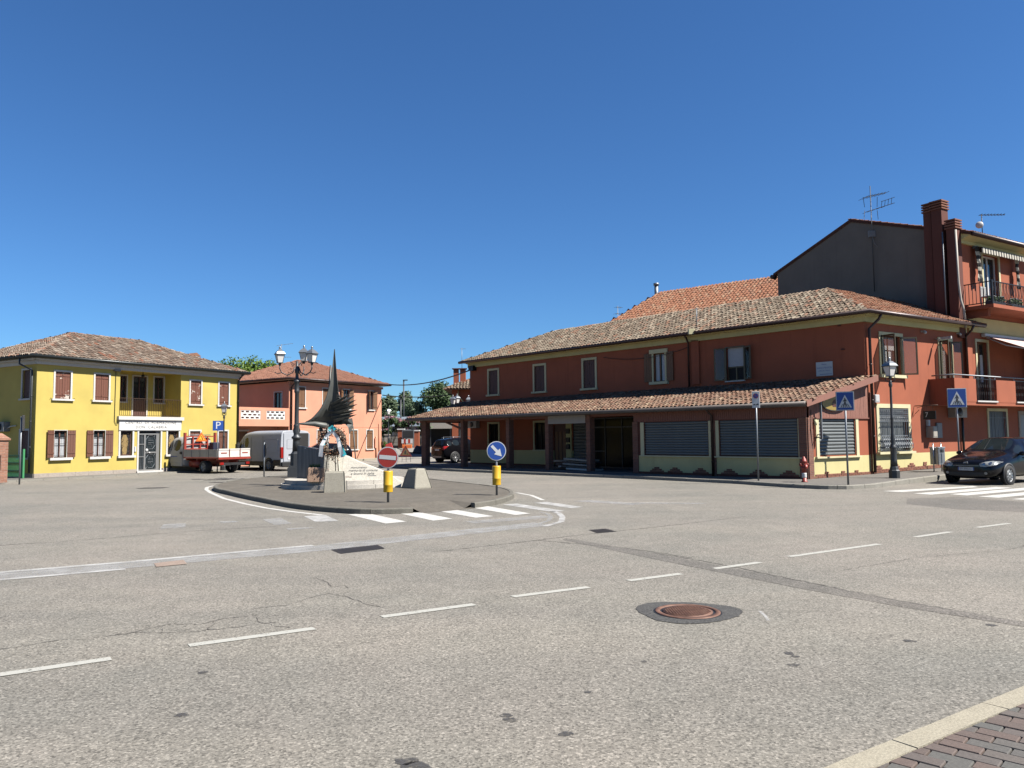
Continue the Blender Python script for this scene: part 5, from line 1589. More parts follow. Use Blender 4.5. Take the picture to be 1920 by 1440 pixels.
downpipe(yb, [tuple(YF @ Vector(p)) for p in ((YL + .05, YO, 5.7), (YL - .02, .3, 5.5), (YL - .02, .08, 5.3), (YL - .02, .08, .3))], MT['gutter_dark'], .05)
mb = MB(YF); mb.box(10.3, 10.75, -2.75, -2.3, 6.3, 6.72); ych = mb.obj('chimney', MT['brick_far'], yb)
mb = MB(YF); mb.box(10.22, 10.83, -2.83, -2.22, 6.72, 6.78); mb.prism([(10.2, 6.82), (10.85, 6.82), (10.525, 7.02)], 'y', -2.85, -2.2); mb.obj('chimney_cap', MT['tile_warm'], ych)

# ================================================================== PINK HOUSE
ph = thing('pink_house', 'salmon pink two-storey house with brown shutters and terrace with pierced white parapet', 'house', (-10.2, 60.0, 0))
PL = 8.9
pkw = [(.90, 1.36, 3.94, 5.36), (3.36, 3.96, 3.94, 5.36), (5.36, 5.92, 3.94, 5.36), (7.52, 8.1, 3.94, 5.36)]
pkl = [(.94, 1.58, .95, 2.36), (2.55, 3.3, .95, 2.36), (5.4, 6.4, .1, 2.36)]
mb = MB(PK); wall(mb, 0, PL, .0, 5.7, pkw + pkl, .15); mb.obj('wall', MT['pink'], ph)
mb = MB(PK); mb.box(0, PL, .002, .012, 2.58, 2.62); mb.obj('wall_line', MT['pink'], ph)
for i, (a, b, c, d) in enumerate(pkw):
    w = win_frame(ph, PK, a, b, c, d, MT['white_stone'], .07, .025, top=i in (0, 1, 2, 3)); sill(w, PK, a, b, c, MT['white_stone'], .14, .1, .09)
    if i in (0, 1):
        pane(w, PK, a, b, c, d, -.12, MT['glass'], MT['shutter_dark'], 1, .05)
        boards_leaf(w, PK, a, 1, .34, c, d, 160, MT['shutter_tan'], .03); boards_leaf(w, PK, b, -1, .34, c, d, 120 if i == 0 else 155, MT['shutter_tan'], .03)
    else: closed_shutters(w, PK, a, b, c, d, MT['shutter_tan'], .06)
for i, (a, b, c, d) in enumerate(pkl):
    w = win_frame(ph, PK, a, b, c, d, MT['white_stone'], .07, .025, name='window' if i < 2 else 'garage_door')
    if i < 2: sill(w, PK, a, b, c, MT['white_stone'], .12, .1, .08)
    closed_shutters(w, PK, a, b, c, d, MT['shutter_tan'], .06)
PS = frame(tuple(PK @ Vector((PL, 0, 0))), -55, -1)
mb = MB(PS); wall(mb, 0, 8, 0, 5.7, [(.75, 1.55, 2.8, 5.0)], .15); mb.obj('side_wall', MT['pink'], ph)
w = win_frame(ph, PS, .75, 1.55, 2.8, 5.0, MT['white_stone'], .07, .025, name='terrace_door'); pane(w, PS, .75, 1.55, 2.8, 5.0, -.1, MT['glass'], MT['shutter_dark'], 1, .05)
mb = MB(PK); mb.quad((0, 0, 0), (0, -8, 0), (0, -8, 5.7), (0, 0, 5.7)); mb.quad((0, -8, 0), (PL, -8, 0), (PL, -8, 5.7), (0, -8, 5.7)); mb.obj('rear_wall', MT['pink'], ph)
# the terrace wing with pierced parapet
TL = 12.95
hol = [(11.2, 12.72, 3.08, 3.66), (9.22, 10.74, 3.08, 3.66)]
mb = MB(PK); wall(mb, PL, TL, 2.62, 3.86, hol, .12, .02); wall(mb, PL, TL, 2.62, 3.86, hol, .0, -.12); mb.quad((PL, .02, 3.86), (TL, .02, 3.86), (TL, -.12, 3.86), (PL, -.12, 3.86)); mb.quad((PL, .02, 2.62), (TL, .02, 2.62), (TL, -.12, 2.62), (PL, -.12, 2.62))
mb.quad((TL, .02, 0), (TL, -6, 0), (TL, -6, 3.86), (TL, .02, 3.86)); mb.quad((PL, -.1, 2.75), (TL, -.1, 2.75), (TL, -6, 2.75), (PL, -6, 2.75))
tw = mb.obj('terrace_wing', MT['pink'], ph)
mb = MB(PK); wall(mb, PL, TL, 0, 2.62, [(9.3, 10.6, 0, 2.2), (11.3, 12.6, .9, 2.3)], .15, -1.2); mb.obj('wing_wall', MT['pink'], ph)
mb = MB(PK); mb.box(9.3, 10.6, -1.36, -1.3, 0, 2.2); mb.box(11.3, 12.6, -1.36, -1.3, .9, 2.3); mb.obj('wing_shutter', MT['shutter_tan'], ph)
mb = MB(PK); mb.box(11.22, 12.68, -1.2, -1.14, 2.3, 2.4); mb.obj('wing_lintel', MT['white_stone'], ph)
for a, b, c, d in hol:
    mb = MB(PK)
    for r_ in range(4):
        z = c + (d - c) * r_ / 3; mb.box(a, b, -.1, .0, max(c, z - .045), min(d, z + .045))
    for r_ in range(3):
        z0_, z1_ = c + (d - c) * r_ / 3, c + (d - c) * (r_ + 1) / 3
        off = .19 if r_ % 2 else 0
        for k in range(5):
            x = a + k * .38 + off
            if a <= x and x + .13 <= b + .14: mb.box(x, min(b, x + .13), -.1, .0, z0_ + .045, z1_ - .045)
            elif x < b and x + .13 > a: mb.box(max(a, x), min(b, x + .13), -.1, .0, z0_ + .045, z1_ - .045)
        mb.box(a, a + .05, -.1, -.001, z0_ + .045, z1_ - .045); mb.box(b - .05, b, -.1, -.001, z0_ + .045, z1_ - .045)
    mb.obj('pierced_blocks', MT['white'], tw)
mb = MB(PK); mb.box(-.1, PL + .1, -.05, .08, 5.55, 5.72); mb.obj('cornice', MT['pink'], ph)
PO, PZ, PR = .5, 5.92, 7.75
def kp3(s, o, z): return PK @ Vector((s, o, z))
e0, e1, e2, e3 = kp3(-PO, PO, PZ), kp3(PL + PO, PO, PZ), kp3(PL + PO, -8 - PO, PZ), kp3(-PO, -8 - PO, PZ)
r0, r1 = kp3(4.0, -4.0, PR), kp3(PL - 4.0, -4.0, PR)
mb = MB(); mb.quad(*[tuple(p - Vector((0, 0, .1))) for p in (e0, e1, e2, e3)]); proof2 = mb.obj('roof', MT['white_stone'], ph)
for P in ([e0, e1, r1, r0], [e1, e2, r1], [e3, e0, r0]): roof_plane(P, MT['tile_pink'], proof2, .24, .34, True)
ridge_tiles(proof2, [(e0, r0), (e1, r1), (r0, r1)], MT['tile_pink'])
gutter(ph, [tuple(p + Vector((0, 0, -.03))) for p in (e3, e0, e1, e2)], MT['gutter_brown'], .09)
downpipe(ph, [tuple(kp3(*p)) for p in ((PL - .1, PO, 5.85), (PL - .15, .4, 5.6), (PL - .15, .1, 5.3), (PL - .15, .1, .2))], MT['gutter_brown'], .06)
mb = MB(PK); mb.tube([(.30, .06, 2.9), (.30, .06, .2)], .03, 6); mb.tube([(.62, .06, 1.9), (.62, .06, .2)], .05, 6); mb.box(.5, .78, .0, .12, 1.0, 1.75); mb.obj('pipe', MT['pink'], ph)
mb = MB(PK); mb.bbox(-.12, .02, .0, .12, 1.2, 1.5); mb.obj('mailbox', MT['rail_brown'], ph)
# tv aerials on yellow/pink roofs and others


def aerial(label, foot, h, az, booms, mat='galv'):
    t = thing('tv_aerial', label, 'aerial', foot)
    mb = MB(); mb.tube([(0, 0, -.1), (0, 0, h)], .02, 6); mb.obj('mast', MT[mat], t, local=True)
    for z, L, n_, el, tilt in booms:
        m = Matrix.Translation((0, 0, z)) @ Matrix.Rotation(-R(az), 4, 'Z') @ Matrix.Rotation(R(tilt), 4, 'X')
        mb = MB(m); mb.box(-.012, .012, -L * .3, L * .7, -.012, .012)
        for k in range(n_):
            y = -L * .3 + L * k / max(1, n_ - 1); e_ = el * (1 - .4 * k / max(1, n_))
            mb.box(-e_, e_, y - .008, y + .008, -.02, -.004)
        mb.obj('antenna', MT[mat], t, local=True)
    return t


aerial('thin tv aerial with two short booms above the pink house roof', (-18.1, 60.2, 7.2), 2.0, 70, [(1.95, 1.2, 5, .3, 10), (1.0, 1.0, 6, .35, 0)])
at_ = TG @ Vector((3.95, .1, 8.6))
ae = aerial('tall tv aerial with two antenna booms and junction box on grey gable wall', at_, 5.05, 80, [(4.55, 1.2, 7, .42, 14), (3.85, 1.0, 5, .26, 18)], 'iron_grey')
mb = MB(); mb.box(-.16, .14, -.05, .08, 2.55, 2.85); mb.obj('junction_box', MT['plastic_grey'], ae, local=True)
mb = MB()
for s_ in (-1, 1):                                   # corner reflector of the uhf antenna
    for k in range(3):
        x = -.35 + k * .3; mb.tube([(x, -.1, 3.9 + s_ * .08), (x - .1 + .04 * k, -.2, 3.9 + s_ * .55)], .012, 4)
for k in range(4): mb.tube([(.45 + k * .16, -.1, 3.95 + k * .05), (.50 + k * .16, -.1, 4.28 + k * .05)], .012, 4)
mb.tube([(.2, -.1, 3.9), (1.1, -.1, 4.18)], .014, 4); mb.tube([(.45, -.1, 4.24), (1.12, -.1, 4.46)], .012, 4)
mb.obj('reflector', MT['iron'], ae, local=True)
mb = MB(); mb.tube([(0, 0, 2.6), (.05, -.1, 2.2), (.3, -.12, 1.9), (.32, -.12, 0), (.33, -.12, -1.0)], .012, 4); mb.obj('cable', MT['plastic_grey'], ae, local=True)
da = TF @ Vector((3.3, -.6, 10.75))
dz = thing('satellite_dish', 'white satellite dish under a horizontal aerial on the tall house roof', 'satellite dish', da)
mb = MB(); mb.tube([(0, 0, -.2), (0, 0, 1.15)], .02, 6); mb.box(-.1, 1.1, -.012, .012, 1.1, 1.13)
for k in range(8): mb.box(-.05 + k * .15, -.035 + k * .15, -.15, .15, 1.12, 1.14)
mb.obj('mast', MT['iron'], dz, local=True)
mb = MB(Matrix.Translation((-.18, -.1, .62)) @ Matrix.Rotation(R(-28), 4, 'Z')); mb.lathe([(.03, -.05), (.10, -.035), (.16, -.01), (.165, .0), (.16, .01), (.10, -.01), (.0, -.02)], 16, axis='y'); mb.obj('dish', MT['plastic_white'], dz, local=True)
aerial('small tv aerial seen against the sky left of the back building', (8.1, 58.0, 9.0), 2.6, 60, [(2.5, .5, 4, .25, 0), (2.0, .7, 5, .3, 0)])
aerial('short rusty roof aerial on the gutter line of the red building', tuple(rp(7.3, .35, 6.5)), 1.0, 10, [(.95, .3, 2, .1, 0)])
mb = MB(); mb.bbox(-.14, .14, -.1, .1, -.14, .1); setp(mb.obj('junction_box', MT['cream_trim'], None, mw=Matrix.Translation(rp(7.45, OV + .08, 6.42))), 'small pale junction box clipped under the gutter above the pilaster', 'junction box')

# back building with a warm tiled hip roof
bb = thing('back_building', 'building behind the red one showing only its orange tiled hip roof', 'building', (16, 55, 0))
BF = frame((6.2, 52.0), 128, 1)
def bp(s, o, z): return BF @ Vector((s, o, z))
mb = MB(BF); mb.box(.6, 20, -9, -.6, 0, 9.0); mb.obj('wall', MT['cream'], bb)
q0, q1, q2, q3 = bp(0, 0, 9.15), bp(21, 0, 9.15), bp(21, -9.6, 9.15), bp(0, -9.6, 9.15)
h0, h1 = bp(1.9, -4.8, 11.95), bp(21, -4.8, 11.95)
mb = MB(); mb.quad(*[tuple(p - Vector((0, 0, .1))) for p in (q0, q1, q2, q3)]); broof = mb.obj('roof', MT['deck'], bb)
for P in ([q0, q1, h1, h0], [q3, q0, h0]): roof_plane(P, MT['tile_warm'], broof, .24, .40)
ridge_tiles(broof, [(q0, h0), (h0, h1)], MT['tile_warm'])
mb = MB(); mb.bbox(-.35, .35, -.3, .3, -.1, .25); mb.obj('roof_hatch', MT['gutter_brown'], bb, mw=Matrix.Translation(bp(12.3, -2.6, 10.6)))
ridge_tiles(broof, [(bp(7.5, -.3, 9.35), bp(13.5, -4.6, 11.85))], MT['tile_warm'], .07, .5, .02, 'joint_tiles')
mb = MB(); c = bp(1.7, -4.7, 11.2); mb.tube([tuple(c), tuple(c + Vector((0, 0, 1.25)))], .14, 10); mb.lathe([(.2, 0), (.2, .16), (.05, .2)], 12, tuple(c + Vector((0, 0, 1.28)))); mb.obj('flue_pipe', MT['galv'], bb)

# ================================================================== far square
def far(x, y): return fz(y)


rh = thing('far_red_house', 'small far red house with twin orange chimney behind the red building', 'house', (-4.8, 60.5, 0))
mb = MB(); mb.box(-4.7, 2, 60, 67, 0, 5.55); mb.obj('wall', MT['red'], rh)
mb = MB(); mb.quad((-5.2, 59.4, 5.45), (2.4, 59.4, 5.45), (2.4, 67.4, 5.45), (-5.2, 67.4, 5.45)); fr_ = mb.obj('roof', MT['deck'], rh)
P_ = [Vector(p) for p in ((-5.3, 59.4, 5.5), (2.5, 59.4, 5.5), (2.5, 67.5, 5.5), (-5.3, 67.5, 5.5))]; rr0, rr1 = Vector((-1.3, 63.4, 7.3)), Vector((2.5, 63.4, 7.3))
roof_plane([P_[0], P_[1], rr1, rr0], MT['tile_old'], fr_, .24, .38); roof_plane([P_[3], P_[0], rr0], MT['tile_old'], fr_, .24, .38)
mb = MB(); mb.box(-4.62, -4.22, 60.6, 61.1, 5.5, 7.1); mb.box(-4.1, -3.66, 60.6, 61.1, 5.5, 7.1); ch = mb.obj('chimney', MT['red2'], rh)
mb = MB(); mb.box(-4.72, -3.56, 60.5, 61.2, 7.14, 7.2); mb.box(-4.5, -4.35, 60.7, 61.0, 7.0, 7.16); mb.box(-3.95, -3.8, 60.7, 61.0, 7.0, 7.16); mb.obj('chimney_cap', MT['brown_red'], ch)
mb = MB(); mb.tube([(-4.2, 59.95, 5.4), (-4.2, 59.9, 5.0), (-3.8, 59.9, 4.5), (-3.8, 59.9, .5)], .05, 6); mb.obj('downpipe', MT['cream'], rh)
aerial('thin aerial behind the far orange chimney', (-4.0, 61.5, 7.2), 1.7, 80, [(1.65, .4, 3, .15, 0)])

lowb = thing('low_building', 'low beige building with a deep fascia and dark open front behind the porch', 'building', (-5, 90, .7))
mb = MB(); mb.box(-9.6, 4, 86, 100, 2.75, 3.95); mb.obj('fascia', MT['beige_metal'], lowb)
mb = MB(); mb.box(-9.4, 4, 88, 100, .7, 2.75); mb.obj('wall', MT['dark'], lowb)
for x in (-9.3, -7.0, -4.6, -2.2):
    mb = MB(); mb.box(x, x + .16, 86.3, 86.5, .7, 2.75); mb.obj('column', MT['iron_grey'], lowb)
mb = MB(); mb.box(-6.1, -5.5, 87.8, 87.95, 2.25, 2.6); mb.obj('white_panel', MT['plastic_white'], lowb)  # small plain white plastic panel in the dark front
shed = thing('grey_shed', 'low shed with pale grey blue roof behind the oleander bushes', 'shed', (-12, 98, .7))
mb = MB(); mb.box(-17, -9, 96, 104, .7, 3.2); mb.obj('wall', MT['beige_metal'], shed)
mb = MB(); mb.add([(-17.3, 95.6, 3.2), (-8.7, 95.6, 3.2), (-8.7, 100, 4.5), (-17.3, 100, 4.5), (-17.3, 104, 3.2), (-8.7, 104, 3.2)], [(0, 1, 2, 3), (3, 2, 5, 4)])
mb.obj('roof', flat('slate_blue_roof_sheet', (.20, .24, .28), .6), shed)
for i, (x, y, h, wd, lb) in enumerate([(-11.55, 80, 2.0, .62, 'red gate pillar with white cap left of the black notice board'), (-10.0, 80.6, 1.85, .5, 'red gate pillar close to the porch post right of the notice board'), (-14.1, 80, 1.95, .8, 'red gate pillar with white cap at the pink house corner'), (-13.0, 80.0, 1.45, .42, 'short pinkish stone pillar in the mesh fence')]):
    t = thing('gate_pillar', lb, 'pillar', (x, y, fz(y)), group='gate pillars of the far garden')
    mb = MB(); mb.box(-wd / 2, wd / 2, -.3, .3, 0, h - .12); mb.obj('shaft', MT['red2'] if i != 3 else MT['plinth'], t, local=True)
    mb = MB(); mb.box(-wd / 2 - .07, wd / 2 + .07, -.37, .37, h - .12, h); mb.obj('cap', MT['white'] if i != 3 else MT['plinth'], t, local=True)
fe = thing('mesh_fence', 'dark green wire mesh fence between the far gate pillars', 'fence', (-12.8, 80.1, .7))
mb = MB(); mb.box(-14, -11.8, 80.05, 80.11, .72, .95); mb.obj('fence_base', MT['sidewalk'], fe)
mb = MB()
for k in range(45): mb.box(-14 + k * .05, -13.985 + k * .05, 80.07, 80.085, .95, 2.02)
for z in (.97, 1.3, 1.65, 2.0): mb.box(-14, -11.8, 80.07, 80.09, z, z + .025)
mb.obj('mesh_panel', MT['gutter_dark'], fe)
nb_ = thing('notice_board', 'black notice board in grey frame between the red gate pillars', 'notice board', (-10.75, 79.4, .69))
mb = MB(); mb.box(-.62, .62, -.05, .05, 1.0, 1.85); mb.box(-.3, .3, -.05, .05, 1.85, 1.94); mb.box(-.6, -.54, -.03, .03, 0, 1.0); mb.box(.54, .6, -.03, .03, 0, 1.0); mb.obj('frame', MT['galv'], nb_, local=True)
mb = MB(); mb.box(-.54, .54, -.07, -.052, 1.08, 1.78); mb.obj('board', MT['black'], nb_, local=True)
br_ = thing('road_barrier', 'red and white plastic road barrier below the black notice board', 'barrier', (-10.7, 78.2, .66))
for k in range(5):
    mb = MB(); mb.box(-.55 + k * .22, -.33 + k * .22, -.04, .04, .55, .95); mb.obj('board_panel', MT['signred' if k % 2 else 'signwhite'], br_, local=True)
mb = MB(); mb.bbox(-.5, .5, -.12, .12, .05, .4, .04); mb.obj('foot', MT['orange'], br_, local=True)
mb = MB(); mb.box(-.45, -.4, -.03, .03, .3, .6); mb.box(.4, .45, -.03, .03, .3, .6); mb.obj('post', MT['orange'], br_, local=True)
rc = thing('plastic_barrier', 'bright red plastic barrier leaning behind the no entry sign', 'barrier', (-12.1, 76.5, .62))
mb = MB(Matrix.Rotation(R(-18), 4, 'Y')); mb.bbox(-.35, .3, -.04, .04, .0, .62, .03); mb.obj('panel', flat('red_plastic', (.62, .06, .05), .5), rc, local=True)
mb = MB(); mb.box(-.1, .5, -.15, .15, -.02, .05); mb.obj('foot', MT['black'], rc, local=True)
wb = thing('overturned_wheelbarrow', 'dark overturned wheelbarrow with long handles lying on the pale square', 'wheelbarrow', (-8.6, 66, fz(66)))
mb = MB(); mb.tube([(-1.3, .3, .5), (-.2, .2, .15), (1.6, -1.2, .06)], .035, 6); mb.tube([(-1.0, -.2, .3), (0, -.3, .08), (1.5, -1.8, .06)], .035, 6); mb.obj('handle', MT['iron'], wb, local=True)
mb = MB(); mb.add([(0, 0, .05), (.8, .1, .1), (.9, .5, .6), (.1, .5, .45), (.35, .2, .75)], [(0, 1, 2, 3), (0, 1, 4), (1, 2, 4), (2, 3, 4), (3, 0, 4)]); mb.obj('tray', MT['iron_grey'], wb, local=True)
mb = MB(); mb.lathe([(.2, -.04), (.22, 0), (.2, .04)], 12, (-.75, .1, .3), 'x'); mb.obj('wheel', MT['rubber'], wb, local=True)


# ------------------------------------------------------------------ vegetation
def leaf_cloud(mb, blobs, n, size, rr, flat_z=.75):
    """leaf-sized faces spread through irregular clumps"""
    tot = sum(b[3] ** 2 for b in blobs)
    for cx, cy, cz, r in blobs:
        for _ in range(int(n * r * r / tot)):
            u = Vector((rr.gauss(0, 1), rr.gauss(0, 1), rr.gauss(0, 1))).normalized()
            k = r * (rr.random() ** .42) * rr.uniform(.75, 1.12)
            p = Vector((cx + u.x * k, cy + u.y * k, cz + u.z * k * flat_z))
            s = size * rr.uniform(.6, 1.4)
            d = Vector((rr.gauss(0, 1), rr.gauss(0, 1), rr.gauss(0, .6))).normalized(); e = d.cross(u + Vector((0, 0, .4))).normalized()
            mb.add([p - d * s * .5, p + e * s * .35, p + d * s * .55, p - e * s * .35], [(0, 1, 2, 3)])


def tree(name, label, loc, h, r, mat, seed, n=2600, size=.45, cat='tree', group=None, trunk_h=.35, tall=1.0):
    rr = random.Random(seed)
    t = thing(name, label, cat, loc, group=group)
    mb = MB(); mb.tube([(0, 0, -.2), (.05, .03, h * trunk_h), (.0, .0, h * .8)], [r * .09, r * .07, r * .02], 8); trunk = mb.obj('trunk', MT['bark'], t, local=True)
    blobs = []
    mb = MB()
    for k in range(11):
        a_ = rr.uniform(0, 6.28); q = rr.uniform(.25, .75) * r; z = h * rr.uniform(trunk_h + .05, .88)
        q *= math.sqrt(max(.15, 1 - ((z / h - .58) / .5) ** 2))
        c_ = (q * math.cos(a_), q * math.sin(a_), z)
        mb.tube([(0, 0, h * rr.uniform(.25, .55)), (c_[0] * .5, c_[1] * .5, c_[2] * .85), c_], [r * .04, r * .025, r * .008], 5)
        blobs.append((*c_, r * rr.uniform(.30, .5)))
    mb.obj('limbs', MT['bark'], t, local=True)
    blobs.append((0, 0, h * .86, r * .38)); blobs.append((0, 0, h * .62, r * .6))
    mb = MB(); leaf_cloud(mb, blobs, n, size, rr, tall); mb.obj('crown', mat, t, local=True)
    return t


MT['bark'] = stone('bark', (.09, .065, .045), (.15, .12, .09), 8, .5)
LEAF_D = leafy('dark_foliage', (.045, .085, .03), (.075, .13, .045), (.12, .19, .07))
LEAF_M = leafy('mid_foliage', (.065, .115, .035), (.10, .17, .05), (.15, .23, .08))
LEAF_B = leafy('bright_foliage', (.10, .18, .02), (.15, .25, .03), (.22, .33, .06))
LEAF_G = leafy('grey_green_foliage', (.09, .14, .075), (.13, .19, .10), (.18, .25, .14))
BLOOM = leafy('oleander_blossom', (.52, .20, .24), (.62, .32, .36), (.72, .50, .52))
tree('broadleaf_tree', 'bright green broadleaf tree rising between the yellow and pink roofs', (-21.0, 62, 0), 8.5, 3.3, LEAF_B, 3, 30000, .19, trunk_h=.3)
tree('broadleaf_tree', 'tall dark tree standing right against the far red house', (-9.6, 106, .7), 8.6, 3.6, LEAF_D, 5, 11000, .32, trunk_h=.2)
tree('poplar_tree', 'pale green slender tree with a pointed top in the far middle', (-15.0, 110, .7), 7.8, 2.0, LEAF_G, 6, 6000, .30, trunk_h=.15, tall=1.5)
tree('poplar_tree', 'pale green rounder tree left of the pointed one in the distance', (-17.3, 108, .7), 7.3, 2.0, LEAF_G, 7, 6000, .30, trunk_h=.15, tall=1.3)
tree('broadleaf_tree', 'pale green bushy tree just right of the far pointed one', (-13.0, 106, .7), 6.4, 2.4, LEAF_G, 8, 6000, .30, trunk_h=.15)
tree('broadleaf_tree', 'round green tree between the pink house and the tall thin mast', (-19.6, 112, .7), 6.3, 3.0, LEAF_M, 9, 7000, .30, trunk_h=.2)
tree('broadleaf_tree', 'low dark tree right at the edge of the pink house', (-20.6, 104, .7), 5.6, 2.8, LEAF_D, 10, 6000, .30, trunk_h=.2)
tree('broadleaf_tree', 'dark tree half hidden by the porch roof left of the far red house', (-6.2, 100, .7), 7.0, 2.8, LEAF_D, 21, 6000, .30, trunk_h=.2)
for i, (x, y, r, lb) in enumerate([(-12.9, 82.5, 1.1, 'pink flowering oleander bush left of the far street lamp'), (-11.6, 82.8, 1.25, 'pink flowering oleander bush behind the capped gate pillar'), (-10.0, 83.2, 1.3, 'pink flowering oleander bush nearest the porch roof'), (-14.1, 84, 1.3, 'reddish green oleander bush at the pink house edge')]):
    rr = random.Random(40 + i)
    t = thing('oleander_bush', lb, 'bush', (x, y, .7), group='oleander bushes')
    mb = MB()
    for k in range(6):
        a_ = rr.uniform(0, 6.28); mb.tube([(0, 0, 0), (.3 * math.cos(a_), .3 * math.sin(a_), .9), (.7 * math.cos(a_), .7 * math.sin(a_), 2.2)], [.05, .04, .015], 5)
    mb.obj('stems', MT['bark'], t, local=True)
    bl = [(rr.uniform(-.6, .6) * r, rr.uniform(-.5, .5) * r, rr.uniform(1.5, 3.0), r * rr.uniform(.4, .6)) for k in range(7)]
    mb = MB(); leaf_cloud(mb, bl, 900, .26, rr); mb.obj('leaves', LEAF_D if i < 3 else LEAF_M, t, local=True)
    mb = MB()
    for k in range(26 if i < 3 else 10):
        cx, cy, cz, br2 = rr.choice(bl); a_ = rr.uniform(0, 6.28); el = rr.uniform(-.2, 1.4)
        leaf_cloud(mb, [(cx + br2 * math.cos(a_) * math.cos(el), cy - abs(br2 * math.sin(a_) * math.cos(el)), cz + br2 * math.sin(el) * .85, .2)], 12, .16, rr)
    mb.obj('blossoms', BLOOM, t, local=True)
rr = random.Random(77)
hd = thing('low_hedge', 'low bright green hedge at the foot of the mesh fence', 'hedge', (-13.55, 79.6, .7))
mb = MB(); leaf_cloud(mb, [(x, 0, .45, .4) for x in (-.5, -.2, .1, .35)], 900, .12, rr); mb.obj('leaves', LEAF_B, hd, local=True)
# ================================================================== VEHICLES
def paint(name, col, metal=0.0, rough=0.25, spec=.35):
    m, nt, b = nodes(name); co = coords(nt)
    n1 = noise(nt, co, 3.0, 4); c = mix(nt, tuple(x * .9 for x in col), tuple(min(1, x * 1.1) for x in col), n1)
    nt.links.new(c, b.inputs['Base Color']); b.inputs['Metallic'].default_value = metal
    r = ramp(nt, [(.3, (rough,) * 3), (.7, (rough + .15,) * 3)]); nt.links.new(noise(nt, co, 6, 4), r.inputs[0]); nt.links.new(r.outputs[0], b.inputs['Roughness'])
    b.inputs['Coat Weight'].default_value = .0; b.inputs['Specular IOR Level'].default_value = spec
    return m


MT['paint_black'] = paint('black_car_paint', (.008, .008, .011), 0, .05, .26)
MT['paint_white'] = paint('white_van_paint', (.46, .48, .52), 0, .3)
MT['paint_grey'] = paint('pale_grey_cab_paint', (.46, .455, .43), 0, .4)
MT['car_glass'] = glass('car_glass', (.02, .027, .03), .02); MT['car_glass'].node_tree.nodes['Principled BSDF'].inputs['Specular IOR Level'].default_value = .25
MT['lamp_clear'] = glass('clear_lamp', (.34, .35, .34), .08)
MT['lamp_red'] = glass('red_lamp', (.35, .018, .015), .1)
MT['chrome'] = flat('chrome', (.62, .63, .64), .18, .95, var=.05)
MT['plate'] = flat('number_plate', (.66, .68, .70), .5, var=.04)
MT['bed_grey'] = flat('dropside_aluminium', (.46, .455, .43), .55, .25, var=.2, scale=4)
MT['truck_red'] = flat('tipper_frame_red', (.34, .042, .024), .5, var=.25, scale=6)
MT['gate_white'] = flat('white_tailboard', (.74, .70, .64), .5, var=.12)
MT['sign_orange'] = flat('orange_warning_face', (.80, .16, .02), .5, var=.08)
MT['sign_amber'] = flat('amber_mark', (.85, .55, .03), .5, var=.05)
MT['blue_box'] = flat('dark_blue_plastic', (.015, .02, .045), .5)


def wheel(t, x, y, r, w, rim='chrome', spokes=10, side=1, name='wheel'):
    mb = MB()
    mb.lathe([(r * .68, -w / 2), (r * .95, -w / 2), (r, -w * .32), (r, w * .32), (r * .95, w / 2), (r * .68, w / 2)], 24, (x, y, r), 'y', True, False)
    p = mb.obj(name, MT['rubber'], t, local=True)
    mb = MB(); o = side * w * .36
    mb.lathe([(r * .72, o - .02), (r * .72, o + .012), (r * .66, o + .012), (r * .64, o - .03), (.0, o - .03)] if side > 0 else [(r * .72, o + .02), (r * .72, o - .012), (r * .66, o - .012), (r * .64, o + .03), (.0, o + .03)], 20, (x, y, r), 'y')
    mb.lathe([(r * .15, o - .03), (r * .15, o + .02), (.0, o + .02)] if side > 0 else [(r * .15, o + .03), (r * .15, o - .02), (0, o - .02)], 10, (x, y, r), 'y')
    for k in range(spokes):
        m0 = mb.m; mb.m = Matrix.Translation((x, y + o, r)) @ Matrix.Rotation(2 * math.pi * k / spokes, 4, 'Y')
        mb.add([(-.03, -.02, .04), (.03, -.02, .04), (.022, .012 * side, .04), (-.022, .012 * side, .04), (-.028, -.02, r * .68), (.028, -.02, r * .68), (.02, .01 * side, r * .68), (-.02, .01 * side, r * .68)],
               [(0, 1, 5, 4), (1, 2, 6, 5), (2, 3, 7, 6), (3, 0, 4, 7)])
        mb.m = m0
    mb.obj('rim', MT[rim], p, local=True)
    return p


from mathutils.bvhtree import BVHTree
t_bvh = {}


def fitted(t, name, outline, mat, way='front', off=.008, rings=4, parent=None, mirror=False):
    """a patch that lies on the bodywork: the outline (y, z) laid on from the front or rear, or (x, z) from a side"""
    bv = t_bvh[t.name]; out = []
    for sg in ((1, -1) if mirror else (1,)):
        O = []
        for i in range(len(outline)):
            a, b = Vector((*outline[i], 0)), Vector((*outline[(i + 1) % len(outline)], 0))
            for k in range(3): O.append(a.lerp(b, k / 3))
        c = sum(O, Vector()) / len(O); n = len(O); v = []; ok = True
        for r in range(rings + 1):
            for p in (O if r else [c]):
                q = c.lerp(p, r / rings)
                if way in ('front', 'rear'): o = Vector((5 if way == 'front' else -5, q.x * sg, q.y)); d = Vector((-1 if way == 'front' else 1, 0, 0))
                else: o = Vector((q.x, 5 * sg, q.y)); d = Vector((0, -sg, 0))
                h, nr, _, _ = bv.ray_cast(o, d)
                if h is None: ok = False; break
                if nr.dot(d) > 0: nr = -nr
                v.append(h + nr * off)
            if not ok: break
        if not ok: print('fitted: no surface', name); continue
        f = [(0, 1 + i, 1 + (i + 1) % n) for i in range(n)]
        for r in range(1, rings):
            b0 = 1 + (r - 1) * n; b1 = 1 + r * n
            f += [(b0 + i, b1 + i, b1 + (i + 1) % n, b0 + (i + 1) % n) for i in range(n)]
        mb = MB(); mb.add(v, f, True); out.append(mb.obj(name, MT[mat], parent or t, local=True))
    return out


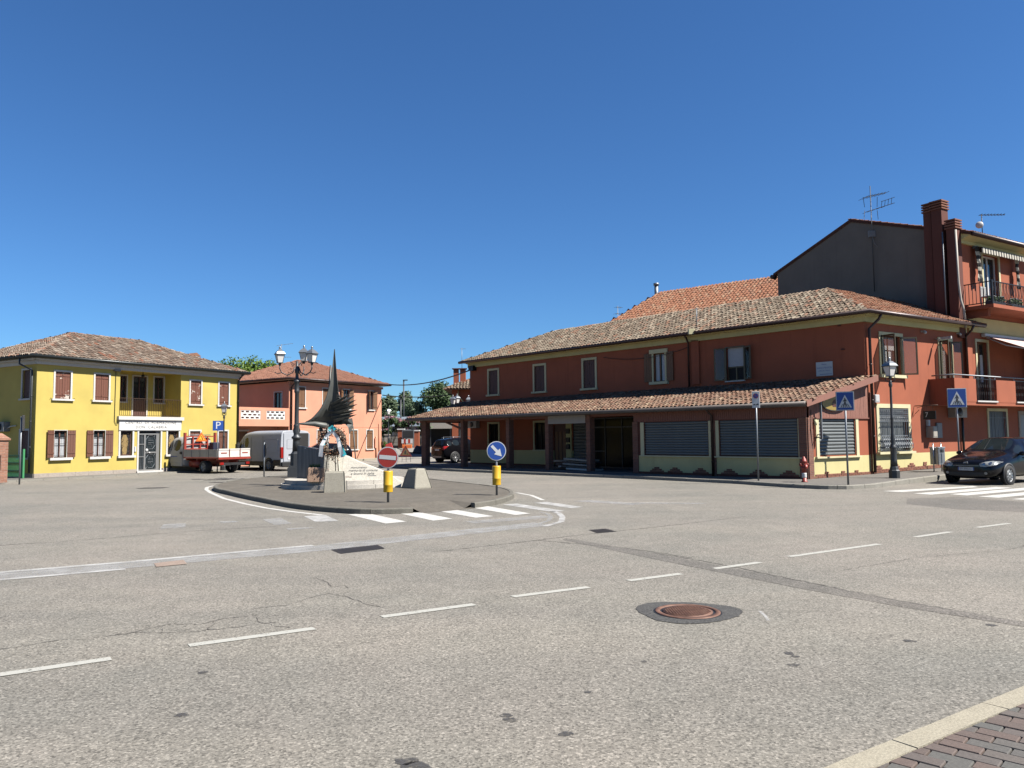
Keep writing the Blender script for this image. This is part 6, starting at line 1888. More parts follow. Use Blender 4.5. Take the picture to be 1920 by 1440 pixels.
def car_shell(t, sts, glass_of, body_mat, inset=.035, levels=1):
    """loft the cross-sections front to back; glass_of(i, j) tells the glazed facets"""
    bm = bmesh.new(); rings = []
    n = len(sts[0][1])
    for x, ring in sts:
        row = [bm.verts.new((x, y, z)) for y, z in ring]
        row += [bm.verts.new((x, -y, z)) for y, z in ring[-2:0:-1]]
        rings.append(row)
    N_ = len(rings[0]); gl = []
    for i in range(len(rings) - 1):
        for j in range(N_):
            k = (j + 1) % N_
            f = bm.faces.new((rings[i][j], rings[i + 1][j], rings[i + 1][k], rings[i][k])); f.smooth = True
            jj = j if j < n - 1 else N_ - 1 - j
            if glass_of(i, jj): gl.append(f)
    for ring, rev in ((rings[0], False), (rings[-1], True)):
        for j in range(1, n - 1):                     # caps as strips across
            a, b = ring[j], ring[j + 1] if j + 1 < n else ring[n - 1]
        half = n
        for j in range(half - 1):
            a, b = ring[j], ring[j + 1]; c = ring[(N_ - j - 1) % N_]; d = ring[(N_ - j) % N_]
            vs = []
            for q in (a, b, c, d):
                if q not in vs: vs.append(q)
            if len(vs) >= 3:
                try: f = bm.faces.new(vs); f.smooth = True
                except ValueError: pass
    bmesh.ops.recalc_face_normals(bm, faces=bm.faces)
    bm.normal_update()
    front = [f for f in gl if abs(f.normal.y) < .55]; sides = [f for f in gl if abs(f.normal.y) >= .55]
    for part in ([f for f in front if f.normal.x > 0], [f for f in front if f.normal.x <= 0]):
        if part: bmesh.ops.inset_region(bm, faces=part, thickness=inset, depth=0, use_even_offset=True)
    if sides: bmesh.ops.inset_individual(bm, faces=sides, thickness=inset, depth=0, use_even_offset=True)
    for f in gl: f.material_index = 1
    cl = bm.edges.layers.float.get('crease_edge') or bm.edges.layers.float.new('crease_edge')
    for e in bm.edges:
        ms = {f.material_index for f in e.link_faces}
        if len(ms) == 2: e[cl] = .85
    me = bpy.data.meshes.new('tmp'); bm.to_mesh(me); bm.free()
    ob = bpy.data.objects.new('tmp', me); COL.objects.link(ob)
    md = ob.modifiers.new('s', 'SUBSURF'); md.levels = levels
    bpy.context.view_layer.update()
    ev = ob.evaluated_get(bpy.context.evaluated_depsgraph_get()); m2 = ev.to_mesh()
    V = [tuple(v.co) for v in m2.vertices]
    out = {0: MB(), 1: MB()}
    for mi in (0, 1):
        used = {}; fs = []
        for p in m2.polygons:
            if p.material_index != mi: continue
            fs.append(tuple(used.setdefault(v, len(used)) for v in p.vertices))
        out[mi].v = [V[k] for k in used]; out[mi].f = fs; out[mi].sm = [True] * len(fs)
    ev.to_mesh_clear(); bpy.data.objects.remove(ob); bpy.data.meshes.remove(me)
    t_bvh[t.name] = BVHTree.FromPolygons(out[0].v + out[1].v, out[0].f + [tuple(k + len(out[0].v) for k in f) for f in out[1].f])
    body = out[0].obj('body', body_mat, t, local=True)
    if out[1].f: out[1].obj('window_glass', MT['car_glass'], t, local=True)
    return body


def scale_st(sts, sx, sy, sz): return [(x * sx, [(y * sy, z * sz) for y, z in r]) for x, r in sts]


# ---- black hatchback
HB = [(2.10, [(0, .24), (.52, .24), (.66, .36), (.66, .52), (.58, .62), (.32, .66), (0, .67)]),
      (2.04, [(0, .19), (.66, .19), (.81, .36), (.80, .60), (.64, .70), (.34, .735), (0, .745)]),
      (1.78, [(0, .18), (.80, .19), (.88, .42), (.865, .72), (.70, .815), (.36, .85), (0, .86)]),
      (1.25, [(0, .18), (.85, .19), (.90, .52), (.875, .86), (.71, .915), (.37, .955), (0, .965)]),
      (.92, [(0, .18), (.85, .19), (.90, .55), (.88, .91), (.73, .965), (.38, 1.0), (0, 1.01)]),
      (.80, [(0, .18), (.85, .19), (.90, .55), (.88, .92), (.72, 1.03), (.38, 1.06), (0, 1.07)]),
      (.10, [(0, .18), (.85, .19), (.90, .55), (.885, .955), (.60, 1.40), (.34, 1.445), (0, 1.455)]),
      (-.05, [(0, .18), (.85, .19), (.90, .55), (.885, .96), (.60, 1.42), (.34, 1.465), (0, 1.475)]),
      (-.70, [(0, .18), (.85, .19), (.90, .55), (.885, .97), (.60, 1.43), (.34, 1.475), (0, 1.485)]),
      (-.80, [(0, .18), (.85, .19), (.90, .55), (.885, .97), (.60, 1.43), (.34, 1.475), (0, 1.485)]),
      (-1.45, [(0, .18), (.85, .19), (.895, .56), (.875, .98), (.585, 1.39), (.33, 1.435), (0, 1.445)]),
      (-1.86, [(0, .22), (.82, .22), (.87, .56), (.845, .97), (.57, 1.32), (.33, 1.37), (0, 1.38)]),
      (-2.06, [(0, .26), (.74, .26), (.83, .52), (.81, .93), (.66, 1.0), (.34, 1.03), (0, 1.03)]),
      (-2.12, [(0, .30), (.66, .30), (.74, .50), (.73, .84), (.60, .90), (.32, .92), (0, .92)])]


def hb_glass(i, j):
    if j == 3 and i in (5, 7, 8, 9, 10) and i not in (7,): return i in (5, 8, 10) or i == 6
    if j in (4, 5) and i == 5: return True
    if j in (4, 5) and i == 11: return True
    return False


def hb_glass2(i, j):
    if j == 3: return i in (5, 7, 9, 10)
    return j in (4, 5) and i in (5, 11)


g = thing('parked_car', 'shiny black hatchback parked on the crossing by the kerb, facing left', 'car', (17.0, 27.0, 0), R(212))
SC = 1.06
car_shell(g, scale_st(HB, SC, SC, SC), hb_glass2, MT['paint_black'], .035)
for x in (1.30, -1.32):
    for s_ in (1, -1):
        mb = MB(); mb.lathe([(.33, -.02), (.385, -.02), (.385, .03), (.33, .03)] if s_ > 0 else [(.33, .02), (.385, .02), (.385, -.03), (.33, -.03)], 24, (x * SC, s_ * .925, .335), 'y', True, False); mb.obj('wheel_arch', MT['black'], g, local=True)
        wheel(g, x * SC, s_ * .875, .325, .19, 'alu', 10, s_)
for s_ in (1, -1):
    mb = MB(); mb.ball((.62, 1.03 * s_, 1.02), .12, 10, (.75, .95, .62)); mb.tube([(.66, .90 * s_, .97), (.64, 1.0 * s_, 1.0)], .03, 6); mb.obj('mirror', MT['paint_black'], g, local=True)
    for k, xx in enumerate((.30, -.85)):
        mb = MB(); mb.bbox(xx - .1, xx + .1, .945 * s_ - .015, .945 * s_ + .015, .86, .895, .006); mb.obj('door_handle', MT['paint_black'], g, local=True)
        mb = MB(); mb.box(xx - .30, xx - .292, .957 * s_ - .006, .957 * s_ + .006, .30, .98); mb.obj('door_gap', MT['black'], g, local=True)
for hl in fitted(g, 'headlight', [(.42, .70), (.45, .615), (.62, .60), (.85, .655), (.90, .76), (.74, .79), (.58, .76)], 'lamp_clear', off=.010, mirror=True):
    sg = 1 if hl.data.vertices[0].co.y > 0 else -1
    for yy in (.56, .72):
        fitted(g, 'reflector', [((yy + .045 * math.cos(k * math.pi / 4)) * sg, .69 + .045 * math.sin(k * math.pi / 4) + (yy - .56) * .15) for k in range(8)], 'chrome', off=.013, parent=hl)
fitted(g, 'grille', [(-.40, .70), (-.42, .63), (.42, .63), (.40, .70)], 'black', off=.010)
fitted(g, 'grille_trim', [(-.42, .64), (-.42, .63), (.42, .63), (.42, .64)], 'chrome', off=.014)
fitted(g, 'air_intake', [(-.62, .42), (-.56, .30), (.56, .30), (.62, .42)], 'black', off=.008)
fitted(g, 'fog_light', [(.62 + .05 * math.cos(k * math.pi / 5), .395 + .045 * math.sin(k * math.pi / 5)) for k in range(10)], 'lamp_clear', off=.014, mirror=True)
fitted(g, 'bumper_line', [(-.72, .565), (-.72, .558), (.72, .558), (.72, .565)], 'black', off=.006)
for sg in (1, -1):
    fitted(g, 'bonnet_gap', [(.70 * sg, .80), (.44 * sg, .725), (.44 * sg, .718), (.70 * sg, .793)], 'black', off=.005)
mb = MB(); mb.lathe([(.078, 0), (.078, .016), (.066, .018), (.066, .008), (0, .008)], 20, (2.205, 0, .70), 'x'); em = mb.obj('emblem', MT['chrome'], g, local=True)
mb = MB()
for q in ([(-.042, .05), (0, .005), (.042, .05)], [(-.058, .028), (-.028, -.052), (0, -.008), (.028, -.052), (.058, .028)]): mb.tube([(2.222, u, .70 + v) for u, v in q], .0075, 4)
mb.obj('emblem_strokes', MT['chrome'], em, local=True)
mb = MB(); mb.box(2.212, 2.224, -.26, .26, .475, .585); pt = mb.obj('number_plate', MT['plate'], g, local=True)
mb = MB(); mb.box(2.2245, 2.226, -.26, -.225, .477, .583); mb.box(2.2245, 2.226, .225, .26, .477, .583); mb.obj('plate_band', MT['signblue'], pt, local=True)
_fm = Matrix(((0, 0, 1, 2.2255), (1, 0, 0, 0), (0, 1, 0, .53), (0, 0, 0, 1)))
text('plate_lettering', 'EN 845ZC', .088, _fm, MT['ink'], pt, local=True)
mb = MB(); mb.tube([(.92, -.5, 1.035), (.80, .05, 1.10), (.74, .1, 1.12)], .012, 5); mb.tube([(.94, .35, 1.03), (.83, .65, 1.085)], .012, 5); mb.obj('wiper', MT['black'], g, local=True)
mb = MB(); mb.ball((-.15, .38, 1.05), .17, 8, (.5, .8, 1.3)); mb.ball((-.15, -.38, 1.05), .17, 8, (.5, .8, 1.3)); mb.obj('seat_headrest', MT['black'], g, local=True)

# ---- black compact suv seen from behind
s = thing('parked_suv', 'black compact SUV seen from behind beyond the porch posts', 'car', (-3.5, 54.0, .03), R(41))
SV = scale_st(HB, 1.02, 1.0, 1.0)
SV = [(x, [(y, z if z < .2 else .2 + (z - .2) * 1.17) for y, z in r]) for x, r in SV]
SV = [(x if x > -1.5 else x - .02, r) for x, r in SV]
MT['paint_suv'] = paint('black_suv_paint', (.007, .007, .009), 0, .08, .12)
car_shell(s, SV, hb_glass2, MT['paint_suv'], .035)
for x in (1.30, -1.32):
    for s_ in (1, -1):
        mb = MB(); mb.lathe([(.35, -.02), (.41, -.02), (.41, .02), (.35, .02)] if s_ > 0 else [(.35, .02), (.41, .02), (.41, -.02), (.35, -.02)], 20, (x, s_ * .88, .355), 'y', True, False); mb.obj('wheel_arch', MT['black'], s, local=True)
        wheel(s, x, s_ * .84, .345, .21, 'alu', 8, s_)
fitted(s, 'tail_light', [(.54, 1.0), (.56, .88), (.72, .86), (.80, .98), (.82, 1.14), (.66, 1.12)], 'lamp_red', 'rear', .012, mirror=True)
fitted(s, 'chrome_strip', [(-.42, 1.0), (-.42, .98), (.42, .98), (.42, 1.0)], 'chrome', 'rear', .012)
fitted(s, 'number_plate', [(-.25, .93), (-.25, .83), (.25, .83), (.25, .93)], 'plate', 'rear', .014)
fitted(s, 'skid_plate', [(-.5, .46), (-.46, .36), (.46, .36), (.5, .46)], 'galv', 'rear', .012)
mb = MB(); mb.tube([(-1.4, .56, 1.69), (-1.2, .57, 1.74), (.1, .57, 1.76), (.25, .56, 1.71)], .018, 6); mb.tube([(-1.4, -.56, 1.69), (-1.2, -.57, 1.74), (.1, -.57, 1.76), (.25, -.56, 1.71)], .018, 6); mb.obj('roof_rails', MT['chrome'], s, local=True)

# ---- white panel van, tail towards the island
v_ = thing('panel_van', 'pale panel van with one white rear door swung open, beyond the triple street lamp', 'van', (-14.15, 44.6, 0), R(143))
VF = [(0, .25), (.86, .25), (.985, .36), (.985, 1.2), (.955, 1.96), (.90, 2.15), (.74, 2.22), (0, 2.26)]
VN = [(2.55, [(0, .30), (.60, .30), (.74, .42), (.74, .70), (.68, .84), (.60, .90), (.40, .95), (0, .96)]),
      (2.42, [(0, .25), (.78, .25), (.92, .42), (.92, .78), (.86, .94), (.76, 1.02), (.45, 1.07), (0, 1.09)]),
      (1.95, [(0, .25), (.86, .25), (.98, .42), (.97, .95), (.92, 1.10), (.82, 1.17), (.5, 1.22), (0, 1.24)]),
      (1.75, [(0, .25), (.86, .25), (.985, .40), (.98, 1.05), (.93, 1.22), (.84, 1.30), (.5, 1.35), (0, 1.37)]),
      (1.05, [(0, .25), (.86, .25), (.985, .38), (.98, 1.18), (.90, 1.90), (.82, 2.02), (.6, 2.09), (0, 2.12)]),
      (.90, [(0, .25), (.86, .25), (.985, .38), (.98, 1.2), (.92, 1.94), (.85, 2.09), (.65, 2.16), (0, 2.19)]),
      (.35, VF), (.20, VF), (-1.0, VF), (-2.40, VF), (-2.53, VF), (-2.545, VF), (-2.56, [(0, .27), (.85, .27), (.975, .38), (.975, 1.2), (.945, 1.95), (.89, 2.13), (.73, 2.20), (0, 2.24)])]
car_shell(v_, VN, lambda i, j: (j == 3 and i in (3, 4, 5)) or (j in (4, 5, 6) and i == 3), MT['paint_white'], .04)
for x in (1.72, -1.5):
    for s_ in (1, -1):
        mb = MB(); mb.lathe([(.33, -.03), (.40, -.03), (.40, .012), (.33, .012)] if s_ > 0 else [(.33, .03), (.40, .03), (.40, -.012), (.33, -.012)], 20, (x, s_ * .985, .34), 'y', True, False); mb.obj('wheel_arch', MT['black'], v_, local=True)
        wheel(v_, x, s_ * .90, .325, .22, 'galv', 6, s_)
for s_ in (1, -1):
    mb = MB(); mb.bbox(-1.05, 1.25, .985 * s_ - .02, .985 * s_ + .02, .30, .52, .01); mb.obj('side_moulding', MT['black'], v_, local=True)
    mb = MB(); mb.bbox(-2.56, -1.9, .985 * s_ - .02, .985 * s_ + .02, .30, .62, .01); mb.obj('rear_moulding', MT['black'], v_, local=True)
    mb = MB(); mb.bbox(1.2, 1.42, 1.06 * s_ - .06, 1.06 * s_ + .12 * (s_ > 0) + .02, 1.2, 1.52, .03); mb.obj('mirror', MT['black'], v_, local=True)
    mb = MB(); mb.bbox(-2.60, -2.46, .90 * s_ - .075, .90 * s_ + .085, .72, 1.32, .02); mb.obj('tail_light', MT['lamp_red'], v_, local=True)
    mb = MB(); mb.box(.15, .16, .99 * s_ - .004, .99 * s_ + .004, .55, 1.9); mb.box(-.95, -.94, .99 * s_ - .004, .99 * s_ + .004, .55, 1.95); mb.obj('door_gap', MT['black'], v_, local=True)
    mb = MB(); mb.bbox(-2.3, -1.2, .984 * s_ - .004, .984 * s_ + .006, 1.0, 1.75, .02); mb.obj('side_pressing', MT['paint_white'], v_, local=True)
mb = MB(); mb.bbox(-2.68, -2.5, -.95, .95, .28, .5, .03); mb.obj('rear_bumper', MT['black'], v_, local=True)
mb = MB(); mb.bbox(-2.605, -2.555, .01, .82, .52, 2.08, .02); ld = mb.obj('rear_door', MT['paint_white'], v_, local=True)
mb = MB(); mb.bbox(-2.615, -2.60, .12, .62, 1.22, 1.74, .02); mb.obj('window_blank', MT['paint_white'], ld, local=True)
mb = MB(); mb.box(-2.63, -2.60, .05, .5, .86, .93); mb.obj('handle', MT['black'], ld, local=True)
mb = MB(); mb.box(-2.628, -2.60, .10, .55, .62, .73); mb.obj('number_plate', MT['plate'], ld, local=True)
mb = MB(); mb.box(-2.60, -2.50, -.84, -.01, .55, 2.08); mb.obj('cargo_opening', MT['dark'], v_, local=True)
mm_ = Matrix.Translation((-2.58, -.93, 0)) @ Matrix.Rotation(R(-98), 4, 'Z')
mb = MB(mm_); mb.bbox(-.03, .03, .0, .82, .55, 2.06, .015); od = mb.obj('open_rear_door', MT['paint_white'], v_, local=True)
mb = MB(mm_); mb.box(.031, .034, .08, .74, .62, 1.98); mb.box(-.034, -.031, .08, .74, .62, 1.98); mb.obj('door_lining', MT['blue_box'], od, local=True)

# ---- tipper truck
tk = thing('tipper_truck', 'small white tipper truck with red frame and drop sides, parked before the yellow building', 'truck', (-15.72, 41.35, 0), R(147))
CB = [(4.472, [(0, .42), (.66, .42), (.78, .50), (.78, .70), (.70, .85), (.42, .92), (0, .93)]),
      (4.307, [(0, .32), (.80, .32), (.90, .45), (.90, .78), (.80, .96), (.46, 1.02), (0, 1.04)]),
      (3.893, [(0, .30), (.84, .30), (.93, .5), (.93, .90), (.84, 1.10), (.5, 1.16), (0, 1.18)]),
      (3.617, [(0, .30), (.84, .30), (.935, .5), (.93, 1.0), (.84, 1.22), (.5, 1.28), (0, 1.30)]),
      (2.954, [(0, .30), (.84, .30), (.935, .5), (.93, 1.08), (.78, 1.80), (.5, 1.90), (0, 1.92)]),
      (2.789, [(0, .30), (.84, .30), (.935, .5), (.93, 1.08), (.79, 1.86), (.5, 1.96), (0, 1.98)]),
      (1.988, [(0, .30), (.84, .30), (.935, .5), (.93, 1.08), (.80, 1.88), (.5, 1.98), (0, 2.0)]),
      (1.795, [(0, .32), (.84, .32), (.93, .5), (.925, 1.08), (.79, 1.86), (.5, 1.95), (0, 1.97)]),
      (1.74, [(0, .34), (.82, .34), (.91, .5), (.90, 1.08), (.77, 1.82), (.49, 1.91), (0, 1.93)])]
car_shell(tk, CB, lambda i, j: (j == 3 and i in (3, 4, 5)) or (j in (4, 5) and i == 3), MT['paint_grey'], .045)
for s_ in (1, -1):
    wheel(tk, 3.34, s_ * .855, .325, .2, 'galv', 6, s_)
    mb = MB(); mb.lathe([(.33, -.03), (.41, -.03), (.41, .015), (.33, .02)] if s_ > 0 else [(.33, .03), (.41, .03), (.41, -.015), (.33, -.02)], 20, (3.34, s_ * .925, .36), 'y', True, False); mb.obj('wheel_arch', MT['black'], tk, local=True)
    wheel(tk, 0, s_ * .80, .335, .34, 'galv', 6, s_)
    mb = MB(); mb.bbox(3.42, 3.58, s_ * 1.08 - .10, s_ * 1.08 + .10, 1.2, 1.55, .03); mb.tube([(3.48, s_ * .93, 1.25), (3.5, s_ * 1.02, 1.3)], .02, 5); mb.obj('mirror', MT['black'], tk, local=True)
    mb = MB(); mb.bbox(4.12, 4.34, s_ * .80 - .1, s_ * .80 + .11, .74, .92, .03); mb.obj('headlight', MT['lamp_clear'], tk, local=True)
    mb = MB(); mb.box(1.85, 1.858, .937 * s_ - .004, .937 * s_ + .004, .5, 1.1); mb.bbox(1.92, 2.06, .94 * s_ - .02, .94 * s_ + .02, 1.0, 1.14, .008); mb.obj('door_handle', MT['black'], tk, local=True)
    mb = MB(); mb.bbox(1.9, 2.9, .9 * s_ - .03, .9 * s_ + .03, .36, .56, .02); mb.obj('side_skirt', MT['bed_grey'], tk, local=True)
    mb = MB(); mb.lathe([(.21, -.38), (.21, .38)], 14, (1.15, s_ * .55, .50), 'x'); mb.obj('tank', MT['truck_red'], tk, local=True)
mb = MB(); mb.bbox(4.3, 4.48, -.88, .88, .36, .58, .03); mb.obj('front_bumper', MT['black'], tk, local=True)
mb = MB(); mb.box(2.3, 2.9, .940, .946, .86, .90); mb.obj('door_stripe', MT['signblue'], tk, local=True)
mb = MB(); mb.box(-1.15, 1.7, -.35, -.25, .5, .7); mb.box(-1.15, 1.7, .25, .35, .5, .7)
for x in (-1.1, -.3, .6, 1.5): mb.box(x, x + .08, -.9, .9, .68, .78)
mb.box(-1.25, 1.68, -.98, .98, .76, .84); mb.obj('bed_frame', MT['truck_red'], tk, local=True)
for s_ in (1, -1):
    for k in range(4):
        mb = MB(); x0_, x1_ = -1.22 + k * .725, -1.22 + (k + 1) * .725
        mb.box(x0_ + .01, x1_ - .01, s_ * .975 - .018, s_ * .975 + .018, .85, 1.24); mb.box(x0_ + .01, x0_ + .04, s_ * .975 - .03, s_ * .975 + .03, .85, 1.25); mb.box(x0_, x1_, s_ * .975 - .028, s_ * .975 + .028, 1.22, 1.26)
        mb.obj('drop_side', MT['bed_grey'], tk, local=True)
for k in range(3):
    mb = MB(); y0_, y1_ = -.98 + k * .653, -.98 + (k + 1) * .653
    mb.box(-1.29, -1.25, y0_ + .012, y1_ - .012, .85, 1.28); mb.box(-1.31, -1.28, y0_ + .012, y1_ - .012, 1.22, 1.29); mb.box(-1.31, -1.28, y0_ + .012, y1_ - .012, .85, .90); p = mb.obj('tailboard', MT['gate_white'], tk, local=True)
    if k != 1:
        mb = MB(); mb.box(-1.305, -1.291, y0_ + .15, y1_ - .15, 1.04, 1.09); mb.obj('tailboard_mark', MT['truck_red'], p, local=True)
mb = MB(); mb.box(-1.33, -1.24, -1.0, 1.0, .74, .84); mb.box(-1.34, -1.3, -.34, -.32, .85, 1.28); mb.box(-1.34, -1.3, .32, .34, .85, 1.28); mb.obj('rear_beam', MT['truck_red'], tk, local=True)
mb = MB(); mb.box(-1.28, -1.2, -.75, .75, .42, .56); mb.box(-1.3, -1.28, -.22, .22, .44, .55); mb.obj('bumper_bar', MT['black'], tk, local=True)
for s_ in (1, -1):
    mb = MB(); mb.bbox(-1.36, -1.26, s_ * .8 - .11, s_ * .8 + .11, .46, .58, .01); mb.obj('tail_light', MT['lamp_red'], tk, local=True)
mb = MB()                                          # headboard with rack
for y in (-.92, -.45, 0, .45, .92): mb.box(1.62, 1.69, y - .035, y + .035, .84, 2.12 if abs(y) > .9 else 1.95)
for z in (1.25, 1.5, 1.92): mb.box(1.63, 1.68, -.95, .95, z, z + .055)
for y in (-.93, .93): mb.box(1.6, 1.71, y - .06, y + .06, .84, 2.15)
mb.obj('headboard', MT['truck_red'], tk, local=True)
mb = MB(); mb.tube([(1.75, -.7, 2.03), (1.75, .7, 2.03)], .02, 6); mb.tube([(1.75, -.4, 1.9), (1.75, -.4, 2.03)], .015, 5); mb.tube([(1.75, .4, 1.9), (1.75, .4, 2.03)], .015, 5); mb.obj('roof_bar', MT['galv'], tk, local=True)
mb = MB(); mb.bbox(1.2, 1.58, -.93, -.5, 1.0, 1.62, .03); mb.obj('storage_box', MT['blue_box'], tk, local=True)
mb = MB(); mb.prism([(-.36, 1.68), (.36, 1.68), (0, 2.18)], 'x', 1.55, 1.57); sgn_ = mb.obj('warning_triangle', MT['sign_orange'], tk, local=True)
mb = MB(); mb.prism([(-.20, 1.75), (.20, 1.75), (0, 2.03)], 'x', 1.545, 1.549); mb.obj('triangle_field', MT['sign_amber'], sgn_, local=True)
mb = MB(); mb.prism([(-.12, 1.77), (-.02, 1.77), (.0, 1.9), (.05, 1.95), (-.02, 1.97), (-.06, 1.88)], 'x', 1.54, 1.544); mb.prism([(.04, 1.77), (.14, 1.77), (.09, 1.84)], 'x', 1.54, 1.544); mb.obj('digger_symbol', MT['truck_red'], sgn_, local=True)

# ---- dark car half hidden behind the monument
dc = thing('parked_car', 'dark car mostly hidden behind the grey steel monument plate', 'car', (-12.6, 50.0, 0), R(200))
car_shell(dc, HB, hb_glass2, MT['paint_black'], .035)
for x in (1.30, -1.32):
    for s_ in (1, -1): wheel(dc, x, s_ * .81, .31, .2, 'alu', 8, s_)
# ================================================================== STREET FURNITURE AND MONUMENT
def lantern(m, t, local=True, part_of=None):
    """a four-sided street lantern; returns nothing, adds parts to t"""
    mb = MB(m)
    w0, w1, h = .15, .25, .42
    for sx in (-1, 1):
        for sy in (-1, 1): mb.tube([(sx * w0, sy * w0, 0), (sx * w1, sy * w1, h)], .014, 5)
    mb.box(-w0 - .02, w0 + .02, -w0 - .02, w0 + .02, -.03, .01)
    mb.box(-w1 - .05, w1 + .05, -w1 - .05, w1 + .05, h, h + .03)
    mb.lathe([(.06, -.14), (.10, -.06), (.05, -.03)], 10)
    f = mb.obj('lantern_frame', MT['iron_grey'], t, local=local)
    mb = MB(m)
    q = lambda s, z: [(-s, -s, z), (s, -s, z), (s, s, z), (-s, s, z)]
    mb.add(q(w0 - .01, .01) + q(w1 - .015, h), [(0, 1, 5, 4), (1, 2, 6, 5), (2, 3, 7, 6), (3, 0, 4, 7)]); mb.obj('lantern_glass', MT['frosted'], f, local=local)
    mb = MB(m)
    mb.add(q(w1 + .05, h + .03) + q(w1 - .03, h + .14) + q(.10, h + .24), [(0, 1, 5, 4), (1, 2, 6, 5), (2, 3, 7, 6), (3, 0, 4, 7), (4, 5, 9, 8), (5, 6, 10, 9), (6, 7, 11, 10), (7, 4, 8, 11), (8, 9, 10, 11)])
    mb.lathe([(.07, h + .24), (.08, h + .27), (.04, h + .30), (.07, h + .34), (.075, h + .37), (.03, h + .41), (.0, h + .43)], 10); mb.obj('lantern_hood', MT['lamp_hood'], f, local=local)


MT['frosted'] = flat('frosted_glass', (.85, .82, .78), .3, var=.06)
MT['lamp_hood'] = flat('lantern_hood_metal', (.42, .44, .45), .25, .6, var=.12)


def lamp_post(t, h, r0=.13):
    mb = MB()
    mb.lathe([(.19, 0), (.19, .26), (.15, .30), (.15, .33), (.125, .42)], 8, smooth=False)
    b = mb.obj('base', MT['iron_grey'], t, local=True)
    mb = MB()
    mb.lathe([(.12, .42), (.11, .62), (.098, 1.0), (.115, 1.05), (.12, 1.08), (.085, 1.13), (.07, 1.2), (.09, 1.32), (.062, 1.45), (.068, 1.5), (.056, 1.55), (.05, h * .6), (.06, h * .6 + .03), (.06, h * .6 + .08), (.044, h * .6 + .12), (.036, h - .25), (.06, h - .2), (.065, h - .12), (.04, h - .05), (.04, h)], 14)
    mb.obj('post', MT['iron_grey'], t, local=True)


# lamp in front of the sunlit wall
l1 = thing('street_lamp', 'single lantern lamp post on the corner pavement before the barred window', 'street lamp', (13.35, 27.1, .17), R(20))
lamp_post(l1, 3.42); lantern(Matrix.Translation((0, 0, 3.58)) @ Matrix.Diagonal((.64, .64, .80, 1)), l1)
mb = MB()
for k in range(4):
    a_ = R(90 * k + 45); mb.tube([(.04 * math.cos(a_), .04 * math.sin(a_), 3.36), (.14 * math.cos(a_), .14 * math.sin(a_), 3.42), (.15 * math.cos(a_), .15 * math.sin(a_), 3.55)], .014, 5)
mb.obj('lantern_cradle', MT['iron_grey'], l1, local=True)
l2 = dup(l1, (-16.1, 43.0, .06), R(10), 'single lantern lamp post in front of the yellow building right of the truck')
for ch in l2.children: pass
l2.scale = (.90, .90, .90)
l3 = dup(l1, (-12.7, 79.0, .68), R(30), 'distant single lantern lamp before the oleander bushes')
l3.scale = (.98, .98, .98)
# triple lamp on the island
lt = thing('street_lamp', 'tall black triple lantern lamp post on the traffic island behind the monument', 'street lamp', (-9.3, 33.2, .12), R(12))
mb = MB(); mb.box(-.34, .34, -.34, .34, 0, .42); mb.box(-.29, .29, -.29, .29, .42, .50); mb.obj('pedestal', MT['iron_grey'], lt, local=True)
mb = MB(); mb.lathe([(.26, .5), (.26, 1.0), (.21, 1.05), (.19, 1.1)], 8, smooth=False); mb.obj('base', MT['iron_grey'], lt, local=True)
mb = MB(); mb.lathe([(.17, 1.1), (.155, 1.5), (.15, 1.62), (.21, 1.66), (.21, 1.72), (.13, 1.78), (.12, 1.85), (.165, 2.0), (.115, 2.15), (.14, 2.2), (.10, 2.26), (.095, 2.3), (.085, 3.6), (.115, 3.65), (.115, 3.72), (.10, 3.76), (.10, 4.05), (.14, 4.1), (.14, 4.15), (.075, 4.2), (.065, 4.45), (.095, 4.5), (.10, 4.62), (.06, 4.7), (.05, 5.0)], 14); mb.obj('post', MT['iron_grey'], lt, local=True)
for k, az in enumerate((182, -28, 62)):
    a_ = R(az); d = Vector((math.cos(a_), math.sin(a_), 0)); rr_ = .72 if k != 2 else .55
    mb = MB(); mb.tube([d * .08 + Vector((0, 0, 4.75)), d * .18 + Vector((0, 0, 4.5)), d * .42 * rr_ / .72 + Vector((0, 0, 4.38)), d * .64 * rr_ / .72 + Vector((0, 0, 4.5)), d * rr_ + Vector((0, 0, 4.66)), d * rr_ + Vector((0, 0, 4.8))], .026, 6)
    mb.tube([d * .64 * rr_ / .72 + Vector((0, 0, 4.5)), d * .80 + Vector((0, 0, 4.44)), d * .92 + Vector((0, 0, 4.5))], .018, 5)
    mb.tube([d * .1 + Vector((0, 0, 4.85)), d * .3 + Vector((0, 0, 4.98)), d * .2 + Vector((0, 0, 4.8))], .018, 5)
    mb.obj('arm', MT['iron_grey'], lt, local=True)
    lantern(Matrix.Translation(d * rr_ + Vector((0, 0, 4.92 if k != 2 else 5.05))) @ Matrix.Rotation(R(20 + 30 * k), 4, 'Z') @ Matrix.Diagonal((.66, .66, .84, 1)), lt)
l4 = dup(lt, (-3.95, 57.5, -.72), R(50), 'triple lantern lamp whose white lit hoods show above the porch roof end')

# ---- traffic signs


def post_part(t, h, r=.03, mat='galv', lean=(0, 0), z0=0.0):
    mb = MB(); mb.tube([(0, 0, z0 - .05), (lean[0], lean[1], h)], r, 10); return mb.obj('pole', MT[mat], t, local=True)


def disc(t, name, c, r, y, mat, ym=None, parent=None, th=.004):
    """disc facing -y in the sign's own frame"""
    mb = MB(); mb.lathe([(r, y), (r, y - th), (.0, y - th)], 36, (c[0], 0, c[1]), 'y', False); return mb.obj(name, mat, parent or t, local=True)


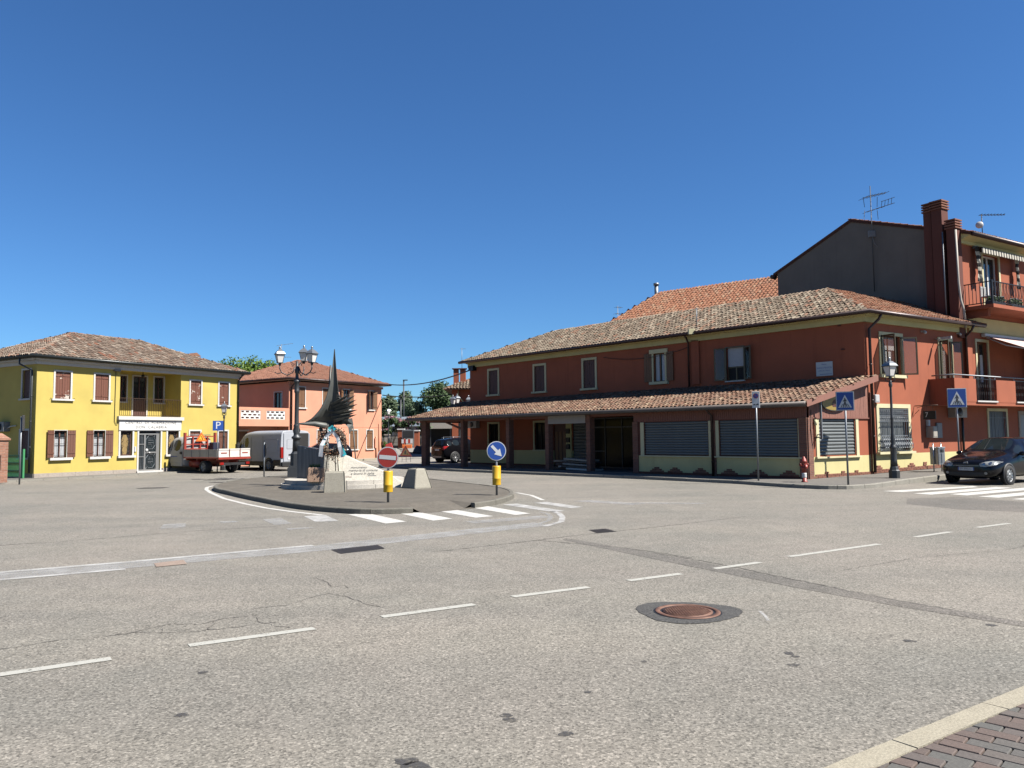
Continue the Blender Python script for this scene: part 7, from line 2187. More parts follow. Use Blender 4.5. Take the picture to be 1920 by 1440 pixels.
def mallet(t, z0, z1):
    mb = MB(); mb.lathe([(.055, z0), (.118, z0 + .005), (.12, z0 + .02), (.12, z0 + .17), (.123, z0 + .175), (.123, z0 + .2), (.12, z0 + .205), (.12, z1 - .02), (.115, z1), (.05, z1)], 20)
    return mb.obj('yellow_cylinder', MT['signyellow'], t, local=True)


ne = thing('no_entry_sign', 'round red no entry sign above a yellow cylinder on the traffic island edge', 'traffic sign', (-3.17, 19.65, .12), R(-4))
post_part(ne, 1.35, .032); mallet(ne, .26, .80)
d0 = disc(ne, 'sign_plate', (0, 1.14), .275, -.035, MT['signback'])
d1 = disc(ne, 'white_rim', (0, 1.14), .272, -.040, MT['signwhite'], parent=d0)
d2 = disc(ne, 'red_field', (0, 1.14), .248, -.0445, MT['signred'], parent=d0)
mb = MB(Matrix.Translation((0, 0, 1.14)) @ Matrix.Rotation(R(5), 4, 'Y')); mb.box(-.215, .215, -.052, -.049, -.052, .052); mb.obj('white_bar', MT['signwhite'], d0, local=True)
mb = MB(); mb.box(-.06, .06, -.030, -.028, .55, .63); mb.obj('sticker', flat('faded_sticker', (.55, .33, .03), .6), ne, local=True)
bl = thing('keep_right_sign', 'round blue sign with white diagonal arrow above a yellow cylinder on the island tip', 'traffic sign', (-.46, 21.75, .12), R(6))
post_part(bl, 1.5, .032); mallet(bl, .28, .82)
d0 = disc(bl, 'sign_plate', (0, 1.24), .272, -.035, MT['signback'])
disc(bl, 'white_rim', (0, 1.24), .270, -.040, MT['signwhite'], parent=d0); disc(bl, 'blue_field', (0, 1.24), .25, -.0445, MT['signblue'], parent=d0)
mb = MB(Matrix.Translation((0, 0, 1.24)) @ Matrix.Rotation(R(47), 4, 'Y')); mb.prism([(-.20, -.04), (.02, -.04), (.02, -.115), (.215, 0), (.02, .115), (.02, .04), (-.20, .04)], 'y', -.053, -.049); mb.obj('arrow', MT['signwhite'], d0, local=True)


def crossing_sign(loc, rz, label, h, z0, w=.27, hh=.305):
    t = thing('crossing_sign', label, 'traffic sign', loc, rz, group='pedestrian crossing signs')
    post_part(t, h, .032, lean=(.0, 0))
    zc = h - hh
    mb = MB(); mb.bbox(-w, w, -.06, -.036, zc - hh, zc + hh, .01); p = mb.obj('sign_box', MT['galv'], t, local=True)
    mb = MB(); mb.box(-w + .012, w - .012, -.064, -.060, zc - hh + .012, zc + hh - .012); mb.obj('white_edge', MT['signwhite'], p, local=True)
    mb = MB(); mb.box(-w + .03, w - .03, -.068, -.0641, zc - hh + .03, zc + hh - .03); mb.obj('blue_field', MT['signblue'], p, local=True)
    k = w / .27
    mb = MB(); mb.prism([(-.2 * k, zc - .21 * k), (.2 * k, zc - .21 * k), (0, zc + .20 * k)], 'y', -.072, -.0682); mb.obj('white_triangle', MT['signwhite'], p, local=True)
    mb = MB()                                        # stripes and walking figure
    for x in (-.125, -.06, .0, .06, .125): mb.prism([((x - .012) * k, zc - .205 * k), ((x + .012) * k, zc - .205 * k), ((x * .55 + .009) * k, zc - .09 * k), ((x * .55 - .009) * k, zc - .09 * k)], 'y', -.0755, -.0722)
    mb.prism([(-.02 * k, zc + .06 * k), (.025 * k, zc + .06 * k), (.055 * k, zc - .01 * k), (.035 * k, zc - .02 * k), (.02 * k, zc + .02 * k), (.02 * k, zc - .04 * k), (.06 * k, zc - .15 * k), (.035 * k, zc - .16 * k), (0, zc - .07 * k), (-.04 * k, zc - .16 * k), (-.065 * k, zc - .15 * k), (-.02 * k, zc - .04 * k), (-.02 * k, zc + .015 * k), (-.05 * k, zc - .025 * k), (-.062 * k, zc - .01 * k)], 'y', -.0762, -.0724)
    mb.lathe([(.024 * k, -.0724), (.024 * k, -.0762), (0, -.0762)], 12, (.002, 0, zc + .088 * k), 'y')
    mb.obj('walking_figure', MT['ink'], p, local=True)
    return t


crossing_sign((10.62, 24.55, .10), R(-24), 'blue pedestrian crossing sign in front of the oval shop sign', 2.98, 0)
crossing_sign((16.95, 29.35, .22), R(-12), 'blue pedestrian crossing sign rising behind the black hatchback', 3.2, 0, .34, .37)
npk = thing('no_parking_sign', 'small white no parking plate on a thin pole before the long roller shutters', 'traffic sign', (8.62, 27.2, .12), R(-20))
post_part(npk, 3.12, .03)
mb = MB(); mb.bbox(-.13, .13, -.05, -.034, 2.56, 3.14, .008); p = mb.obj('sign_plate', MT['signwhite'], npk, local=True)
disc(npk, 'red_ring', (0, 2.98), .092, -.051, MT['signred'], parent=p); disc(npk, 'blue_disc', (0, 2.98), .074, -.056, MT['signblue'], parent=p)
mb = MB(Matrix.Translation((0, 0, 2.98)) @ Matrix.Rotation(R(45), 4, 'Y')); mb.box(-.075, .075, -.064, -.0605, -.011, .011); mb.obj('red_slash', MT['signred'], p, local=True)
mb = MB(); mb.prism([(-.09, 2.66), (-.02, 2.66), (-.02, 2.685), (-.05, 2.70), (-.09, 2.685)], 'y', -.055, -.051); mb.prism([(0, 2.66), (.09, 2.66), (.09, 2.69), (.06, 2.715), (.02, 2.69), (0, 2.69)], 'y', -.055, -.051); mb.box(-.09, .0, -.055, -.051, 2.655, 2.663)
mb.obj('tow_symbol', MT['ink'], p, local=True)
pk_ = thing('parking_sign', 'square blue parking sign with white P behind the tipper truck', 'traffic sign', (-15.9, 41.6, .05), R(28))
post_part(pk_, 2.72, .03)
mb = MB(); mb.bbox(-.27, .27, -.05, -.034, 2.2, 2.73, .01); p = mb.obj('sign_plate', MT['signblue'], pk_, local=True)
text('lettering', 'P', .55, Matrix(((1, 0, 0, 0), (0, 0, 1, -.053), (0, 1, 0, 2.465), (0, 0, 0, 1))) @ Matrix.Diagonal((1, 1, -1, 1)), MT['signwhite'], p, local=True)
rbk = thing('round_sign', 'round sign seen edge on from behind on the road beside the van', 'traffic sign', (-11.0, 34.2, .0), R(118))
post_part(rbk, 1.62, .03)
d0 = disc(rbk, 'sign_plate', (0, 1.30), .30, -.035, MT['signback'])
sb_ = thing('street_sign', 'tall sign turned away on a grey pole by the green gate', 'traffic sign', (-20.15, 31.6, .07), R(112))
post_part(sb_, 2.72, .032)
mb = MB(); mb.bbox(-.10, .30, -.07, -.04, 2.15, 2.78, .01); mb.obj('sign_plate', MT['signback'], sb_, local=True)
tri = thing('roadworks_sign', 'dark red bordered roadworks triangle on a black stand beyond the no entry sign', 'traffic sign', (-7.5, 54.2, .07), R(8))
mb = MB(); mb.prism([(-.44, .42), (.44, .36), (-.02, 1.16)], 'y', -.02, .0); p = mb.obj('sign_plate', flat('dark_sign_red', (.16, .02, .015), .5), tri, local=True)
mb = MB(); mb.prism([(-.29, .50), (.28, .47), (-.01, .96)], 'y', -.026, -.021); mb.obj('field', flat('dull_amber', (.17, .10, .03), .6), p, local=True)
mb = MB(); mb.prism([(-.1, .54), (.03, .54), (.03, .78), (-.04, .82), (-.1, .7)], 'y', -.03, -.0265); mb.prism([(.06, .53), (.18, .53), (.12, .62)], 'y', -.03, -.0265); mb.obj('digger_symbol', MT['black'], p, local=True)
mb = MB()
for x in (-.26, .02, .3): mb.tube([(x, 0, .45), (x + (.04 if x > .1 else 0), -.1 if x != .02 else .25, 0)], .014, 5)
mb.tube([(-.28, -.05, .2), (.3, -.05, .2)], .012, 5); mb.obj('stand', MT['iron'], tri, local=True)
for i, (x, y, h, lb, arm) in enumerate([(-14.1, 100, 8.5, 'tall thin lighting mast rising far left of the poplar trees', True), (-14.2, 98, 6.0, 'shorter thin mast right of the tall one behind the oleanders', False)]):
    t = thing('mast', lb, 'mast', (x, y, .7)); mb = MB(); mb.tube([(0, 0, 0), (0, 0, h)], .09, 8); mb.obj('pole', MT['iron_grey'], t, local=True)
    mb = MB(); mb.box(-.1, .5 if arm else .1, -.12, .12, h, h + .12); mb.obj('head', MT['iron_grey'], t, local=True)

# ---- hydrant, bin, wall boxes
hy = thing('fire_hydrant', 'red fire hydrant with a white banded foot at the brick corner of the shop', 'fire hydrant', (9.82, 26.1, .12), R(10)); hy.scale = (.86, .86, .95)
mb = MB(); mb.lathe([(.12, 0), (.12, .03), (.088, .05), (.088, .16)], 16); mb.obj('foot', MT['truck_red'], hy, local=True)
mb = MB(); mb.lathe([(.0885, .16), (.089, .19), (.089, .30), (.0885, .33)], 16); mb.obj('white_band', MT['white'], hy, local=True)
mb = MB(); mb.lathe([(.085, .33), (.085, .46), (.125, .48), (.125, .52), (.10, .54), (.10, .70), (.12, .72), (.12, .75), (.10, .77), (.085, .83), (.05, .86), (.045, .90), (.0, .91)], 16)
for sx in (-1, 1): mb.lathe([(.055, .08), (.055, .14), (.062, .145), (.062, .17), (.0, .175)] if sx > 0 else [(.055, -.08), (.055, -.14), (.062, -.145), (.062, -.17), (0, -.175)], 12, (0, 0, .62), 'x')
mb.lathe([(.06, -.08), (.06, -.14), (.068, -.145), (.068, -.18), (0, -.185)], 12, (0, 0, .56), 'y'); mb.obj('body', MT['truck_red'], hy, local=True)
bn = thing('litter_bin', 'grey metal litter bin on two posts left of the black hatchback', 'litter bin', (16.35, 29.75, .24), R(32))
mb = MB()
for x in (-.29, .25): mb.tube([(x, 0, 0), (x, 0, 1.05)], .024, 8); mb.ball((x, 0, 1.07), .03, 8)
mb.obj('posts', MT['alu'], bn, local=True)
mb = MB(); mb.bbox(-.24, .22, -.17, .17, .28, .92, .02); mb.bbox(-.26, .24, -.19, .19, .90, .95, .015); b_ = mb.obj('body', MT['alu'], bn, local=True)
mb = MB(); mb.box(-.15, .13, -.178, -.171, .74, .86); mb.obj('slot', MT['black'], b_, local=True)
mb = MB(); mb.box(-.17, .15, -.176, -.171, .34, .70); mb.obj('front_panel', MT['galv'], b_, local=True)
wp = thing('white_post', 'thin pale post standing left of the litter bin by the wall', 'post', tuple(cp(4.15, .5, .3)), 0)
mb = MB(); mb.tube([(0, 0, -.1), (0, 0, .85)], .02, 8); mb.obj('pole', MT['alu'], wp, local=True)


def wall_box(F, name, label, cat, x0, x1, z0, z1, dep, mat, lid=True):
    t = thing(name, label, cat, tuple(F @ Vector(((x0 + x1) / 2, 0, z0))))
    mb = MB(F); mb.bbox(x0, x1, .0, dep, z0, z1, .012); o = mb.obj('box', MT[mat], t)
    if lid: mb = MB(F); mb.box(x0 + .03, x1 - .03, dep, dep + .01, z0 + .04, z1 - .04); mb.obj('lid', MT[mat], t)
    return t


wall_box(CW, 'meter_box', 'beige meter box on the red wall right of the barred window', 'meter box', 3.90, 4.22, 1.54, 2.0, .3, 'beige_metal')
wall_box(CW, 'meter_box', 'white narrow box above the beige meter box', 'meter box', 3.92, 4.08, 2.02, 2.26, .1, 'plastic_white')
wall_box(CW, 'meter_box', 'grey flat meter panel in the balcony shade', 'meter box', 4.62, 5.02, 1.52, 2.14, .06, 'plastic_grey')
wall_box(CW, 'alarm_box', 'white alarm box high on the red corner above the downpipe foot', 'alarm box', .34, .62, 2.92, 3.22, .14, 'plastic_white')
acb = wall_box(CW, 'air_conditioner', 'grey air conditioner unit hanging under the lower balcony', 'air conditioner', 5.6, 6.5, 2.36, 2.80, .32, 'beige_metal', False)
mb = MB(CW @ Matrix.Translation((5.95, .33, 2.58))); mb.lathe([(.18, 0), (.18, .01), (.0, .01)], 20, axis='y'); mb.obj('fan_grille', MT['iron_grey'], acb)
acy = wall_box(YS, 'air_conditioner', 'grey air conditioner unit on the shaded side of the yellow building', 'air conditioner', 2.15, 3.0, 2.26, 2.72, .3, 'plastic_grey', False)
mb = MB(YS @ Matrix.Translation((2.5, .31, 2.48))); mb.lathe([(.18, 0), (.18, .01), (.0, .01)], 20, axis='y'); mb.obj('fan_grille', MT['iron'], acy)
mb = MB(YS); mb.tube([(2.15, .15, 2.4), (1.9, .1, 2.5), (1.5, .08, 2.52)], .025, 6); mb.obj('hose', MT['plastic_white'], acy)
acl = wall_box(RW, 'air_conditioner', 'white air conditioner high on the wall under the far end of the porch', 'air conditioner', 23.2, 24.0, 2.3, 2.75, .3, 'plastic_white', False)
mb = MB(RW @ Matrix.Translation((23.6, .31, 2.52))); mb.lathe([(.16, 0), (.16, .01), (.0, .01)], 16, axis='y'); mb.obj('fan_grille', MT['iron_grey'], acl)
sp_ = wall_box(RW, 'loudspeaker', 'dark floodlight box under the eaves at the far left end', 'floodlight', 23.45, 23.9, 5.80, 6.1, .3, 'iron', False)
cm = thing('camera', 'white security camera under the eaves between the two upper windows', 'camera', tuple(cp(3.9, .1, 5.85)))
mb = MB(CW); mb.ball((3.9, .16, 5.84), .07, 8); mb.box(3.86, 3.94, 0, .14, 5.86, 5.92); mb.obj('housing', MT['plastic_white'], cm)
cm = thing('camera', 'round white camera under the eaves left of the downpipe above the balcony', 'camera', tuple(cp(6.6, .1, 5.95)))
mb = MB(CW); mb.ball((6.6, .14, 5.93), .06, 8); mb.box(6.57, 6.63, 0, .12, 5.95, 6.0); mb.obj('housing', MT['plastic_white'], cm)
wl = thing('wall_spotlight', 'white spotlight sticking out from the red wall left of the upper balcony door', 'wall lamp', tuple(cp(4.6, .3, 5.6)))
mb = MB(CW); mb.tube([(4.9, 0, 5.62), (4.8, .3, 5.62)], .025, 6); mb.box(4.78, 4.86, .3, .72, 5.58, 5.68); mb.obj('head', MT['plastic_white'], wl)
# hanging house number sign
hs = thing('number_sign', 'black hanging plate with white number 7 on an iron bracket', 'house sign', tuple(cp(3.2, .5, 2.2)))
mb = MB(CW); mb.tube([(3.15, .02, 2.82), (3.15, .95, 2.82)], .02, 6); mb.tube([(3.15, .02, 2.5), (3.15, .2, 2.66), (3.15, .1, 2.74), (3.15, .35, 2.80)], .012, 5); mb.tube([(3.15, .5, 2.82), (3.15, .5, 2.6)], .008, 4); mb.tube([(3.15, .75, 2.82), (3.15, .75, 2.6)], .008, 4); mb.obj('bracket', MT['rail_brown'], hs)
mb = MB(CW); mb.box(3.135, 3.165, .36, .86, 2.27, 2.60); pl = mb.obj('plate', MT['iron'], hs)
text('lettering', '7', .28, face_m(CW @ Vector((3.128, .50, 2.44)), (CW.to_3x3() @ Vector((-1, 0, 0)))), MT['signwhite'], pl)
# oval shop sign and lantern hooks on the porch end
ov = thing('oval_sign', 'oval gold framed shop sign with a ship emblem under the porch gable', 'shop sign', tuple(SF @ Vector((1.52, .1, 2.85))))


def oval(F, name, rx, rz, y0, y1, mat, par):
    mb = MB(F @ Matrix.Translation((1.50, 0, 2.84))); P_ = [(rx * math.cos(2 * math.pi * k / 36), rz * math.sin(2 * math.pi * k / 36)) for k in range(36)]
    mb.prism(P_, 'y', y0, y1); return mb.obj(name, mat, par)


oval(SF, 'frame', .76, .275, .03, .10, MT['ink'], ov)
ob_ = oval(SF, 'board', .73, .25, .10, .106, flat('olive_gold_board', (.36, .25, .05), .5, .0, var=.15), ov)
mb = MB(SF @ Matrix.Translation((1.46, 0, 2.84)))
mb.prism([(-.10, -.12), (.12, -.12), (.17, -.03), (-.17, -.01)], 'y', .106, .112); mb.prism([(-.16, .01), (-.02, .14), (.02, .14), (.02, .0)], 'y', .106, .112); mb.prism([(.04, .0), (.04, .15), (.16, .12), (.19, .0)], 'y', .106, .112); mb.obj('ship_emblem', flat('dark_red_emblem', (.10, .025, .015), .6), ob_)
mb = MB(SF); mb.box(.50, .54, .16, .24, 1.55, 3.1); mb.box(.5, .54, 0, .16, 2.25, 2.28); mb.box(.5, .54, 0, .16, 1.7, 1.73); nb3 = mb.obj('narrow_sign', MT['galv'], None)
setp(nb3, 'narrow grey projecting sign panel mounted edge on beside the oval sign', 'sign')
hk = thing('wall_lantern', 'cream cylinder lamp on the brick corner below the barge board', 'wall lamp', tuple(SF @ Vector((.3, .1, 2.2))))
mb = MB(SF); mb.lathe([(.05, 0), (.05, .2), (.0, .2)], 10, (.34, .1, 2.05)); mb.lathe([(.06, 0), (.06, .12), (0, .12)], 10, (.22, .12, 2.85)); mb.obj('lamp_body', MT['cream_trim'], hk)
mb = MB(SF); mb.tube([(.34, .02, 2.3), (.34, .1, 2.26)], .02, 5); mb.tube([(.34, .02, 1.6), (.34, .25, 1.62)], .02, 5); mb.tube([(.2, .04, 2.6), (.12, .06, 1.9), (.2, .04, 1.2)], .012, 5); mb.obj('bracket', MT['iron'], hk)
# plaque
pq = thing('plaque', 'white square plaque with three lines of lettering on the shaded red wall', 'plaque', tuple(rp(1.6, .05, 4.3)))
mb = MB(RW); mb.bbox(1.27, 1.95, .0, .03, 4.04, 4.60, .006); b_ = mb.obj('plate', MT['white'], pq)
nR = RW.to_3x3() @ Vector((0, 1, 0))
for z, s_, b2 in ((4.50, .075, 'Piazzale'), (4.36, .085, 'MARINAI E PESCATORI'), (4.25, .075, 'caduti per il lavoro')):
    text('lettering', b2, s_, face_m(rp(1.61, .034, z), nR), MT['signblue'], b_, sx=.72 if s_ > .08 else .85)
mb = MB(RW); mb.box(1.32, 1.8, .0305, .033, 4.10, 4.115); mb.obj('line', MT['signblue'], b_)
# banner and clutter under the porch
bnr = thing('blank_banner', 'blank off white banner hanging between two porch posts', 'banner', tuple(PF @ Vector((12.4, 0, 2.4))))
mb = MB(PF); top = [(11.22 + k * .2025, 2.80 + .03 * math.sin(k * 1.3) + (.02 if k % 3 else -.02)) for k in range(13)]
mb.prism([(11.22, 2.34), (13.65, 2.34)] + top[::-1], 'y', .03, .05); mb.obj('cloth', flat('banner_cloth', (.40, .36, .32), .85, var=.1), bnr)
rr = random.Random(5)
for i in range(9):
    z = .16 + (i % 5) * .11; x0_ = 11.2 + .22 * (i % 3); L_ = 1.5 + .35 * rr.random()
    if i >= 5: x0_ += .9; z += .04
    t = thing('stacked_board', ['white painted board in the left stack under the porch', 'dark board low in the left stack under the porch', 'pale blue board in the left stack under the porch', 'grey board in the left stack under the porch', 'topmost board of the left stack under the porch', 'grey board at the bottom of the right stack under the porch', 'white edged board in the right stack under the porch', 'dark bluish board in the right stack under the porch', 'topmost tilted board of the right stack under the porch'][i], 'board', (0, 0, 0), group='stacked boards')
    t.location = tuple(PF @ Vector((x0_ + L_ / 2, -.75 - .25 * (i >= 5), z)))
    t.rotation_euler = (0, R((-2 if i < 5 else 3) + rr.uniform(-1.5, 1.5)), math.atan2(RW[1][0], RW[0][0]) + R(rr.uniform(-3, 3)))
    W[t.name] = Matrix.Translation(t.location) @ t.rotation_euler.to_matrix().to_4x4()
    mb = MB(); mb.bbox(-L_ / 2, L_ / 2, -.35, .35, 0, .08, .008); mb.obj('panel', MT[['plastic_white', 'iron_grey', 'galv', 'iron_grey', 'beige_metal', 'iron_grey', 'plastic_white', 'blue_box', 'galv'][i]], t, local=True)
# balcony clutter on the tall house
for i, (x, y, lb) in enumerate([(.75, .75, 'white plastic chair at the left end of the upper balcony'), (1.4, .8, 'white plastic chair by the corner post of the upper balcony')]):
    t = thing('plastic_chair', lb, 'chair', tuple(TF @ Vector((x, y, 7.15))), R(32 + 40 * i), group='white balcony chairs')
    if i == 0:
        pass
    mb = MB(); mb.bbox(-.22, .22, -.22, .22, .40, .44, .01); mb.obj('seat', MT['plastic_white'], t, local=True)
    mb = MB()
    for k in range(5): mb.box(-.2 + k * .09, -.15 + k * .09, .19, .22, .44, .86)
    mb.box(-.22, .22, .19, .225, .82, .88); mb.obj('backrest', MT['plastic_white'], t, local=True)
    for sx in (-1, 1):
        for sy in (-1, 1): mb = MB(); mb.box(sx * .2 - .018, sx * .2 + .018, sy * .2 - .018, sy * .2 + .018, 0, .4); mb.obj('leg', MT['plastic_white'], t, local=True)
for i, (x0_, n_, lb) in enumerate([(.3, 5, 'long planter with dark trailing plants on the upper balcony'), (2.0, 4, 'row of potted plants with white blooms behind the balcony bars')]):
    t = thing('balcony_planter', lb, 'planter', tuple(TF @ Vector((x0_, 1.0, 7.15))))
    mb = MB(TF); mb.bbox(x0_, x0_ + 1.2, .82, 1.1, 7.15, 7.33, .02); mb.obj('trough', MT['iron_grey'], t)
    mb = MB(TF); leaf_cloud(mb, [(x0_ + .2 + k * .22, .95, 7.43, .2) for k in range(n_)], 500, .09, rr); mb.obj('leaves', LEAF_D if i == 0 else LEAF_M, t)
    if i:
        mb = MB(TF); leaf_cloud(mb, [(x0_ + .2 + k * .25, 1.0, 7.57, .1) for k in range(n_)], 50, .08, rr); mb.obj('blossoms', MT['plastic_white'], t)

# ---- monument on the island
mon = thing('monument', 'pale stone monument with rounded steps, inscription, grey steel plate and dark sail sculpture', 'monument', (-5.75, 26.4, .12))
CX_, CY_ = -5.75, 26.5
for i, (r, z0_, z1_) in enumerate(((2.12, .10, .265), (2.0, .265, .40))):
    n_ = 14
    for k in range(n_):
        a0, a1 = 2 * math.pi * k / n_ + .004, 2 * math.pi * (k + 1) / n_ - .004
        A = [(CX_ + r * math.cos(a0 + (a1 - a0) * j / 4), CY_ + .92 * r * math.sin(a0 + (a1 - a0) * j / 4)) for j in range(5)]
        B = [(CX_ + (r - .55) * math.cos(a0 + (a1 - a0) * j / 4), CY_ + .92 * (r - .55) * math.sin(a0 + (a1 - a0) * j / 4)) for j in range(5)]
        mb = MB(); mb.prism(A + B[::-1], 'z', z0_, z1_); mb.obj('step_stone', MT['monu_stone'] if 'monu_stone' in MT else MT.setdefault('monu_stone', stone('travertine', (.52, .48, .42), (.66, .62, .55), 5, .35)), mon)
mb = MB(); mb.prism([(CX_ + 1.6 * math.cos(2 * math.pi * k / 28), CY_ + 1.47 * math.sin(2 * math.pi * k / 28)) for k in range(28)], 'z', .2, .392); mb.obj('platform', MT['monu_stone'], mon)
MT['monu_rough'] = stone('rough_hewn_stone', (.50, .46, .37), (.70, .66, .56), 7, 1.0)
MT['monu_face'] = stone('smooth_pale_stone', (.62, .57, .48), (.74, .70, .61), 3, .08)
YP_ = 25.15
k_ = YP_ / 1443.0


def mp(px, py):
    """face of the inscription stone: metres from picture measurements taken once, at its own distance"""
    return ((px - 960) * k_ + .02, 1.75 - (py - 822) * k_)


# smooth wedge with the inscription
W1 = [(-5.55, .12), (-3.66, .12), (-3.62, .30), (-4.22, .66), (-5.02, .98), (-5.38, 1.16), (-5.52, 1.20)]
MM_ = Matrix.Translation((-5.0, YP_, 0)) @ Matrix.Rotation(R(10), 4, 'Z') @ Matrix(((1, 0, 0, 0), (0, 1, .36, -.05), (0, 0, 1, 0), (0, 0, 0, 1))) @ Matrix.Translation((5.0, -YP_, 0))
fn = (MM_.to_3x3() @ Vector((1, 0, 0))).cross(MM_.to_3x3() @ Vector((0, 0, 1)))
mb = MB(MM_); mb.prism(W1, 'y', YP_, YP_ + .9); ws_ = mb.obj('inscribed_stone', MT['monu_face'], mon)
n_ = 9; v = []; rr = random.Random(9)
mb = MB(MM_)
W2 = [(-6.14, .40), (-5.54, .40), (-5.53, 1.22), (-5.70, 1.36), (-6.0, 1.40), (-6.12, 1.2)]
c_ = (sum(p[0] for p in W2) / 6, sum(p[1] for p in W2) / 6)
fr = [(x, YP_ - .05 + rr.uniform(-.03, .03), z) for x, z in W2]; bk = [(x, YP_ + .85, z) for x, z in W2]; mid_ = [((x + c_[0]) / 2 + rr.uniform(-.04, .04), YP_ - .12 + rr.uniform(-.04, .04), (z + c_[1]) / 2 + rr.uniform(-.04, .04)) for x, z in W2]
v = fr + mid_ + [(c_[0], YP_ - .13, c_[1])] + bk
f = [(i, (i + 1) % 6, 6 + (i + 1) % 6, 6 + i) for i in range(6)] + [(6 + i, 6 + (i + 1) % 6, 12) for i in range(6)] + [(i, (i + 1) % 6, 13 + (i + 1) % 6, 13 + i) for i in range(6)] + [tuple(range(13, 19))]
mb.add(v, f); mb.obj('rough_stone', MT['monu_rough'], mon)
for b2, x, z, s_ in (('monumento', -5.02, .80, .105), ('memoria di comune', -4.88, .705, .115), ('e lavoro in delta', -4.90, .60, .115)):
    text('inscription', b2, s_, face_m(MM_ @ Vector((x, YP_ - .006, z)), fn), MT['ink'], ws_, shear=.3, sx=1.0)
mb = MB(MM_); mb.box(-4.72, -4.45, YP_ - .008, YP_ - .004, .525, .54); mb.obj('line', MT['ink_grey'], ws_)
text('inscription', 'MCMXC', .08, face_m(MM_ @ Vector((-5.38, YP_ - .006, .50)), fn), flat('faded_brown_lettering', (.30, .17, .13), .8), ws_)
for b2, z, s_, x in (('VIVA I LAVORATORI', .33, .17, -4.75), ('AI CADUTI SUL LAVORO', .17, .13, -4.72)):
    text('inscription', b2, s_, face_m(MM_ @ Vector((x, YP_ - .007, z)), fn), flat('weathered_lettering', (.33, .31, .29), .9), ws_, sx=.95)
# grey steel plate plinth behind, set askew
mb = MB(); mb.add([(-7.45, 26.7, .36), (-6.2, 26.1, .36), (-6.2, 26.1, 1.35), (-7.45, 26.7, 1.52), (-7.4, 26.85, .36), (-6.1, 26.25, .36), (-6.1, 26.25, 1.35), (-7.4, 26.85, 1.52)], [(0, 1, 2, 3), (7, 6, 5, 4), (3, 2, 6, 7), (0, 3, 7, 4), (1, 5, 6, 2)])


def streaky():
    m, nt, b = nodes('streaked_grey_steel'); co = coords(nt); mpn = N(nt, 'ShaderNodeMapping'); mpn.inputs['Scale'].default_value = (5, 5, .5); nt.links.new(co, mpn.inputs[0])
    r = ramp(nt, [(.3, (.10, .105, .11)), (.6, (.17, .175, .18)), (.75, (.22, .225, .22))]); nt.links.new(noise(nt, mpn.outputs[0], 2, 4), r.inputs[0])
    sp = N(nt, 'ShaderNodeTexVoronoi'); sp.inputs['Scale'].default_value = 3.2; nt.links.new(co, sp.inputs['Vector'])
    r2 = ramp(nt, [(.08, (1, 1, 1)), (.12, (0, 0, 0))]); nt.links.new(sp.outputs['Distance'], r2.inputs[0])
    nt.links.new(mix(nt, r.outputs[0], (.7, .7, .68), r2.outputs[0]), b.inputs['Base Color']); b.inputs['Roughness'].default_value = .6; b.inputs['Metallic'].default_value = .2
    return m


mb.obj('steel_plate', streaky(), mon)
# the sail-like bird sculpture: curved steel sheets


def sheet_solid(mb, outline, y0, bend, th=.05, n=1):
    """a plate with real thickness, bowed across its width"""
    xs = [p[0] for p in outline]; x0_, x1_ = min(xs), max(xs)
    def yy(x, z): return y0 + bend * math.sin(math.pi * (x - x0_) / max(.01, x1_ - x0_))
    a = [(x, yy(x, z), z) for x, z in outline]; b = [(x, yy(x, z) + th, z) for x, z in outline]; m = len(a)
    mb.add(a + b, [tuple(range(m)), tuple(range(2 * m - 1, m - 1, -1))] + [(i, (i + 1) % m, m + (i + 1) % m, m + i) for i in range(m)])


SY = 26.6
ks = SY / 1443.0


def sp(px, py): return ((px - 960) * ks, 1.75 - (py - 823) * ks)


MT['sculpt'] = flat('dark_patinated_steel', (.115, .12, .11), .55, .35, var=.2, scale=1.5)
body_l = [(625.3, 654.5), (622, 690), (618, 722), (611, 748), (602, 767), (592, 779.5), (585, 788), (575, 792), (562, 793.5), (562, 796), (585, 797.5), (597, 802), (606, 809), (616, 803), (628, 797), (640, 795), (652, 790), (655, 783), (646, 772), (640, 760), (637, 748), (633.5, 735), (631.5, 716), (629, 690), (626.6, 660)]
mb = MB()
PB = [sp(*p) for p in body_l]
# split the sail in two convex-ish sheets so the bowed faces stay clean
up_ = [sp(*p) for p in [(625.3, 654.5), (622, 690), (618, 722), (611, 748), (602, 767), (592, 779.5), (640, 779.5), (638.5, 765), (637, 748), (633.5, 735), (631.5, 716), (629, 690), (626.6, 660)]]
nrow = 26
zt_, zb_ = 654.5, 797.0
Lft = [(654.5, 625.3), (690, 622), (722, 618), (748, 611), (767, 602), (779.5, 592), (788, 583), (792, 574), (797, 574)]
Rgt = [(654.5, 626.2), (690, 629), (716, 631.5), (735, 633.5), (748, 637), (760, 640), (772, 646), (783, 655), (790, 652), (797, 640)]


def interp(T, y):
    for i in range(len(T) - 1):
        if T[i][0] <= y <= T[i + 1][0]:
            t = (y - T[i][0]) / (T[i + 1][0] - T[i][0]); return T[i][1] + (T[i + 1][1] - T[i][1]) * t
    return T[-1][1]


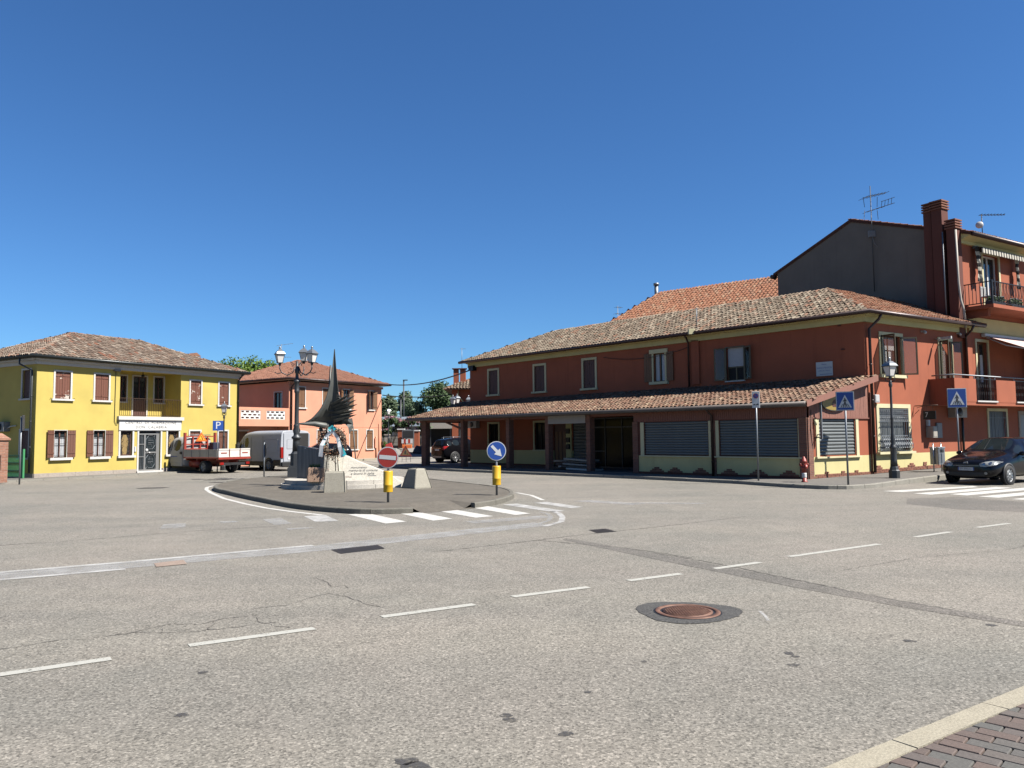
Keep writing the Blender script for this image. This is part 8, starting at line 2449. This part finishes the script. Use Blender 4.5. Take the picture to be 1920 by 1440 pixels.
v, f = [], []
m_ = 8
for i in range(nrow + 1):
    y = zt_ + (zb_ - zt_) * i / nrow
    a_, b_ = interp(Lft, y), interp(Rgt, y)
    for j in range(m_ + 1):
        t = j / m_; x, z = sp(a_ + (b_ - a_) * t, y)
        wdt = (b_ - a_) * ks
        v.append((x, SY + .35 * wdt * math.sin(math.pi * t) - .25 * (i / nrow) ** 2 * (1 - t), z))
nv = len(v)
v += [(x, y + .05, z) for x, y, z in v]
for i in range(nrow):
    for j in range(m_):
        q = (i * (m_ + 1) + j, i * (m_ + 1) + j + 1, (i + 1) * (m_ + 1) + j + 1, (i + 1) * (m_ + 1) + j); f.append(q); f.append(tuple(nv + k for k in q[::-1]))
    for j in (0, m_): a_ = i * (m_ + 1) + j; b_ = a_ + m_ + 1; f.append((a_, b_, nv + b_, nv + a_))
for j in range(m_): f.append((nrow * (m_ + 1) + j, nrow * (m_ + 1) + j + 1, nv + nrow * (m_ + 1) + j + 1, nv + nrow * (m_ + 1) + j))
mb.add(v, f, True); sail = mb.obj('sail', MT['sculpt'], mon)
mb = MB(); P0 = Vector((sp(592, 795)[0], SY - .2, sp(592, 795)[1])); P1 = Vector((sp(561, 795)[0], SY - .5, sp(561, 795)[1]))
mb.tube([P1, P1.lerp(P0, .5), P0, P0 + Vector((.6, .2, -.12))], [.015, .05, .09, .12], 8); mb.tube([P1 + Vector((.1, .0, 0)), P1 + Vector((.1, 0, -.28))], .02, 5); mb.obj('beak', MT['sculpt'], mon)
# fan of feather blades
for k, (tx, ty, bx, by) in enumerate([(668, 743, 638, 757), (671, 751, 640, 763), (673.5, 759.5, 641, 768), (674, 770, 641, 776), (669, 775.5, 640, 781), (673.5, 778.8, 640, 786), (660, 741, 636, 753), (664, 748, 638, 760), (666, 757, 640, 766), (668, 766, 641, 772)]):
    x0_, z0_ = sp(bx, by); x1_, z1_ = sp(tx, ty)
    d = Vector((x1_ - x0_, 0, z1_ - z0_)).normalized(); nrm = Vector((-d.z, 0, d.x)); w_ = .055
    mb = MB(); A = [Vector((x0_, SY + .05, z0_)) - nrm * w_ - d * .35, Vector((x0_, SY - .02, z0_)) + nrm * w_ - d * .35, Vector((x0_ + (x1_ - x0_) * .55, SY - .12 - .03 * k, z0_ + (z1_ - z0_) * .55)) + nrm * w_ * .75, Vector((x1_, SY - .25 - .04 * k, z1_)), Vector((x0_ + (x1_ - x0_) * .55, SY - .12 - .03 * k, z0_ + (z1_ - z0_) * .55)) - nrm * w_ * .75]
    B = [p + Vector((0, .035, 0)) for p in A]
    mb.add(A + B, [(0, 1, 2, 3, 4), (9, 8, 7, 6, 5)] + [(i, (i + 1) % 5, 5 + (i + 1) % 5, 5 + i) for i in range(5)]); mb.obj('feather_blade', MT['sculpt'], mon)
mb = MB()                                          # pierced gaps read as small dark recesses
for px, py in ((623, 771), (632, 768.5), (639, 765), (620, 779), (627, 779), (634, 779), (633, 785)):
    x, z = sp(px, py); mb.box(x - .07, x + .06, SY - .09, SY - .06, z - .02, z + .022)
mb.obj('pierced_gap', MT['black'], sail)
mb = MB()                                          # cut letters on the mast edge
x, z = sp(634, 741)
for q in ([(-.06, -.12), (-.05, 0), (-.02, .12), (.03, -.08)], [(-.055, -.03), (.02, -.04)]): mb.tube([(x + u, SY - .02, z + w2) for u, w2 in q], .016, 4)
x, z = sp(635, 747)
mb.tube([(x + .06, SY - .02, z + .06), (x, SY - .02, z + .08), (x - .04, SY - .02, z + .04), (x + .05, SY - .02, z - .02), (x + .03, SY - .02, z - .08), (x - .04, SY - .02, z - .07)], .016, 4)
mb.obj('cut_letters', MT['black'], sail)
mb = MB()                                          # curved wing and its thin prop on the right
WG = [(640, 789), (650, 787), (660, 785), (661.5, 797), (660, 806), (656, 815), (655, 803), (650, 796), (642, 796)]
sheet_solid(mb, [sp(*p) for p in WG], SY, -.25); mb.obj('wing', MT['sculpt'], mon)
mb = MB(); a_, b_ = sp(661, 800), sp(668, 866); mb.tube([(a_[0], SY + .05, a_[1]), (b_[0], SY + .1, .4)], .022, 6); a_, b_ = sp(616.5, 684), sp(614, 735); mb.tube([(a_[0], SY + .2, a_[1]), (b_[0], SY + .2, b_[1]), (sp(600, 772)[0], SY + .1, sp(600, 772)[1])], .035, 6); mb.obj('prop', MT['sculpt'], mon)
mb = MB(); a_ = sp(600, 802); b_ = sp(655, 812)
mb.tube([(a_[0], SY, a_[1]), (a_[0] + .5, SY + .1, .9), (a_[0] + .55, SY + .1, .4)], [.06, .10, .14], 8); mb.obj('support', MT['sculpt'], mon)

# wreath on its easel
wr = thing('wreath', 'large dried wreath with white and teal ribbons on a tripod at the monument', 'wreath', (-5.72, 24.55, .39))
WX, WY, WZ = -5.72, 24.5, 1.65
rr = random.Random(21)
mb = MB()
for x in (-.24, 0, .22): mb.tube([(x * .6, 0 if x else .3, 1.05), (x, -.05 if x else .45, 0)], .014, 6)
mb.obj('easel', MT['iron'], wr, local=True)
cols = [('dried_leaf', flat('dried_leaf', (.28, .12, .065), .8, var=.4, scale=20)), ('pale_leaf', flat('pale_dried_leaf', (.72, .52, .36), .8, var=.35, scale=20)), ('dark_leaf', flat('dark_dried_leaf', (.07, .05, .03), .8, var=.4, scale=20))]
ring = MB(); ring.tube([(.34 * math.cos(t), 0, 1.27 + .36 * math.sin(t)) for t in [2 * math.pi * k / 18 for k in range(19)]], .10, 8); wre = ring.obj('wreath_ring', cols[2][1], wr, local=True)
for ci, (nm, mt) in enumerate(cols):
    mb = MB()
    for k in range((1000, 520, 520)[ci]):
        t = rr.uniform(0, 2 * math.pi); q = rr.gauss(0, .07); w2 = rr.uniform(-.13, .05)
        p = Vector(((.34 + q) * math.cos(t), w2 - .04, 1.27 + (.36 + q) * math.sin(t)))
        if 4.0 < t < 5.4: p.z -= abs(rr.gauss(0, .1))
        d = Vector((rr.gauss(0, 1), rr.gauss(0, .8), rr.gauss(0, 1))).normalized(); e = d.cross(Vector((rr.gauss(0, 1), rr.gauss(0, 1), rr.gauss(0, 1)))).normalized(); s_ = rr.uniform(.018, .036)
        mb.add([p - d * s_, p + e * s_ * .55, p + d * s_, p - e * s_ * .55], [(0, 1, 2, 3)])
    mb.obj(nm, mt, wre, local=True)
for nm, col, paths in (('white_ribbon', (.95, .96, .95), [[(-.02, 1.58), (-.18, 1.42), (-.30, 1.15), (-.34, .80)], [(.04, 1.58), (.18, 1.40), (.27, 1.1), (.36, .78)], [(-.12, 1.62), (.1, 1.6)]]), ('teal_ribbon', (.06, .55, .62), [[(-.10, 1.70), (.0, 1.64), (.14, 1.70)], [(.24, 1.3), (.33, 1.05), (.43, .82)], [(-.20, 1.36), (-.27, 1.25), (-.24, 1.15)], [(-.08, 1.62), (.02, 1.74), (.12, 1.64)]])):
    mb = MB()
    for P_ in paths:
        Q = [Vector((x, -.20 + .03 * math.sin(i * 2.0), z)) for i, (x, z) in enumerate(P_)]
        v = []
        for i, q in enumerate(Q):
            t = (Q[min(i + 1, len(Q) - 1)] - Q[max(i - 1, 0)]).normalized(); n2 = Vector((t.z, 0, -t.x)) * (.05 + .006 * i); v += [q - n2, q + n2 + Vector((0, .03 * (i % 2), 0))]
        mb.add(v, [(2 * i, 2 * i + 1, 2 * i + 3, 2 * i + 2) for i in range(len(Q) - 1)])
    mb.obj(nm, flat(nm, col, .5, var=.08), wr, local=True)

# concrete blocks and planter
MT['concrete'] = stone('old_concrete', (.33, .305, .245), (.46, .43, .355), 7, .45)


def conc_block(loc, rz, label, w, d, h, inset):
    t = thing('concrete_block', label, 'concrete block', loc, rz, group='concrete blocks on the traffic island')
    mb = MB(); b0, b1 = .03, .03
    v = []
    for z, i_, dz in ((0, 0, 0), (h * .08, .0, 0), (h - .04, inset * .95, 0), (h, inset + .02, 0)):
        for sx, sy in ((-1, -1), (1, -1), (1, 1), (-1, 1)):
            v += [(sx * (w / 2 - i_) - sx * .02 * (sx == sy), sy * (d / 2 - i_) - sy * .02 * (sx != sy), z), (sx * (w / 2 - i_) - sx * .02 * (sx != sy), sy * (d / 2 - i_) - sy * .02 * (sx == sy), z)]
    f = [(8 * k + i, 8 * k + (i + 1) % 8, 8 * k + 8 + (i + 1) % 8, 8 * k + 8 + i) for k in range(3) for i in range(8)] + [tuple(range(24, 32))]
    mb.add(v, f); mb.obj('block', MT['concrete'], t, local=True); return t


conc_block((-5.42, 23.55, .115), R(13), 'pale concrete block standing directly in front of the monument', .66, .5, .64, .03)
conc_block((-3.12, 25.1, .12), R(-50), 'tapered concrete block between the no entry sign and the arrow sign', .80, .66, .64, .14)
pl_ = thing('stone_planter', 'pinkish rough stone planter with a tuft of grass on the monument step', 'planter', (-6.30, 24.75, .39), R(8))
mb = MB(); mb.bbox(-.27, .25, -.18, .2, 0, .46, .03); mb.obj('trough', stone('pink_porphyry', (.42, .26, .17), (.58, .40, .29), 9, 1.0), pl_, local=True)
mb = MB(); mb.box(-.22, .2, -.13, .15, .44, .468); mb.obj('soil', MT['joint'], pl_, local=True)
mb = MB()
for k in range(160):
    x, y = rr.uniform(-.2, .12), rr.uniform(-.1, .12); h = rr.uniform(.05, .14); dx = rr.uniform(-.05, .05)
    mb.add([(x - .006, y, .46), (x + .006, y, .46), (x + dx, y + rr.uniform(-.04, .04), .46 + h)], [(0, 1, 2)])
o = mb.obj('grass_tuft', LEAF_M, pl_, local=True); o['kind'] = 'stuff'

# ---- brick gate pillar and green gate at the far left
gp_ = thing('brick_pillar', 'red brick gate pillar at the left edge of the picture', 'pillar', (-21.75, 32.55, .05), R(60))
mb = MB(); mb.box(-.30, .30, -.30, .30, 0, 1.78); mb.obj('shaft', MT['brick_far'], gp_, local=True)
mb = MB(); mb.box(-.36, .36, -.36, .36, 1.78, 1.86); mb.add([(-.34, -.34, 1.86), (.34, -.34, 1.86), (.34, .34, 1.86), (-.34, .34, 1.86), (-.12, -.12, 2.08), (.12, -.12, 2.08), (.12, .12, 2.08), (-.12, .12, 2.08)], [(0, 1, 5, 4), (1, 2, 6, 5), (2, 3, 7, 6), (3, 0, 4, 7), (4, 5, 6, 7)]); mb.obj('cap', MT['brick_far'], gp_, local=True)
gg = thing('green_gate', 'green painted bar gate beside the yellow building corner', 'gate', tuple(YS @ Vector((1.4, .9, 0))))
GF = YS @ Matrix.Translation((0, .35, 0)); MT['green'] = flat('green_gate_paint', (.055, .30, .11), .5, var=.15)
mb = MB(GF)
for z in (.12, .42, .78, 1.12): mb.box(.42, 2.6, -.015, .015, z, z + .03)
for k in range(24): mb.box(.45 + k * .092, .465 + k * .092, -.008, .008, .14, 1.13)
mb.obj('leaf', MT['green'], gg)
mb = MB(GF); mb.box(.20, .28, -.04, .04, 0, 1.42); mb.box(.34, .40, -.03, .03, 0, 1.2); mb.obj('gate_post', MT['green'], gg)
gt = thing('garden_table', 'green garden table glimpsed behind the green gate', 'table', tuple(YS @ Vector((2.1, 1.6, 0))))
TFm = YS @ Matrix.Translation((1.9, -.0, 0))
mb = MB(TFm); mb.bbox(.1, .8, .1, .28, .62, .66, .01); mb.obj('tabletop', MT['green'], gt)
for x in (.15, .72): mb = MB(TFm); mb.box(x, x + .04, .15, .2, 0, .62); mb.obj('leg', MT['green'], gt)

# ---- overhead cables


def cable(label, a, b, sag, r=.03):
    P = [Vector(a).lerp(Vector(b), t / 16) - Vector((0, 0, sag * 4 * (t / 16) * (1 - t / 16))) for t in range(17)]
    mb = MB(); mb.tube(P, r, 6); o = mb.obj('overhead_cable', MT['black'], None); setp(o, label, 'cable')


cable('upper black cable strung from the pink roof to the red building eaves', tuple(PK @ Vector((-.5, .3, 5.95))), tuple(rp(LEN - .1, .1, 5.86)), .35, .04)
cable('lower black cable strung from the pink house wall to the far red house', tuple(PK @ Vector((.0, .1, 5.1))), (-4.7, 60, 5.1), .18, .04)
cable('thin pale cable looping across the upper red wall between windows', tuple(rp(13.2, .05, 5.75)), tuple(rp(8.0, .08, 5.78)), .28, .012)

# ---- the road worker in the distance
def person(loc, rz, label):
    t = thing('person', label, 'person', loc, rz)
    V_ = [(0, 0, .95), (0, .02, 1.15), (0, .06, 1.38), (0, .12, 1.50), (0, .16, 1.62), (0, .17, 1.70),
          (.10, 0, .90), (.12, .02, .50), (.12, -.02, .09), (.12, .10, .04), (-.10, 0, .90), (-.11, -.06, .50), (-.12, -.10, .09), (-.12, .02, .04),
          (.19, .06, 1.40), (.25, .10, 1.14), (.22, .26, .98), (.21, .32, .93), (-.19, .06, 1.40), (-.25, .08, 1.14), (-.23, .22, .95), (-.22, .27, .90)]
    E_ = [(0, 1), (1, 2), (2, 3), (3, 4), (4, 5), (0, 6), (6, 7), (7, 8), (8, 9), (0, 10), (10, 11), (11, 12), (12, 13), (2, 14), (14, 15), (15, 16), (16, 17), (2, 18), (18, 19), (19, 20), (20, 21)]
    RD = [.15, .15, .16, .06, .095, .085, .11, .075, .055, .045, .11, .075, .055, .045, .06, .045, .036, .038, .06, .045, .036, .038]
    me = bpy.data.meshes.new('body'); me.from_pydata(V_, E_, [])
    o = bpy.data.objects.new('tmp_body', me); COL.objects.link(o)
    sk = o.modifiers.new('skin', 'SKIN')
    for i, r in enumerate(RD): me.skin_vertices[0].data[i].radius = (r, r)
    me.skin_vertices[0].data[0].use_root = True
    o.modifiers.new('sub', 'SUBSURF').levels = 2
    bpy.context.view_layer.update()
    ev = o.evaluated_get(bpy.context.evaluated_depsgraph_get()); m2 = bpy.data.meshes.new_from_object(ev)
    bpy.data.objects.remove(o)
    ms = [flat('light_work_shirt', (.50, .49, .48), .8), MT['orange'], flat('skin', (.42, .24, .17), .6), MT['black'], flat('dark_hair', (.02, .015, .012), .8)]
    m2.materials.clear()
    for m in ms: m2.materials.append(m)
    for p in m2.polygons:
        c = p.center; p.use_smooth = True
        p.material_index = 3 if c.z < .13 else 1 if c.z < .98 and abs(c.x) < .2 else 4 if c.z > 1.66 or (c.z > 1.56 and c.y < .13) else 2 if c.z > 1.48 or (abs(c.x) > .17 and c.z < 1.1) else 0
    b = bpy.data.objects.new('body', m2); attach(b, t, True)
    return t


person((-8.75, 79, fz(79)), R(200), 'road worker in orange trousers and pale shirt standing beyond the porch post')

# ------------------------------------------------------------------ all base colours scaled down: less bounced light, deeper shade
ALB = 0.50
for m_ in bpy.data.materials:
    if not m_.use_nodes: continue
    for b_ in [n for n in m_.node_tree.nodes if n.type in ('BSDF_PRINCIPLED', 'BSDF_TRANSLUCENT')]:
        s_ = b_.inputs[0]
        mx_ = m_.node_tree.nodes.new('ShaderNodeMix'); mx_.data_type = 'RGBA'; mx_.blend_type = 'MULTIPLY'; mx_.inputs[0].default_value = 1.0
        mx_.inputs[7].default_value = (ALB, ALB, ALB, 1)
        if s_.is_linked: m_.node_tree.links.new(s_.links[0].from_socket, mx_.inputs[6])
        else: mx_.inputs[6].default_value = s_.default_value[:]
        m_.node_tree.links.new(mx_.outputs[2], s_)
